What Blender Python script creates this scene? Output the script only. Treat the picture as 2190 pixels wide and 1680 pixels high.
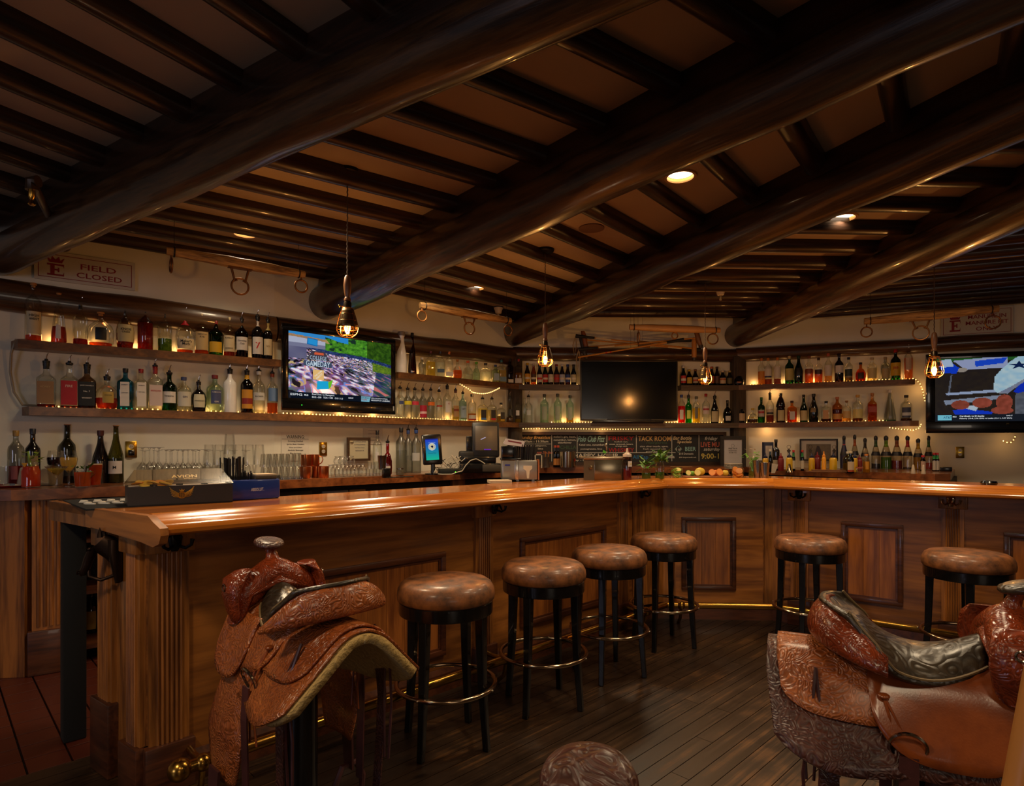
import bpy, bmesh, math, random
from math import sin, cos, pi, radians, atan2, sqrt, hypot
from mathutils import Vector, Matrix
random.seed(7)
for o in list(bpy.data.objects): bpy.data.objects.remove(o)
S = bpy.context.scene
C = S.collection
# ---------------------------------------------------------------- camera, world, light, exposure
F = 1300.0; CX = 1095.0; HY = 950.0; EYE = 1.35
cam = bpy.data.cameras.new('camera'); camo = bpy.data.objects.new('camera', cam); C.objects.link(camo)
camo.location = (0, 0, EYE); camo.rotation_euler = (radians(90), 0, 0)
cam.sensor_width = 36; cam.lens = 36*F/2190; cam.shift_y = (HY-840)/2190; cam.clip_start = .02
S.camera = camo
w = bpy.data.worlds.new('world'); S.world = w; w.use_nodes = True
w.node_tree.nodes['Background'].inputs[0].default_value = (.45, .5, .6, 1)
w.node_tree.nodes['Background'].inputs[1].default_value = .05
S.view_settings.view_transform = 'Standard'; S.view_settings.look = 'None'
S.view_settings.exposure = -0.2; S.view_settings.gamma = 1; S.view_settings.use_curve_mapping = False
try: S.cycles.transparent_max_bounces = 24
except Exception: pass
WARM = (1, .76, .48); AMB = (1, .50, .16)
def lamp(name, kind, loc, power, col, **kw):
    l = bpy.data.lights.new(name, kind); l.energy = power; l.color = col
    for k, v in kw.items():
        if k not in ('rot', 'aim'): setattr(l, k, v)
    o = bpy.data.objects.new(name, l); C.objects.link(o); o.location = loc
    if 'aim' in kw: o.rotation_euler = (Vector(kw['aim'])-Vector(loc)).to_track_quat('-Z', 'Y').to_euler()
    return o
# daylight through the windows in the wall behind the camera
lamp('window_daylight', 'AREA', (-3.6, -2.6, 1.6), 26, (.72, .74, 1), shape='RECTANGLE', size=1.5, size_y=1.3, aim=(0, 3.5, 1.0))
lamp('window_daylight', 'AREA', (2.6, -4.4, 1.6), 30, (.95, .78, .62), shape='RECTANGLE', size=2.2, size_y=1.3, aim=(1.5, 4, 1.1))
# off-view downlights, plus warm fill spots added without fixtures (the two cans in view carry their own, below)
for (x, y, p) in ((-1.5, .6, 46), (.4, -.3, 16), (2.3, 0, 14), (2.4, 2.6, 24), (1.2, 2.4, 26), (-1.3, 3.3, 44), (-.7, 4.6, 44), (1.2, 5.5, 32), (3.4, 4.9, 24)):
    lamp('downlight_fill', 'SPOT', (x, y, 2.70), p*2.2, WARM, spot_size=radians(140), spot_blend=.6, shadow_soft_size=.14)

# ---------------------------------------------------------------- colour and materials
def lin(c):
    r = [((v/255+.055)/1.055)**2.4 if v/255 > .04045 else v/255/12.92 for v in c[:3]]
    return (r[0], r[1], r[2], 1)
MATS = {}
def mat(key, fn):
    if key not in MATS:
        m = bpy.data.materials.new(key); m.use_nodes = True; MATS[key] = m
        fn(m, m.node_tree.nodes, m.node_tree.links, m.node_tree.nodes['Principled BSDF'])
    return MATS[key]
def P(c, rough=.5, metal=0, coat=0, noise=0, bump=0, scale=30):
    key = 'plain_%s_%s_%s_%s_%s_%s' % ('_'.join(str(int(v)) for v in c), rough, metal, coat, noise, bump)
    def fn(m, N, L, b):
        b.inputs['Base Color'].default_value = lin(c); b.inputs['Roughness'].default_value = rough
        b.inputs['Metallic'].default_value = metal; b.inputs['Coat Weight'].default_value = coat
        t = N.new('ShaderNodeTexCoord'); n = N.new('ShaderNodeTexNoise'); n.inputs['Scale'].default_value = scale
        n.inputs['Detail'].default_value = 4
        L.new(t.outputs['Object'], n.inputs['Vector'])
        h = N.new('ShaderNodeHueSaturation'); h.inputs['Color'].default_value = lin(c)
        r = N.new('ShaderNodeMapRange'); r.inputs[3].default_value = 1-(noise or .06); r.inputs[4].default_value = 1+(noise or .06)
        L.new(n.outputs['Fac'], r.inputs[0]); L.new(r.outputs[0], h.inputs['Value']); L.new(h.outputs[0], b.inputs['Base Color'])
        if bump:
            bp = N.new('ShaderNodeBump'); bp.inputs['Strength'].default_value = bump; bp.inputs['Distance'].default_value = .01
            L.new(n.outputs['Fac'], bp.inputs['Height']); L.new(bp.outputs[0], b.inputs['Normal'])
    return mat(key, fn)
def wood(name, c1, c2, rough=.4, axis=0, scale=14, coat=0, bump=.15, stretch=12, space='Object'):
    def fn(m, N, L, b):
        t = N.new('ShaderNodeTexCoord'); mp = N.new('ShaderNodeMapping')
        oi = N.new('ShaderNodeObjectInfo'); va = N.new('ShaderNodeVectorMath'); va.operation = 'MULTIPLY_ADD'
        va.inputs[1].default_value = (7, 5, 9)
        cb = N.new('ShaderNodeCombineXYZ')
        for i in range(3): L.new(oi.outputs['Random'], cb.inputs[i])
        L.new(cb.outputs[0], va.inputs[0]); L.new(t.outputs[space], va.inputs[2]); L.new(va.outputs[0], mp.inputs[0])
        s = [scale]*3; s[axis] = scale/stretch; mp.inputs['Scale'].default_value = s
        n = N.new('ShaderNodeTexNoise'); n.inputs['Scale'].default_value = 1; n.inputs['Detail'].default_value = 6
        n.inputs['Roughness'].default_value = .62; n.inputs['Distortion'].default_value = .6
        L.new(mp.outputs[0], n.inputs['Vector'])
        wv = N.new('ShaderNodeTexNoise'); wv.inputs['Scale'].default_value = 5; wv.inputs['Detail'].default_value = 3
        L.new(mp.outputs[0], wv.inputs['Vector'])
        mx = N.new('ShaderNodeMath'); mx.operation = 'MULTIPLY_ADD'; mx.inputs[1].default_value = .45
        L.new(wv.outputs['Fac'], mx.inputs[0]); L.new(n.outputs['Fac'], mx.inputs[2])
        r = N.new('ShaderNodeValToRGB'); r.color_ramp.elements[0].position = .57; r.color_ramp.elements[1].position = .88
        r.color_ramp.elements[0].color = lin(c2); r.color_ramp.elements[1].color = lin(c1)
        L.new(mx.outputs[0], r.inputs[0])
        h = N.new('ShaderNodeHueSaturation'); mr = N.new('ShaderNodeMapRange')
        mr.inputs[3].default_value = .82; mr.inputs[4].default_value = 1.15
        L.new(oi.outputs['Random'], mr.inputs[0]); L.new(mr.outputs[0], h.inputs['Value']); L.new(r.outputs[0], h.inputs['Color'])
        L.new(h.outputs[0], b.inputs['Base Color'])
        b.inputs['Roughness'].default_value = rough; b.inputs['Coat Weight'].default_value = coat; b.inputs['Coat Roughness'].default_value = .07
        bp = N.new('ShaderNodeBump'); bp.inputs['Strength'].default_value = bump; bp.inputs['Distance'].default_value = .004
        L.new(mx.outputs[0], bp.inputs['Height']); L.new(bp.outputs[0], b.inputs['Normal'])
    return mat(name, fn)
def glass(c=(246, 249, 246), dark=.5, rough=.03):
    key = 'glass_%s_%s_%s' % ('_'.join(map(str, c)), dark, rough)
    def fn(m, N, L, b):
        N.remove(b); out = N['Material Output']
        lw = N.new('ShaderNodeLayerWeight'); lw.inputs[0].default_value = .35
        pw = N.new('ShaderNodeMath'); pw.operation = 'POWER'; pw.inputs[1].default_value = 3.5
        L.new(lw.outputs['Facing'], pw.inputs[0])
        mc = N.new('ShaderNodeMix'); mc.data_type = 'RGBA'
        a = lin(c); mc.inputs[6].default_value = a; mc.inputs[7].default_value = (a[0]*dark, a[1]*dark, a[2]*dark, 1)
        L.new(pw.outputs[0], mc.inputs[0])
        tr = N.new('ShaderNodeBsdfTransparent'); L.new(mc.outputs[2], tr.inputs[0])
        gl = N.new('ShaderNodeBsdfGlossy'); gl.inputs['Roughness'].default_value = rough
        fr = N.new('ShaderNodeFresnel'); fr.inputs[0].default_value = 1.5
        ad = N.new('ShaderNodeMath'); ad.operation = 'MULTIPLY_ADD'; ad.inputs[1].default_value = 1.0; ad.inputs[2].default_value = .04
        L.new(fr.outputs[0], ad.inputs[0])
        mx = N.new('ShaderNodeMixShader'); mn = N.new('ShaderNodeMath'); mn.operation = 'MINIMUM'; mn.inputs[1].default_value = .42; L.new(ad.outputs[0], mn.inputs[0]); L.new(mn.outputs[0], mx.inputs[0]); L.new(tr.outputs[0], mx.inputs[1]); L.new(gl.outputs[0], mx.inputs[2])
        L.new(mx.outputs[0], out.inputs[0])
    return mat(key, fn)
def liquid(c, dens=.45):
    c = tuple(min(255, int(v*1.15+12)) for v in c); dens *= .75
    key = 'liquid_%s_%s' % ('_'.join(map(str, c)), dens)
    def fn(m, N, L, b):
        N.remove(b); out = N['Material Output']; a = lin(c)
        tr = N.new('ShaderNodeBsdfTransparent'); tr.inputs[0].default_value = tuple(v**.55 for v in a[:3])+(1,)
        df = N.new('ShaderNodeBsdfTranslucent'); df.inputs[0].default_value = a
        d2 = N.new('ShaderNodeBsdfDiffuse'); d2.inputs[0].default_value = a
        m1 = N.new('ShaderNodeMixShader'); L.new(df.outputs[0], m1.inputs[1]); L.new(d2.outputs[0], m1.inputs[2])
        m2 = N.new('ShaderNodeMixShader'); m2.inputs[0].default_value = dens
        L.new(tr.outputs[0], m2.inputs[1]); L.new(m1.outputs[0], m2.inputs[2]); L.new(m2.outputs[0], out.inputs[0])
    return mat(key, fn)
def emit(c, s):
    key = 'glow_%s_%s' % ('_'.join(map(str, c)), s)
    def fn(m, N, L, b):
        N.remove(b); e = N.new('ShaderNodeEmission'); e.inputs[0].default_value = lin(c); e.inputs[1].default_value = s
        L.new(e.outputs[0], N['Material Output'].inputs[0])
    return mat(key, fn)
def leather(name, c1, c2, tool=0, rough=.32, tscale=26, mott=6):
    def fn(m, N, L, b):
        t = N.new('ShaderNodeTexCoord'); n = N.new('ShaderNodeTexNoise'); n.inputs['Scale'].default_value = mott; n.inputs['Detail'].default_value = 6
        n.inputs['Roughness'].default_value = .65
        L.new(t.outputs['Object'], n.inputs['Vector'])
        r = N.new('ShaderNodeValToRGB'); r.color_ramp.elements[0].position = .36; r.color_ramp.elements[1].position = .64
        r.color_ramp.elements[0].color = lin(c2); r.color_ramp.elements[1].color = lin(c1); L.new(n.outputs['Fac'], r.inputs[0])
        f = N.new('ShaderNodeTexNoise'); f.inputs['Scale'].default_value = 220; L.new(t.outputs['Object'], f.inputs['Vector'])
        bp = N.new('ShaderNodeBump'); bp.inputs['Strength'].default_value = .12; bp.inputs['Distance'].default_value = .002; L.new(f.outputs['Fac'], bp.inputs['Height'])
        last = bp; col = r.outputs[0]
        if tool:   # carved scrolls and flowers pressed into the hide
            ns = N.new('ShaderNodeTexNoise'); ns.inputs['Scale'].default_value = tscale*.35; ns.inputs['Detail'].default_value = 1
            L.new(t.outputs['Object'], ns.inputs['Vector'])
            va = N.new('ShaderNodeVectorMath'); va.operation = 'MULTIPLY_ADD'; va.inputs[1].default_value = (.12, .12, .12)
            L.new(ns.outputs['Color'], va.inputs[0]); L.new(t.outputs['Object'], va.inputs[2])
            v = N.new('ShaderNodeTexVoronoi'); v.inputs['Scale'].default_value = tscale; v.feature = 'F1'; L.new(va.outputs[0], v.inputs['Vector'])
            sn = N.new('ShaderNodeMath'); sn.operation = 'SINE'; ml = N.new('ShaderNodeMath'); ml.operation = 'MULTIPLY'; ml.inputs[1].default_value = 15
            L.new(v.outputs['Distance'], ml.inputs[0]); L.new(ml.outputs[0], sn.inputs[0])
            b2 = N.new('ShaderNodeBump'); b2.inputs['Strength'].default_value = tool; b2.inputs['Distance'].default_value = .006
            L.new(sn.outputs[0], b2.inputs['Height']); L.new(bp.outputs[0], b2.inputs['Normal']); last = b2
            mr = N.new('ShaderNodeMapRange'); mr.inputs[1].default_value = -1; mr.inputs[2].default_value = -.2; mr.inputs[3].default_value = .62; mr.inputs[4].default_value = 1
            L.new(sn.outputs[0], mr.inputs[0]); hs = N.new('ShaderNodeHueSaturation'); L.new(col, hs.inputs['Color']); L.new(mr.outputs[0], hs.inputs['Value']); col = hs.outputs[0]
        L.new(col, b.inputs['Base Color']); L.new(last.outputs[0], b.inputs['Normal'])
        b.inputs['Roughness'].default_value = rough; b.inputs['Coat Weight'].default_value = .25; b.inputs['Coat Roughness'].default_value = .2
    return mat(name, fn)

# ---------------------------------------------------------------- mesh builder
class MB:
    def __init__(s): s.v = []; s.f = []
    def add(s, vs, fs):
        k = len(s.v); s.v += [tuple(v) for v in vs]; s.f += [tuple(i+k for i in f) for f in fs]; return s
    def box(s, a, b, bev=0):
        (x0, y0, z0), (x1, y1, z1) = a, b
        if bev <= 0:
            return s.add([(x0,y0,z0),(x1,y0,z0),(x1,y1,z0),(x0,y1,z0),(x0,y0,z1),(x1,y0,z1),(x1,y1,z1),(x0,y1,z1)],
                [(0,3,2,1),(4,5,6,7),(0,1,5,4),(1,2,6,5),(2,3,7,6),(3,0,4,7)])
        bm = bmesh.new(); bmesh.ops.create_cube(bm, size=1)
        for v in bm.verts: v.co = ((x0+x1)/2+v.co.x*(x1-x0), (y0+y1)/2+v.co.y*(y1-y0), (z0+z1)/2+v.co.z*(z1-z0))
        bmesh.ops.bevel(bm, geom=bm.edges[:]+bm.verts[:], offset=bev, segments=2, affect='EDGES', profile=.5)
        bm.verts.index_update(); s.add([v.co[:] for v in bm.verts], [[v.index for v in f.verts] for f in bm.faces]); bm.free(); return s
    def prism(s, poly, z0, z1):      # poly in plan, counter-clockwise
        n = len(poly); vs = [(x, y, z0) for x, y in poly]+[(x, y, z1) for x, y in poly]
        return s.add(vs, [tuple(range(n))[::-1], tuple(range(n, 2*n))]+[(i, (i+1) % n, n+(i+1) % n, n+i) for i in range(n)])
    def plate(s, poly, y0, y1):      # poly in x-z, thickness along y
        n = len(poly); vs = [(x, y0, z) for x, z in poly]+[(x, y1, z) for x, z in poly]
        return s.add(vs, [tuple(range(n)), tuple(range(n, 2*n))[::-1]]+[(i, n+i, n+(i+1) % n, (i+1) % n) for i in range(n)])
    def lathe(s, prof, seg=24, c=(0, 0, 0), sq=0, sx=1, sy=1, caps=3):
        vs = []; m = len(prof)
        for r, z in prof:
            for i in range(seg):
                a = 2*pi*i/seg; k = sqf(a, sq); vs.append((c[0]+r*k*cos(a)*sx, c[1]+r*k*sin(a)*sy, c[2]+z))
        fs = [(j*seg+i, j*seg+(i+1) % seg, (j+1)*seg+(i+1) % seg, (j+1)*seg+i) for j in range(m-1) for i in range(seg)]
        if prof[0][0] > 1e-5 and caps & 1: fs.append(tuple(range(seg))[::-1])
        if prof[-1][0] > 1e-5 and caps & 2: fs.append(tuple((m-1)*seg+i for i in range(seg)))
        return s.add(vs, fs)
    def tube(s, pts, r, seg=8, cap=True, closed=False):
        pts = [Vector(p) for p in pts]; n = len(pts); rs = r if isinstance(r, (list, tuple)) else [r]*n
        t0 = (pts[1]-pts[0]).normalized(); up = Vector((0, 0, 1)) if abs(t0.z) < .9 else Vector((1, 0, 0))
        u = t0.cross(up).normalized(); vs = []
        for i, p in enumerate(pts):
            t = (pts[(i+1) % n]-pts[i-1]) if closed else (pts[min(i+1, n-1)]-pts[max(i-1, 0)])
            t.normalize(); u = (u-t*u.dot(t)).normalized(); v = t.cross(u)
            for k in range(seg):
                a = 2*pi*k/seg; vs.append(p+(u*cos(a)+v*sin(a))*rs[i])
        fs = [(j*seg+k, j*seg+(k+1) % seg, (j+1)*seg+(k+1) % seg, (j+1)*seg+k) for j in range(n-1) for k in range(seg)]
        if closed: fs += [((n-1)*seg+k, (n-1)*seg+(k+1) % seg, (k+1) % seg, k) for k in range(seg)]
        elif cap: fs += [tuple(range(seg))[::-1], tuple((n-1)*seg+k for k in range(seg))]
        return s.add(vs, fs)
    def ring(s, c, R, r, ax='z', n=28, seg=8, a0=0, a1=2*pi):
        full = abs(a1-a0-2*pi) < 1e-6; pts = []
        for i in range(n if full else n+1):
            a = a0+(a1-a0)*i/n; x, y = R*cos(a), R*sin(a)
            pts.append({'z': (c[0]+x, c[1]+y, c[2]), 'y': (c[0]+x, c[1], c[2]+y), 'x': (c[0], c[1]+x, c[2]+y)}[ax])
        return s.tube(pts, r, seg, closed=full)
    def loft(s, secs, seg=16):       # secs: (centre, right, up) ellipses
        vs = []
        for c, a, b in secs:
            c, a, b = Vector(c), Vector(a), Vector(b)
            for k in range(seg): t = 2*pi*k/seg; vs.append(c+a*cos(t)+b*sin(t))
        m = len(secs)
        fs = [(j*seg+k, j*seg+(k+1) % seg, (j+1)*seg+(k+1) % seg, (j+1)*seg+k) for j in range(m-1) for k in range(seg)]
        fs += [tuple(range(seg))[::-1], tuple((m-1)*seg+k for k in range(seg))]
        return s.add(vs, fs)
    def grid(s, fn, nu, nv):
        vs = [fn(i/(nu-1), j/(nv-1)) for i in range(nu) for j in range(nv)]
        return s.add(vs, [(i*nv+j, i*nv+j+1, (i+1)*nv+j+1, (i+1)*nv+j) for i in range(nu-1) for j in range(nv-1)])
    def ball(s, c, r, sx=1, sy=1, sz=1, seg=12, rings=8):
        return s.lathe([(r*sin(pi*i/rings)+1e-6, -r*cos(pi*i/rings)*sz) for i in range(rings+1)], seg, c, 0, sx, sy)
    def sweep(s, line, prof, v0=None, v1=None):   # mitred run of a profile [(offset into wall, z)] along a plan line
        n = len(line); vs = []
        nor = []
        for i in range(n-1):
            dx, dy = line[i+1][0]-line[i][0], line[i+1][1]-line[i][1]; l = hypot(dx, dy); nor.append((-dy/l, dx/l))
        for i in range(n):
            if i == 0: m = v0 or nor[0]
            elif i == n-1: m = v1 or nor[-1]
            else:
                a, b = nor[i-1], nor[i]; k = 1+a[0]*b[0]+a[1]*b[1]; m = ((a[0]+b[0])/k, (a[1]+b[1])/k)
            for o, z in prof: vs.append((line[i][0]+m[0]*o, line[i][1]+m[1]*o, z))
        q = len(prof)
        fs = [(i*q+j, i*q+(j+1) % q, (i+1)*q+(j+1) % q, (i+1)*q+j) for i in range(n-1) for j in range(q)]
        fs += [tuple(range(q))[::-1], tuple((n-1)*q+j for j in range(q))]
        return s.add(vs, fs)
    def mesh(s, name, smooth=True, ang=38):
        me = bpy.data.meshes.new(name); me.from_pydata(s.v, [], s.f); me.validate()
        bm = bmesh.new(); bm.from_mesh(me); bmesh.ops.recalc_face_normals(bm, faces=bm.faces); bm.to_mesh(me); bm.free()
        if smooth:
            me.polygons.foreach_set('use_smooth', [True]*len(me.polygons)); me.set_sharp_from_angle(angle=radians(ang))
        return me
def sqf(a, sq):
    if not sq: return 1
    p = 2+sq*8; return 1/((abs(cos(a))**p+abs(sin(a))**p)**(1/p))
def link(name, me, m=None, parent=None, loc=None, rz=None):
    o = bpy.data.objects.new(name, me); C.objects.link(o)
    if m is not None and me is not None and hasattr(me, 'materials') and not me.materials: me.materials.append(m)
    if parent: o.parent = parent
    if loc: o.location = loc
    if rz is not None: o.rotation_euler = (0, 0, rz)
    return o
def obj(name, mb, m, parent=None, loc=None, rz=None, smooth=True, label=None, ang=38):
    o = link(name, mb.mesh(name, smooth, ang), m, parent, loc, rz)
    if label: o['label'] = label
    return o
USED = {}
def tag(o, label, cat, group=None):
    if label in USED: print('DUP LABEL', label)
    USED[label] = 1
    o['label'] = label; o['category'] = cat
    if group: o['group'] = group
    return o
def thing(name, label, cat, loc=(0, 0, 0), rz=0, group=None):
    return tag(link(name, None, None, None, loc, rz), label, cat, group)
def struct(o): o['kind'] = 'structure'; return o
FONTC = {}
def text(s, m, parent, loc, h=None, wd=None, bend=0, rot=0, name='lettering', align='C', italic=0):
    key = s
    if key not in FONTC:
        cu = bpy.data.curves.new('t', 'FONT'); cu.body = s; cu.resolution_u = 2; cu.offset = .012
        ob = bpy.data.objects.new('t', cu); me = bpy.data.meshes.new_from_object(ob)
        vs = [v.co.copy() for v in me.vertices]; fs = [tuple(p.vertices) for p in me.polygons]
        bpy.data.objects.remove(ob); bpy.data.meshes.remove(me)
        FONTC[key] = (vs, fs)
    vs, fs = FONTC[key]
    if not vs: return None
    x0 = min(v.x for v in vs); x1 = max(v.x for v in vs); y0 = min(v.y for v in vs); y1 = max(v.y for v in vs)
    kx = ky = None
    if wd: kx = wd/(x1-x0)
    if h: ky = h/(y1-y0)
    kx = kx or ky; ky = ky or kx
    mb = MB(); out = []
    ox = {'C': (x0+x1)/2, 'L': x0, 'R': x1}[align]
    for v in vs:
        x = (v.x-ox)*kx; z = (v.y-(y0+y1)/2)*ky; x += z*italic
        if rot: x, z = x*cos(rot)-z*sin(rot), x*sin(rot)+z*cos(rot)
        if bend: out.append((bend*sin(x/bend), bend-bend*cos(x/bend), z))
        else: out.append((x, 0, z))
    mb.add(out, fs); me = bpy.data.meshes.new(name); me.from_pydata(mb.v, [], mb.f)
    return link(name, me, m, parent, loc)
# a thing's part as a box in the frame of its parent
def bx(name, a, b, m, parent, bev=0, label=None): return obj(name, MB().box(a, b, bev), m, parent, label=label)

# ---------------------------------------------------------------- plan geometry
class Line:
    def __init__(s, a, b):
        s.a = a; l = hypot(b[0]-a[0], b[1]-a[1]); s.u = ((b[0]-a[0])/l, (b[1]-a[1])/l); s.n = (-s.u[1], s.u[0]); s.len = l
        s.rz = atan2(s.u[1], s.u[0])
    def at(s, t, off=0): return (s.a[0]+s.u[0]*t+s.n[0]*off, s.a[1]+s.u[1]*t+s.n[1]*off)
    def t(s, px, off=0):
        k = (px-CX)/F; ax = s.a[0]+s.n[0]*off; ay = s.a[1]+s.n[1]*off
        return (k*ay-ax)/(s.u[0]-k*s.u[1])
    def hit(s, px, off=0): return s.at(s.t(px, off), off)
def zz(py, D): return EYE-(py-HY)*D/F
def isect(l1, o1, l2, o2):
    a = l1.at(0, o1); b = l2.at(0, o2); d = l1.u[0]*l2.u[1]-l1.u[1]*l2.u[0]
    t = ((b[0]-a[0])*l2.u[1]-(b[1]-a[1])*l2.u[0])/d; return (a[0]+l1.u[0]*t, a[1]+l1.u[1]*t)
K0 = (-3.149, 3.84); K1 = (-1.824, 4.80); K2 = (.078, 6.75); K3 = (2.556, 6.85); K4 = (4.11, 6.20)
L1, L2, L3, L4 = Line(K0, K1), Line(K1, K2), Line(K2, K3), Line(K3, K4)   # front edges of the shelves
SD = .15                                                                   # shelf depth: walls stand that far behind
W = [L1.at(-1.15, SD), isect(L1, SD, L2, SD), isect(L2, SD, L3, SD), isect(L3, SD, L4, SD), L4.at(3.1, SD)]
CEN = (2.8, .2)
CEIL = 2.80
# ---------------------------------------------------------------- room shell
plaster = P((222, 219, 202), .75, noise=.05, bump=.05, scale=6)
ceilm = P((170, 148, 122), .8, noise=.07, scale=3)
dark = wood('dark_stained_log', (84, 54, 26), (40, 24, 12), .34, 0, 18, .35, .5)
dark2 = wood('dark_stained_joist', (56, 30, 14), (26, 14, 7), .36, 0, 18, .25, .4)
weath = wood('weathered_dark_post', (74, 58, 42), (34, 24, 17), .7, 2, 22, 0, .6)
backpts = [(7.6, 4.2), (8.4, .5), (7.0, -3.4), (3.4, -5.4), (-.6, -5.4), (-3.8, -3.6), (-5.2, -.4), (-4.9, 2.2)]
poly = W+backpts
names = ['wall_left', 'wall_left', 'wall_centre', 'wall_right']
def wallseg(name, a, b, hole=None):
    l = Line(a, b); th = .12; mb = MB()
    def piece(t0, t1, z0, z1):
        p = [l.at(t0), l.at(t1), l.at(t1, th), l.at(t0, th)]; mb.prism(p, z0, z1)
    if hole:
        c, hw, z0, z1 = hole; c = l.len*c
        piece(0, c-hw, 0, 3); piece(c+hw, l.len, 0, 3); piece(c-hw, c+hw, 0, z0); piece(c-hw, c+hw, z1, 3)
    else: piece(0, l.len, 0, 3)
    struct(obj(name, mb, plaster, smooth=False)); return l
wl = []
for i in range(4): wl.append(wallseg(names[i], poly[i], poly[i+1]))
bk = ['wall_right', 'wall_right', 'wall_right', 'wall_back', 'wall_back', 'wall_back', 'wall_back', 'wall_left', 'wall_left']
rest = poly[4:]+[poly[0]]
for i in range(len(rest)-1):
    hole = (.5, 1.1, 1.0, 2.2) if i in (3, 5) else None
    l = wallseg(bk[i], rest[i], rest[i+1], hole)
    if hole:
        wn = struct(link('window_%d' % (1 if i == 3 else 2), None))
        c = l.len/2; cx, cy = l.at(c, .06); wn.location = (cx, cy, 0); wn.rotation_euler = (0, 0, l.rz)
        fr = MB(); fr.box((-1.1, -.03, 1.0), (1.1, .03, 1.05)).box((-1.1, -.03, 2.15), (1.1, .03, 2.2)).box((-1.1, -.03, 1.05), (-1.05, .03, 2.15)).box((1.05, -.03, 1.05), (1.1, .03, 2.15)).box((-.02, -.02, 1.05), (.02, .02, 2.15))
        obj('window_frame', fr, dark2, wn, smooth=False)
        obj('pane', MB().box((-1.05, -.004, 1.05), (-.02, .004, 2.15)), glass(), wn, smooth=False); obj('pane', MB().box((.02, -.004, 1.05), (1.05, .004, 2.15)), glass(), wn, smooth=False)
def canpos(px, py): D_ = (CEIL-.004-EYE)*F/(HY-py); return ((px-CX)/F*D_, D_)
CANS = [(1455, 378), (1803, 466), (524, 500), (1018, 616)]
bm = bmesh.new()
def loop_(pts):
    vs = [bm.verts.new((x, y, CEIL)) for x, y in pts]
    for i in range(len(vs)): bm.edges.new((vs[i], vs[(i+1) % len(vs)]))
loop_(poly)
for c_ in CANS:
    x, y = canpos(*c_); loop_([(x+.072*cos(2*pi*k/24), y+.072*sin(2*pi*k/24)) for k in range(24)])
bmesh.ops.triangle_fill(bm, use_beauty=True, edges=bm.edges[:])
kill = [f for f in bm.faces if any(hypot(f.calc_center_median().x-canpos(*c_)[0], f.calc_center_median().y-canpos(*c_)[1]) < .0715 for c_ in CANS)]
bmesh.ops.delete(bm, geom=kill, context='FACES')
bm.verts.index_update(); cmb = MB().add([v.co[:] for v in bm.verts], [[v.index for v in f.verts] for f in bm.faces]); bm.free()
cmb.prism(poly[::-1], CEIL+.12, CEIL+.2)
ceil = struct(obj('ceiling', cmb, ceilm, smooth=False))
# floor slab with boards (public side) and quarry tiles (behind the bar)
slab = struct(obj('floor', MB().prism(poly[::-1], -.12, -.022), P((30, 22, 16), .9), smooth=False))

# bar front edge
N0 = (-1.243, 2.169); N1 = (1.156, 4.50); N2 = (1.917, 4.45)
N3 = (N2[0]+.79*2.6, N2[1]-.613*2.6)
nose = [N0, N1, N2, N3]
B1, B2, B3 = Line(N0, N1), Line(N1, N2), Line(N2, N3)
E = (-.81, .586)                                      # direction of the bar's free end
ev = E[0]*B1.n[0]+E[1]*B1.n[1]; EV = (E[0]/ev, E[1]/ev)
floorw = None
def floor_wood():
    def fn(m, N, L, b):
        t = N.new('ShaderNodeTexCoord'); oi = N.new('ShaderNodeObjectInfo')
        mp = N.new('ShaderNodeMapping'); mp.inputs['Scale'].default_value = (1.6, 26, 10); L.new(t.outputs['Object'], mp.inputs[0])
        cb = N.new('ShaderNodeCombineXYZ'); ml = N.new('ShaderNodeMath'); ml.operation = 'MULTIPLY'; ml.inputs[1].default_value = 40
        L.new(oi.outputs['Random'], ml.inputs[0]); L.new(ml.outputs[0], cb.inputs[0]); L.new(cb.outputs[0], mp.inputs['Location'])
        n = N.new('ShaderNodeTexNoise'); n.inputs['Scale'].default_value = 1.5; n.inputs['Detail'].default_value = 7; n.inputs['Roughness'].default_value = .7
        L.new(mp.outputs[0], n.inputs['Vector'])
        g = N.new('ShaderNodeNewGeometry'); wn = N.new('ShaderNodeTexNoise'); wn.inputs['Scale'].default_value = 1.3; wn.inputs['Detail'].default_value = 6; wn.inputs['Roughness'].default_value = .7
        L.new(g.outputs['Position'], wn.inputs['Vector'])
        ad = N.new('ShaderNodeMath'); ad.operation = 'MULTIPLY_ADD'; ad.inputs[1].default_value = 1.3
        L.new(wn.outputs['Fac'], ad.inputs[0]); L.new(n.outputs['Fac'], ad.inputs[2])
        hf = N.new('ShaderNodeMath'); hf.operation = 'MULTIPLY'; hf.inputs[1].default_value = .435; L.new(ad.outputs[0], hf.inputs[0]); ad = hf
        r = N.new('ShaderNodeValToRGB'); e = r.color_ramp.elements
        e[0].position = .40; e[0].color = lin((26, 17, 10)); e[1].position = .66; e[1].color = lin((112, 72, 30)); e.new(.53).color = lin((46, 29, 14))
        L.new(ad.outputs[0], r.inputs[0]); L.new(r.outputs[0], b.inputs['Base Color'])
        rr = N.new('ShaderNodeMapRange'); rr.inputs[1].default_value = .35; rr.inputs[2].default_value = .65; rr.inputs[3].default_value = .28; rr.inputs[4].default_value = .55
        L.new(ad.outputs[0], rr.inputs[0]); L.new(rr.outputs[0], b.inputs['Roughness'])
        bp = N.new('ShaderNodeBump'); bp.inputs['Strength'].default_value = .25; bp.inputs['Distance'].default_value = .003
        L.new(n.outputs['Fac'], bp.inputs['Height']); L.new(bp.outputs[0], b.inputs['Normal'])
    return mat('worn_floor_boards', fn)
fw = floor_wood()
pw = .083
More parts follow.
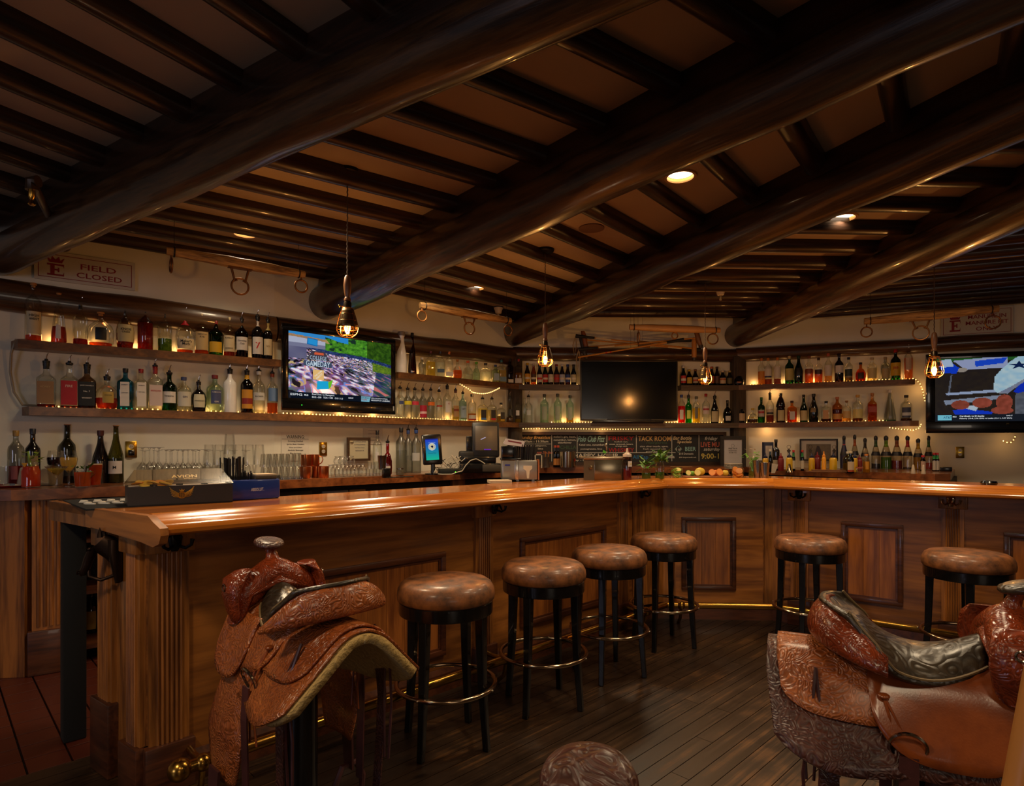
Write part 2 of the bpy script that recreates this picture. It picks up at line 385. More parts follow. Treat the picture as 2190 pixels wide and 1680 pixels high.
bound = [(-2.55, 2.1), (-1.62, 2.84)]                # tiles begin behind this line
BL = Line(B1.at(-2, .70), B1.at(4, .70))
q = MB().box((0, 0, -.02), (1, pw-.0035, 0)).mesh('plank', False); q.materials.append(fw)
rr = random.Random(3)
bigs = MB(); nb = 0
for k in range(-62, 9):
    off = k*pw                                        # offset from the nose line towards the wall
    t = -3.2 + rr.random()*1.5
    first = -3.2
    while first < 6.4:
        ln = 1.7+rr.random()*2.2; t1 = min(first+ln, 6.4)
        a = B1.at(first, off); c = B1.at(t1, off)
        mid = ((a[0]+c[0])/2, (a[1]+c[1])/2)
        vis = mid[1] > -.2 and max(a[1], c[1]) > .9 and abs(mid[0]) < 1.0*max(mid[1], 0)+1.6
        if vis and nb < 295:
            o = link('plank', q, None, slab, (a[0], a[1], 0), B1.rz); o.scale = (t1-first-.003, 1, 1); nb += 1
        else:
            p = [B1.at(first, off), B1.at(t1-.003, off), B1.at(t1-.003, off+pw-.0035), B1.at(first, off+pw-.0035)]; bigs.prism(p, -.02, 0)
        first = t1
bo = obj('distant_planks', bigs, fw, slab, smooth=False); bo['kind'] = 'stuff'
tile_m = P((70, 27, 14), .38, noise=.25, bump=.1, scale=9)
ts = .152
tq = MB().box((0, 0, -.02), (ts-.007, ts-.007, -.001), .002).mesh('tile', False); tq.materials.append(tile_m)
far = MB(); nt = 0
for i in range(-14, 34):
    for j in range(0, 13):
        t = i*ts; off = .752+j*ts
        x, y = B1.at(t, off)
        if x+1.2 > y*.95+.0 and False: continue
        vis = (i < 3 and y < 4.6)
        if vis and nt < 260: link('tile', tq, None, slab, (x, y, 0), B1.rz); nt += 1
        else: far.prism([B1.at(t, off), B1.at(t+ts-.007, off), B1.at(t+ts-.007, off+ts-.007), B1.at(t, off+ts-.007)], -.02, -.001)
fo = obj('distant_tiles', far, tile_m, slab, smooth=False); fo['kind'] = 'stuff'

# joists: short round-edged logs between the big beams, parallel to the wall of their bay
cor = [(-3.38, 3.95), (-1.62, 5.22), W[2], W[3], (5.75, 5.75), (8.0, 2.2), (8.2, -1.6)]
cor0 = [(-5.0, 1.0)]
allc = cor0+cor
TGT = {0: (2.8, -.07), 1: (2.8, -.12)}
nj = 0
def jprof(): return [(-.048, .02), (-.050, -.03), (-.041, -.058), (-.022, -.074), (0, -.079), (.022, -.074), (.041, -.058), (.050, -.03), (.048, .02)]
for i in range(len(allc)-1):
    A, B_ = allc[i], allc[i+1]; TA = TGT.get(i-1, CEN); TB = TGT.get(i, CEN)
    ra = hypot(A[0]-CEN[0], A[1]-CEN[1]); n = int(ra/.40)
    for k in range(n-1):
        if i-1 == 2 and k == 0: continue
        f = (k*.40+(.014 if i-1 == 2 else .16))/ra
        a = (A[0]+(TA[0]-A[0])*f, A[1]+(TA[1]-A[1])*f); b = (B_[0]+(TB[0]-B_[0])*f, B_[1]+(TB[1]-B_[1])*f)
        l = Line(a, b)
        if l.len < .25: continue
        mb = MB(); pr = jprof(); wob = 1+random.uniform(-.08, .1)
        vs = []
        for x in (0, l.len*.33, l.len*.66, l.len):
            j = random.uniform(-.006, .006)
            for y, z in pr: vs.append((x, y*wob+j, z*wob+j))
        qn = len(pr); fs = [(s_*qn+j, s_*qn+(j+1) % qn, (s_+1)*qn+(j+1) % qn, (s_+1)*qn+j) for s_ in range(3) for j in range(qn)]
        fs += [tuple(range(qn)), tuple(3*qn+j for j in range(qn))]
        mb.add(vs, fs); obj('joist', mb, dark2, ceil, (a[0], a[1], CEIL), l.rz, ang=50)
# blocking strips that follow the big beams on the ceiling
for i in range(len(cor)-1):
    A = cor[i]; l = Line(A, TGT.get(i, CEN))
    for sg in (0,):
        obj('blocking', MB().box((.05, -.065, 2.63), (l.len-.3, .065, CEIL+.01), .012), dark2, ceil, (A[0], A[1], 0), l.rz)
# the big radiating logs
def log(A, r0, r1, z0, z1, label, start=-.12, lumps=1.0, tgt=CEN):
    l = Line(A, tgt); mb = MB(); secs = []; n = 22; rnd = random.Random(int(A[0]*100)+77)
    ln = l.len+.1
    for k in range(n+1):
        t = k/n; x = start+ln*t; r = r0+(r1-r0)*t
        if k == 0: secs.append(((x-.015, 0, z0), (0, r*.80, 0), (0, 0, r*.80)))
        j = lambda s_: rnd.uniform(-s_, s_)*lumps
        secs.append(((x, j(.008), z0+(z1-z0)*t+j(.006)), (0, r*(1+j(.035)), 0), (0, 0, r*(1+j(.03)))))
    mb.loft(secs, 28)
    return tag(obj('log_beam', mb, dark, None, (A[0], A[1], 0), l.rz, ang=60), label, 'beam', 'radiating log ceiling beams')
log(cor[0], .115, .082, 2.545, 2.61, 'long dark ceiling log above the FIELD CLOSED sign with a pipe along it', tgt=TGT[0])
log((W[1][0]+.32, W[1][1]+.30), .145, .092, 2.56, 2.615, 'thick dark ceiling log whose round end sits above the lit left television', tgt=TGT[1])
log(W[2], .135, .095, 2.60, 2.62, 'dark ceiling log ending at the corner post left of the black television')
log(W[3], .135, .10, 2.60, 2.62, 'dark ceiling log ending at the corner post right of the black television')
for a in cor[4:6]:
    l = log(a, .13, .10, 2.6, 2.62, 'dark ceiling log running off the right side %s' % ('nearest the right television' if a is cor[4] else 'farthest right of all'))
# half logs along the walls
def hlog(p, q, z0, z1, r, name):
    l = Line(p, q); mb = MB(); n = 9; secs = []; rnd = random.Random(5)
    for k in range(n+1):
        t = k/n; secs.append(((l.len*t, -.03+rnd.uniform(-.006, .006), z0+(z1-z0)*t+rnd.uniform(-.005, .005)), (0, .075, 0), (0, 0, r*(1+rnd.uniform(-.04, .04)))))
    struct(obj(name, mb.loft(secs, 20), dark, None, (p[0], p[1], 0), l.rz, ang=60))
hlog(W[0], W[1], 2.33, 2.28, .105, 'trim_1'); hlog(W[1], W[2], 2.275, 2.345, .10, 'trim_2')
hlog(W[2], W[3], 2.37, 2.37, .078, 'trim_3'); hlog(W[3], W[4], 2.37, 2.37, .078, 'trim_4')
for k, (c, dx) in enumerate(((W[2], 0), (W[3], 0))):
    d = Line(c, CEN); p = d.at(.03)
    struct(obj('trim_%d' % (5+k), MB().box((-.075, -.08, 0), (.075, .08, 2.36), .02), weath, None, (p[0], p[1], 0), d.rz+pi/2))
# ---------------------------------------------------------------- bar
walnut = wood('bar_front_walnut', (166, 102, 42), (104, 58, 22), .42, 0, 8, .25, .12)
walnutv = wood('bar_front_walnut_upright', (168, 104, 44), (98, 56, 22), .42, 2, 12, .25, .15)
redv = wood('bar_panel_upright', (162, 94, 38), (110, 58, 22), .4, 2, 12, .25, .12)
mould = wood('dark_moulding', (92, 48, 24), (52, 24, 12), .38, 0, 16, .3, .1)
topm = wood('lacquered_bar_top', (206, 124, 42), (154, 84, 26), .2, 0, 7, .45, .03)
backm = wood('back_counter_wood', (150, 88, 46), (98, 52, 26), .3, 0, 9, .5, .06)
brass = P((190, 142, 62), .22, 1, noise=.12, scale=8); chrome = P((176, 160, 138), .14, 1); iron = P((34, 28, 24), .4, .7, noise=.2)
steel = P((170, 165, 155), .22, 1, noise=.06); blackp = P((10, 10, 11), .25, 0, .4)
bar = thing('bar', 'long three-sided walnut bar front with fluted pilasters and brass foot rail', 'bar', (0, 0, 0))
segs = [Line(B.at(0, .235), B.at(B.len, .235)) for B in (B1, B2, B3)]
pline = [segs[0].at(0), isect(segs[0], 0, segs[1], 0), isect(segs[1], 0, segs[2], 0), segs[2].at(2.6)]
obj('carcass', MB().sweep(pline, [(0, .0), (0, 1.04), (.385, 1.04), (.385, 0)], EV), walnut, bar, smooth=False)
obj('base_moulding', MB().sweep(pline, [(-.02, .0), (-.02, .10), (-.007, .125), (.005, .13), (.005, 0)], EV), mould, bar, smooth=False)
def pilaster(seg, t0, t1, par, fl=True, z0=0.0, blk=.19, hook=True):
    r = link('pilaster', None, None, par, (seg.at(t0)[0], seg.at(t0)[1], 0), seg.rz); r['label'] = 'fluted pilaster'
    wdt = t1-t0; mb = MB(); n = 6 if fl else 0
    mb.box((.004, -.022, z0), (wdt-.004, .01, 1.0))
    f0 = .025; fw_ = (wdt-2*f0)/max(n, 1)
    for i in range(n):
        c = f0+fw_*(i+.5); mb.loft([((c, -.022, z0+blk-.01), (fw_*.36, 0, 0), (0, .009, 0)), ((c, -.022, .935), (fw_*.36, 0, 0), (0, .009, 0))], 8)
    obj('fluted_shaft', mb, walnutv, r)
    obj('cap_block', MB().box((-.012, -.042, .93), (wdt+.012, .01, 1.035), .004), walnutv, r)
    obj('plinth', MB().box((-.014, -.045, 0), (wdt+.014, .01, blk), .006), mould, r)
    return r
def panel(seg, t0, t1, z0, z1, par, boards=True):
    r = link('raised_panel', None, None, par, (seg.at(t0)[0], seg.at(t0)[1], 0), seg.rz); w_ = t1-t0
    fr = MB(); fwid = .032
    def bar_(a, b): fr.box(a, b, .006)
    bar_((0, -.024, z0), (w_, .002, z0+fwid)); bar_((0, -.024, z1-fwid), (w_, .002, z1))
    bar_((0, -.024, z0+fwid*.6), (fwid, .002, z1-fwid*.6)); bar_((w_-fwid, -.024, z0+fwid*.6), (w_, .002, z1-fwid*.6))
    for (a, b) in (((fwid, -.014, z0+fwid), (w_-fwid, .002, z0+fwid+.012)), ((fwid, -.014, z1-fwid-.012), (w_-fwid, .002, z1-fwid)), ((fwid, -.014, z0+fwid), (fwid+.012, .002, z1-fwid)), ((w_-fwid-.012, -.014, z0+fwid), (w_-fwid, .002, z1-fwid))): fr.box(a, b)
    obj('panel_frame', fr, mould, r)
    n = max(2, int(w_/.11)); step = (w_-2*fwid-.024)/n
    for i in range(n):
        x = fwid+.012+i*step; obj('board', MB().box((x+.0006, -.008, z0+fwid), (x+step-.0006, .002, z1-fwid), .001), redv, r, smooth=False)
s1, s2, s3 = segs
for sg_, cuts in ((s1, (0, .06, 1.72, 3.10)), (s2, (0,)), (s3, (0, s3.t(1711), s3.t(2038)))):
    ends = list(cuts[1:])+[sg_.len if sg_ is not s3 else 2.55]
    for a_, b_ in zip(cuts, ends):
        if b_-a_ < .08: continue
        obj('front_board', MB().box((a_+.001, -.006, .12), (b_-.001, .002, 1.04)), walnut, bar, (sg_.at(0)[0], sg_.at(0)[1], 0), sg_.rz, smooth=False)
pilaster(s1, .0, .15, bar); pilaster(s1, 1.647, 1.79, bar); pilaster(s1, 3.02, 3.16, bar)
panel(s1, .37, 1.44, .20, .765, bar); panel(s1, 2.02, 2.88, .22, .775, bar)
obj('corner_post', MB().sweep([s1.at(3.22), (s2.at(0)[0], s2.at(0)[1]), s2.at(.10)], [(-.016, .13), (-.016, 1.04), (.02, 1.04), (.02, .13)]), walnutv, bar, smooth=False)
t0, t1 = s2.t(1457), s2.t(1573); panel(s2, t0, t1, .225, .79, bar)
t0, t1 = s2.t(1634), s2.t(1645)
obj('corner_post', MB().sweep([s2.at(t0), isect(s2, 0, s3, 0), s3.at(s3.t(1672))], [(-.016, .13), (-.016, 1.04), (.02, 1.04), (.02, .13)]), walnutv, bar, smooth=False)
for a, b in ((1691, 1731), (2012, 2064)): pilaster(s3, s3.t(a), s3.t(b), bar)
panel(s3, s3.t(1799), s3.t(1932), .24, .80, bar); panel(s3, s3.t(2146), s3.t(2146)+.5, .24, .80, bar)
# free end of the bar: two pilasters and a recess between
endp = B1.at(0, .235); endl = Line((endp[0]+E[0]*.40, endp[1]+E[1]*.40), (endp[0]-E[0]*.001, endp[1]-E[1]*.001))
obj('end_board', MB().box((0, -.004, 0), (.40, .004, 1.04)), walnutv, bar, (endl.at(0)[0], endl.at(0)[1], 0), endl.rz, smooth=False)
pilaster(endl, .0, .15, bar, blk=.30); pilaster(endl, .27, .40, bar)
# brass foot rail with ball end and brackets
fr_line = [B1.at(.06, .03), isect(B1, .03, B2, .03), isect(B2, .03, B3, .03), B3.at(2.6, .03)]
rail = link('foot_rail', None, None, bar); rail['label'] = 'polished brass foot rail'
obj('tube', MB().tube([(x, y, .155) for x, y in fr_line], .0235, 14), brass, rail)
obj('ball_finial', MB().ball((fr_line[0][0], fr_line[0][1], .155), .042, seg=18, rings=12), brass, rail)
for (L_, ts_) in ((B1, (.14, 1.72, 3.1)), (B2, (.1,)), (B3, (.33, 1.6))):
    for t in ts_:
        a = L_.at(t, .03); b = L_.at(t, .24); mb = MB()
        mb.ball((a[0], a[1], .155), .033, seg=14, rings=8)
        mb.tube([(a[0], a[1], .155), ((a[0]+b[0])/2, (a[1]+b[1])/2, .145), (b[0], b[1], .15)], .014, 10)
        mb.tube([(a[0], a[1], .155), (a[0]+.02*L_.n[0], a[1]+.02*L_.n[1], .06), (L_.at(t, .12)[0], L_.at(t, .12)[1], .0)], .012, 8)
        obj('rail_bracket', mb, brass, rail)
# cast hooks under the counter edge
def hook(loc, rz, label, m=iron):
    h = thing('coat_hook', label, 'hook', loc, rz)
    mb = MB(); mb.loft([((0, 0, -.035), (.012, 0, 0), (0, .006, 0)), ((0, -.006, -.01), (.022, 0, 0), (0, .008, 0)), ((0, -.010, .02), (.026, 0, 0), (0, .012, 0)), ((0, -.006, .045), (.012, 0, 0), (0, .008, 0))], 12)
    obj('back_plate', mb, m, h)
    obj('horse_head', MB().loft([((0, -.005, .02), (.012, 0, 0), (0, 0, .014)), ((0, -.03, .028), (.011, 0, 0), (0, .004, .014)), ((0, -.05, .012), (.008, 0, 0), (0, .005, .009)), ((0, -.062, -.006), (.006, 0, 0), (0, .006, .005))], 10), m, h)
    for s_ in (-1, 1):
        obj('prong', MB().tube([(s_*.008, -.01, -.012), (s_*.03, -.03, -.022), (s_*.048, -.04, -.010), (s_*.052, -.04, .012)], [.006, .006, .006, .009], 8), m, h)
def onseg(seg, px, z, off=-.047): p = seg.hit(px, 0); return (p[0]-seg.n[0]*(-off)*1, p[1]-seg.n[1]*(-off)*1, z)
hook(onseg(s1, 366, .97), s1.rz, 'dark cast hook on the pilaster at the near corner of the bar')
hook(onseg(s1, 1046, .98), s1.rz, 'dark cast hook on the pilaster between two long bar panels')
hook(onseg(s1, 1362, .98), s1.rz, 'dark cast hook at the inner corner left of the middle bar panel')
hook(onseg(s3, 1712, .98), s3.rz, 'dark cast hook above the stool right of the middle bar panel')
hook(onseg(s3, 2034, .98), s3.rz, 'shiny silver hook on the pilaster farthest right', chrome)
# horse head bracket on the bar end
ex = endl.at(.205, -.02)
hh = thing('horse_head_bracket', 'cast iron horse head with ring hook on the end of the bar', 'bracket', (ex[0], ex[1], .925), endl.rz-radians(42)); hh.scale = (1.25, 1.25, 1.15)
irb = P((52, 36, 26), .36, .8, noise=.2)
mb = MB(); mb.loft([((0, .0, -.02), (.018, 0, 0), (0, .01, .038)), ((0, -.025, .012), (.022, 0, 0), (0, .014, .036)), ((0, -.050, .030), (.024, 0, 0), (0, .020, .027)), ((0, -.068, .016), (.023, 0, 0), (0, .022, .018)),
    ((0, -.080, -.014), (.018, 0, 0), (0, .019, .009)), ((0, -.090, -.044), (.0135, 0, 0), (0, .0155, .006)), ((0, -.098, -.068), (.0145, 0, 0), (0, .016, .005)), ((0, -.100, -.082), (.008, 0, 0), (0, .009, .002))], 18)
obj('head', mb, irb, hh)
for s_ in (-1, 1):
    obj('ear', MB().lathe([(.009, 0), (.007, .014), (.0005, .034)], 8, (s_*.014, -.048, .050)), irb, hh)
    obj('eye', MB().ball((s_*.021, -.074, .012), .006), irb, hh)
    obj('nostril', MB().ring((s_*.008, -.113, -.070), .005, .0022, 'y', 10, 5), irb, hh)
obj('neck', MB().loft([((0, 0, -.11), (.018, 0, 0), (0, .008, 0)), ((0, -.004, -.06), (.024, 0, 0), (0, .014, 0)), ((0, -.01, 0), (.03, 0, 0), (0, .02, 0)), ((0, -.012, .04), (.024, 0, 0), (0, .02, 0))], 12), irb, hh)
obj('ring_hook', MB().tube([(0, -.012, -.085), (0, -.05, -.10), (0, -.085, -.085), (0, -.088, -.05)], .006, 8), irb, hh)
# counter top
counter = thing('bar_counter', 'glossy orange lacquered counter top running round the bar', 'counter')
def seg_line(i):
    return [nose[i], nose[i+1]]
def mit(i):   # mitre vector at vertex i
    if i == 0: return EV
    if i == 3: return None
    a, b = Line(nose[i-1], nose[i]).n, Line(nose[i], nose[i+1]).n; k = 1+a[0]*b[0]+a[1]*b[1]; return ((a[0]+b[0])/k, (a[1]+b[1])/k)
dprof = [(.115, 1.045), (.115, 1.088), (.60, 1.088), (.60, 1.045)]
rprof = [(.118, 1.040), (.118, 1.089), (.112, 1.096), (.100, 1.098), (.088, 1.096), (.066, 1.078), (.048, 1.068), (.034, 1.066), (.018, 1.064), (.006, 1.056), (0, 1.044), (.004, 1.030), (.018, 1.021), (.038, 1.020), (.055, 1.026), (.07, 1.036)]
for i in range(3):
    l = Line(nose[i], nose[i+1])
    for nm, pr in (('deck', dprof), ('edge_rail', rprof)):
        mb = MB().sweep(seg_line(i), pr, mit(i), mit(i+1))
        # express in the segment's own frame so the grain follows it
        c_, s_ = cos(-l.rz), sin(-l.rz)
        mb.v = [((x-nose[i][0])*c_-(y-nose[i][1])*s_, (x-nose[i][0])*s_+(y-nose[i][1])*c_, z) for x, y, z in mb.v]
        obj(nm, mb, topm, counter, (nose[i][0], nose[i][1], 0), l.rz, ang=35)
endcap = MB(); 
epro = [(-.002, 1.048), (-.002, 1.096), (.60, 1.092), (.60, 1.02), (.30, 1.01), (.12, .995), (.06, 1.0), (.02, 1.015)]
eL = Line((N0[0]+E[0]*.62, N0[1]+E[1]*.62), N0)
obj('end_board', MB().plate([(0, 1.015), (.50, .995), (.60, .985), (.645, 1.0), (.66, 1.03), (.655, 1.055), (.60, 1.075), (.56, 1.094), (0, 1.09)], -.028, .0), walnut, counter, (eL.at(0)[0], eL.at(0)[1], 0), eL.rz, ang=30)
# side ledge with its post and bar mat
LB = (N0[0]+E[0]*1.12, N0[1]+E[1]*1.12); LA = (N0[0]+E[0]*.60, N0[1]+E[1]*.60)
ledge = thing('side_ledge', 'wooden side ledge behind the free end of the bar on a black post', 'ledge')
u1 = B1.u
pl = [LA, (LA[0]+u1[0]*.42, LA[1]+u1[1]*.42), (LB[0]+u1[0]*.40, LB[1]+u1[1]*.40), LB]
obj('ledge_top', MB().prism(pl, 1.05, 1.084), walnut, ledge, smooth=False)
obj('apron', MB().sweep([LB, LA], [(.0, 1.0), (.0, 1.088), (.03, 1.088), (.03, 1.0)]), walnutv, ledge, smooth=False)
px_ = (-2.02, 2.80)
obj('post', MB().box((-.044, -.042, 0), (.044, .042, 1.05), .006), P((8, 7, 6), .85, noise=.3), ledge, (px_[0], px_[1], 0), B1.rz)
matm = P((15, 15, 16), .7, noise=.2, bump=.3, scale=120)
mt = thing('bar_mat', 'black rubber bar mat with white script on the side ledge', 'mat', (LB[0]+u1[0]*.03-E[0]*.03, LB[1]+u1[1]*.03-E[1]*.03, 1.084), B1.rz)
obj('mat', MB().box((.01, -.56, 0), (.37, -.02, .008), .002), matm, mt)
for i in range(4):
    obj('script', MB().tube([(.06+i*.05+.018*sin(a*1.7), -.14-.028*a-i*.01, .0085) for a in range(9)], .006, 5), P((200, 195, 185), .6), mt)
# ---------------------------------------------------------------- back counter
bc = thing('back_counter', 'walnut back counter running under the bottle shelves along three walls', 'counter')
wpts = [L1.at(-1.1, SD), W[1], W[2], W[3]]
q0 = (-3.55, 2.975); q1 = (-2.84, 3.475); q2 = isect(L1, -.48, L2, -.38); 
fr = [(-3.62, 3.35), (-2.90, 3.43), (-2.82, 3.48)]
A1 = Line((-2.82, 3.48), (-2.44, 3.755)); A2 = Line((-1.678, 4.407), (-.10, 5.96))
ft = [(-3.6, 3.33), (-2.86, 3.47), (-2.80, 3.51), isect(A1, 0, A2, 0), isect(A2, 0, L3, -.42)]
def ctop(front, back, z1, th, name='top', m=backm):
    obj(name, MB().prism(front+back[::-1], z1-th, z1), m, bc, smooth=False)
ctop(ft[:4], [L1.at(-.9, SD-.02), (W[1][0], W[1][1]-.02)], 1.09, .062)
ctop(ft[3:5], [(W[1][0], W[1][1]-.02), (W[2][0], W[2][1]-.02)], 1.09, .062)
mf = [ft[4], isect(L3, -.42, L4, -.5)]
ctop(mf, [(W[2][0], W[2][1]-.02), (W[3][0], W[3][1]-.02)], 1.112, .06)
wr = L4.hit(2042, SD-.02)
rf = [(2.66, 6.25), (3.62, 5.20), (3.78, 5.24)]
ctop(rf, [(W[3][0], W[3][1]-.02), (wr[0], wr[1])], 1.098, .06)
cabm = P((20, 14, 11), .6, noise=.2)
def inset(l, o): return [Line(l[i], l[i+1]).at(0 if i == 0 else 0, o) for i in range(len(l)-1)]+[Line(l[-2], l[-1]).at(Line(l[-2], l[-1]).len, o)]
for k_, (f_, b_) in enumerate(((ft[3:5], [W[1], W[2]]), (mf, [W[2], W[3]]), (rf, [W[3], wr]))):
    fi = inset(f_, .10 if k_ < 2 else .06); bi = [(b_[0][0], b_[0][1]-.03), (b_[1][0], b_[1][1]-.03)]
    obj('cabinet', MB().prism(fi+bi[::-1], .0, 1.03), cabm, bc, smooth=False)
# left base unit: fluted stile, plinth and open shelves with bottles
lu = Line((-2.80, 3.51), (-2.44, 3.77))
obj('stile', MB().box((.02, .03, .0), (.26, .5, 1.03)), walnutv, bc, (lu.a[0], lu.a[1], 0), lu.rz, smooth=False)
for i in range(7): obj('flute', MB().loft([((.05+i*.031, .03, .28), (.010, 0, 0), (0, .008, 0)), ((.05+i*.031, .03, 1.02), (.010, 0, 0), (0, .008, 0))], 8), walnutv, bc, (lu.a[0], lu.a[1], 0), lu.rz)
obj('plinth', MB().box((.0, .01, .0), (.28, .5, .26), .006), mould, bc, (lu.a[0], lu.a[1], 0), lu.rz)
lw = Line((-3.75, 3.40), (-2.80, 3.51)); obj('side_panel', MB().box((0, .02, 0), (.93, .3, 1.03)), walnutv, bc, (lw.a[0], lw.a[1], 0), lw.rz, smooth=False)
for z in (.10, .44, .76): obj('inner_shelf', MB().box((.28, .12, z-.02), (1.35, .5, z)), mould, bc, (lu.a[0], lu.a[1], 0), lu.rz, smooth=False)
obj('back_panel', MB().box((.26, .5, 0), (1.4, .52, 1.03)), cabm, bc, (lu.a[0], lu.a[1], 0), lu.rz, smooth=False)
obj('stile', MB().box((1.34, .03, 0), (1.42, .5, 1.03)), walnutv, bc, (lu.a[0], lu.a[1], 0), lu.rz, smooth=False)
# pieces stored under the back counter, seen over the bar
for k, (a, b, col, lb) in enumerate(((520, 596, (26, 26, 28), 'black cooler drawer'), (598, 668, (30, 30, 32), 'black cooler drawer'), (690, 745, (120, 120, 122), 'grey folded cloth'), (748, 782, (140, 100, 50), 'cardboard box'))):
    l = Line(*[A2.hit(x, .085) for x in (a, b)])
    obj('under_counter_piece', MB().box((0, .0, .80 if k < 2 else .86), (l.len, .05, 1.0 if k < 2 else .985), .004), P(col, .5), bc, (l.a[0], l.a[1], 0), l.rz, label=lb)
l = Line(*[A2.hit(x, .085) for x in (965, 992)]); obj('stile', MB().box((0, -.02, 0), (l.len, .05, 1.02)), walnutv, bc, (l.a[0], l.a[1], 0), l.rz, smooth=False)
# ---------------------------------------------------------------- shelves
shm = wood('shelf_wood', (132, 84, 40), (84, 50, 24), .45, 0, 10, .15, .12); shg = wood('grey_shelf_wood', (104, 84, 64), (66, 50, 38), .55, 0, 12, .05, .15)
ZU, ZL, TH = 2.018, 1.593, .055
def shelf(pts, z, label, m, brk=0):
    t = thing('wall_shelf', label, 'shelf')
    l = Line(pts[0], pts[-1])
    mb = MB().sweep(pts, [(0, z-TH), (0, z), (SD-.01, z), (SD-.01, z-TH)], *((None, None) if not brk else brk))
    obj('board', mb, m, t, smooth=False); return t
def endv(line, s): return (line.n[0]+line.u[0]*s, line.n[1]+line.u[1]*s)
A_ = isect(L2, 0, L3, 0)
def mitv(la, lb):
    a, b = la.n, lb.n; k = 1+a[0]*b[0]+a[1]*b[1]; return ((a[0]+b[0])/k, (a[1]+b[1])/k)
mA, mB = mitv(L2, L3), mitv(L3, L4)
shelf([L1.hit(38), L1.hit(601)], ZU, 'upper wall shelf left of the lit left television', shm, (endv(L1, -.3), None))
shelf([L1.hit(62), K1, K2], ZL, 'long lower wall shelf running under the lit left television', shm, (endv(L1, -.3), mA))
shelf([L2.hit(852), K2], ZU, 'upper wall shelf between the left television and the corner post', shm, (None, mA))
shelf([K2, L3.hit(1243)], ZU, 'short grey shelf holding the beer bottles left of the black television', shg, (mA, None))
shelf([K2, K3], ZL, 'grey shelf running under the black television', shg, (mA, mB))
shelf([L3.hit(1457), K3], ZU, 'short grey shelf right of the black television', shg, (None, mB))
shelf([K3, L4.hit(1957)], ZU, 'upper wall shelf on the right wall with a rope light', shm, (mB, None))
shelf([K3, L4.hit(1965)], ZL, 'lower wall shelf on the right wall with a rope light under its end', shm, (mB, None))
# ---------------------------------------------------------------- bottles
SH = {
 'std': ([(.94, 0), (1, .015), (1, .60), (.93, .66), (.62, .72), (.36, .77), (.30, .82), (.29, .93), (.33, .935), (.33, .955)], 0, .60),
 'tall': ([(.95, 0), (1, .015), (1, .64), (.92, .70), (.52, .77), (.34, .82), (.30, .93), (.34, .935), (.34, .955)], 0, .64),
 'bord': ([(.95, 0), (1, .012), (1, .60), (.95, .65), (.55, .72), (.36, .76), (.33, .97), (.36, .975), (.36, .985)], 0, .6),
 'burg': ([(.95, 0), (1, .012), (1, .42), (.93, .50), (.62, .64), (.40, .76), (.34, .85), (.32, .97), (.36, .975), (.36, .985)], 0, .45),
 'beer': ([(.93, 0), (1, .02), (1, .52), (.95, .58), (.62, .70), (.46, .80), (.42, .93), (.46, .935), (.46, .95)], 0, .52),
 'sq': ([(.95, 0), (1, .015), (1, .60), (.95, .64), (.60, .70), (.36, .74), (.30, .80), (.30, .93), (.34, .935), (.34, .955)], 1, .6),
 'sqs': ([(.95, 0), (1, .015), (1, .62), (.94, .68), (.55, .73), (.32, .77), (.28, .82), (.28, .93), (.31, .935), (.31, .95)], 1, .62),
 'squat': ([(.72, 0), (.86, .03), (1, .20), (1, .45), (.86, .60), (.48, .72), (.26, .77), (.22, .82), (.22, .93), (.26, .935), (.26, .95)], 0, .55),
 'round': ([(.70, 0), (.92, .04), (1, .22), (.96, .42), (.66, .60), (.30, .68), (.22, .74), (.22, .92), (.26, .93), (.26, .95)], 0, .5),
 'cone': ([(.96, 0), (1, .015), (.92, .20), (.62, .55), (.40, .76), (.28, .88), (.26, .94), (.32, .945), (.32, .96)], 0, .45),
 'pear': ([(.90, 0), (1, .03), (1, .30), (.90, .46), (.66, .62), (.50, .76), (.48, .86), (.62, .92), (.62, .94)], 0, .4),
 'monk': ([(.88, 0), (.95, .02), (.9, .46), (.84, .50), (1.0, .54), (.96, .62), (.60, .80), (.32, .88), (.30, .95), (.33, .96)], 0, .46),
}
CL = (246, 248, 244); GR = (30, 110, 40); DG = (22, 48, 16); BR = (84, 34, 10); BK = (14, 12, 12); FR = (205, 208, 204); OL = (120, 130, 30)
BLU = (70, 170, 195); LG = (222, 238, 224); AMB_ = (196, 92, 18)
capm = {}
corkm = P((168, 112, 56), .7, noise=.1)
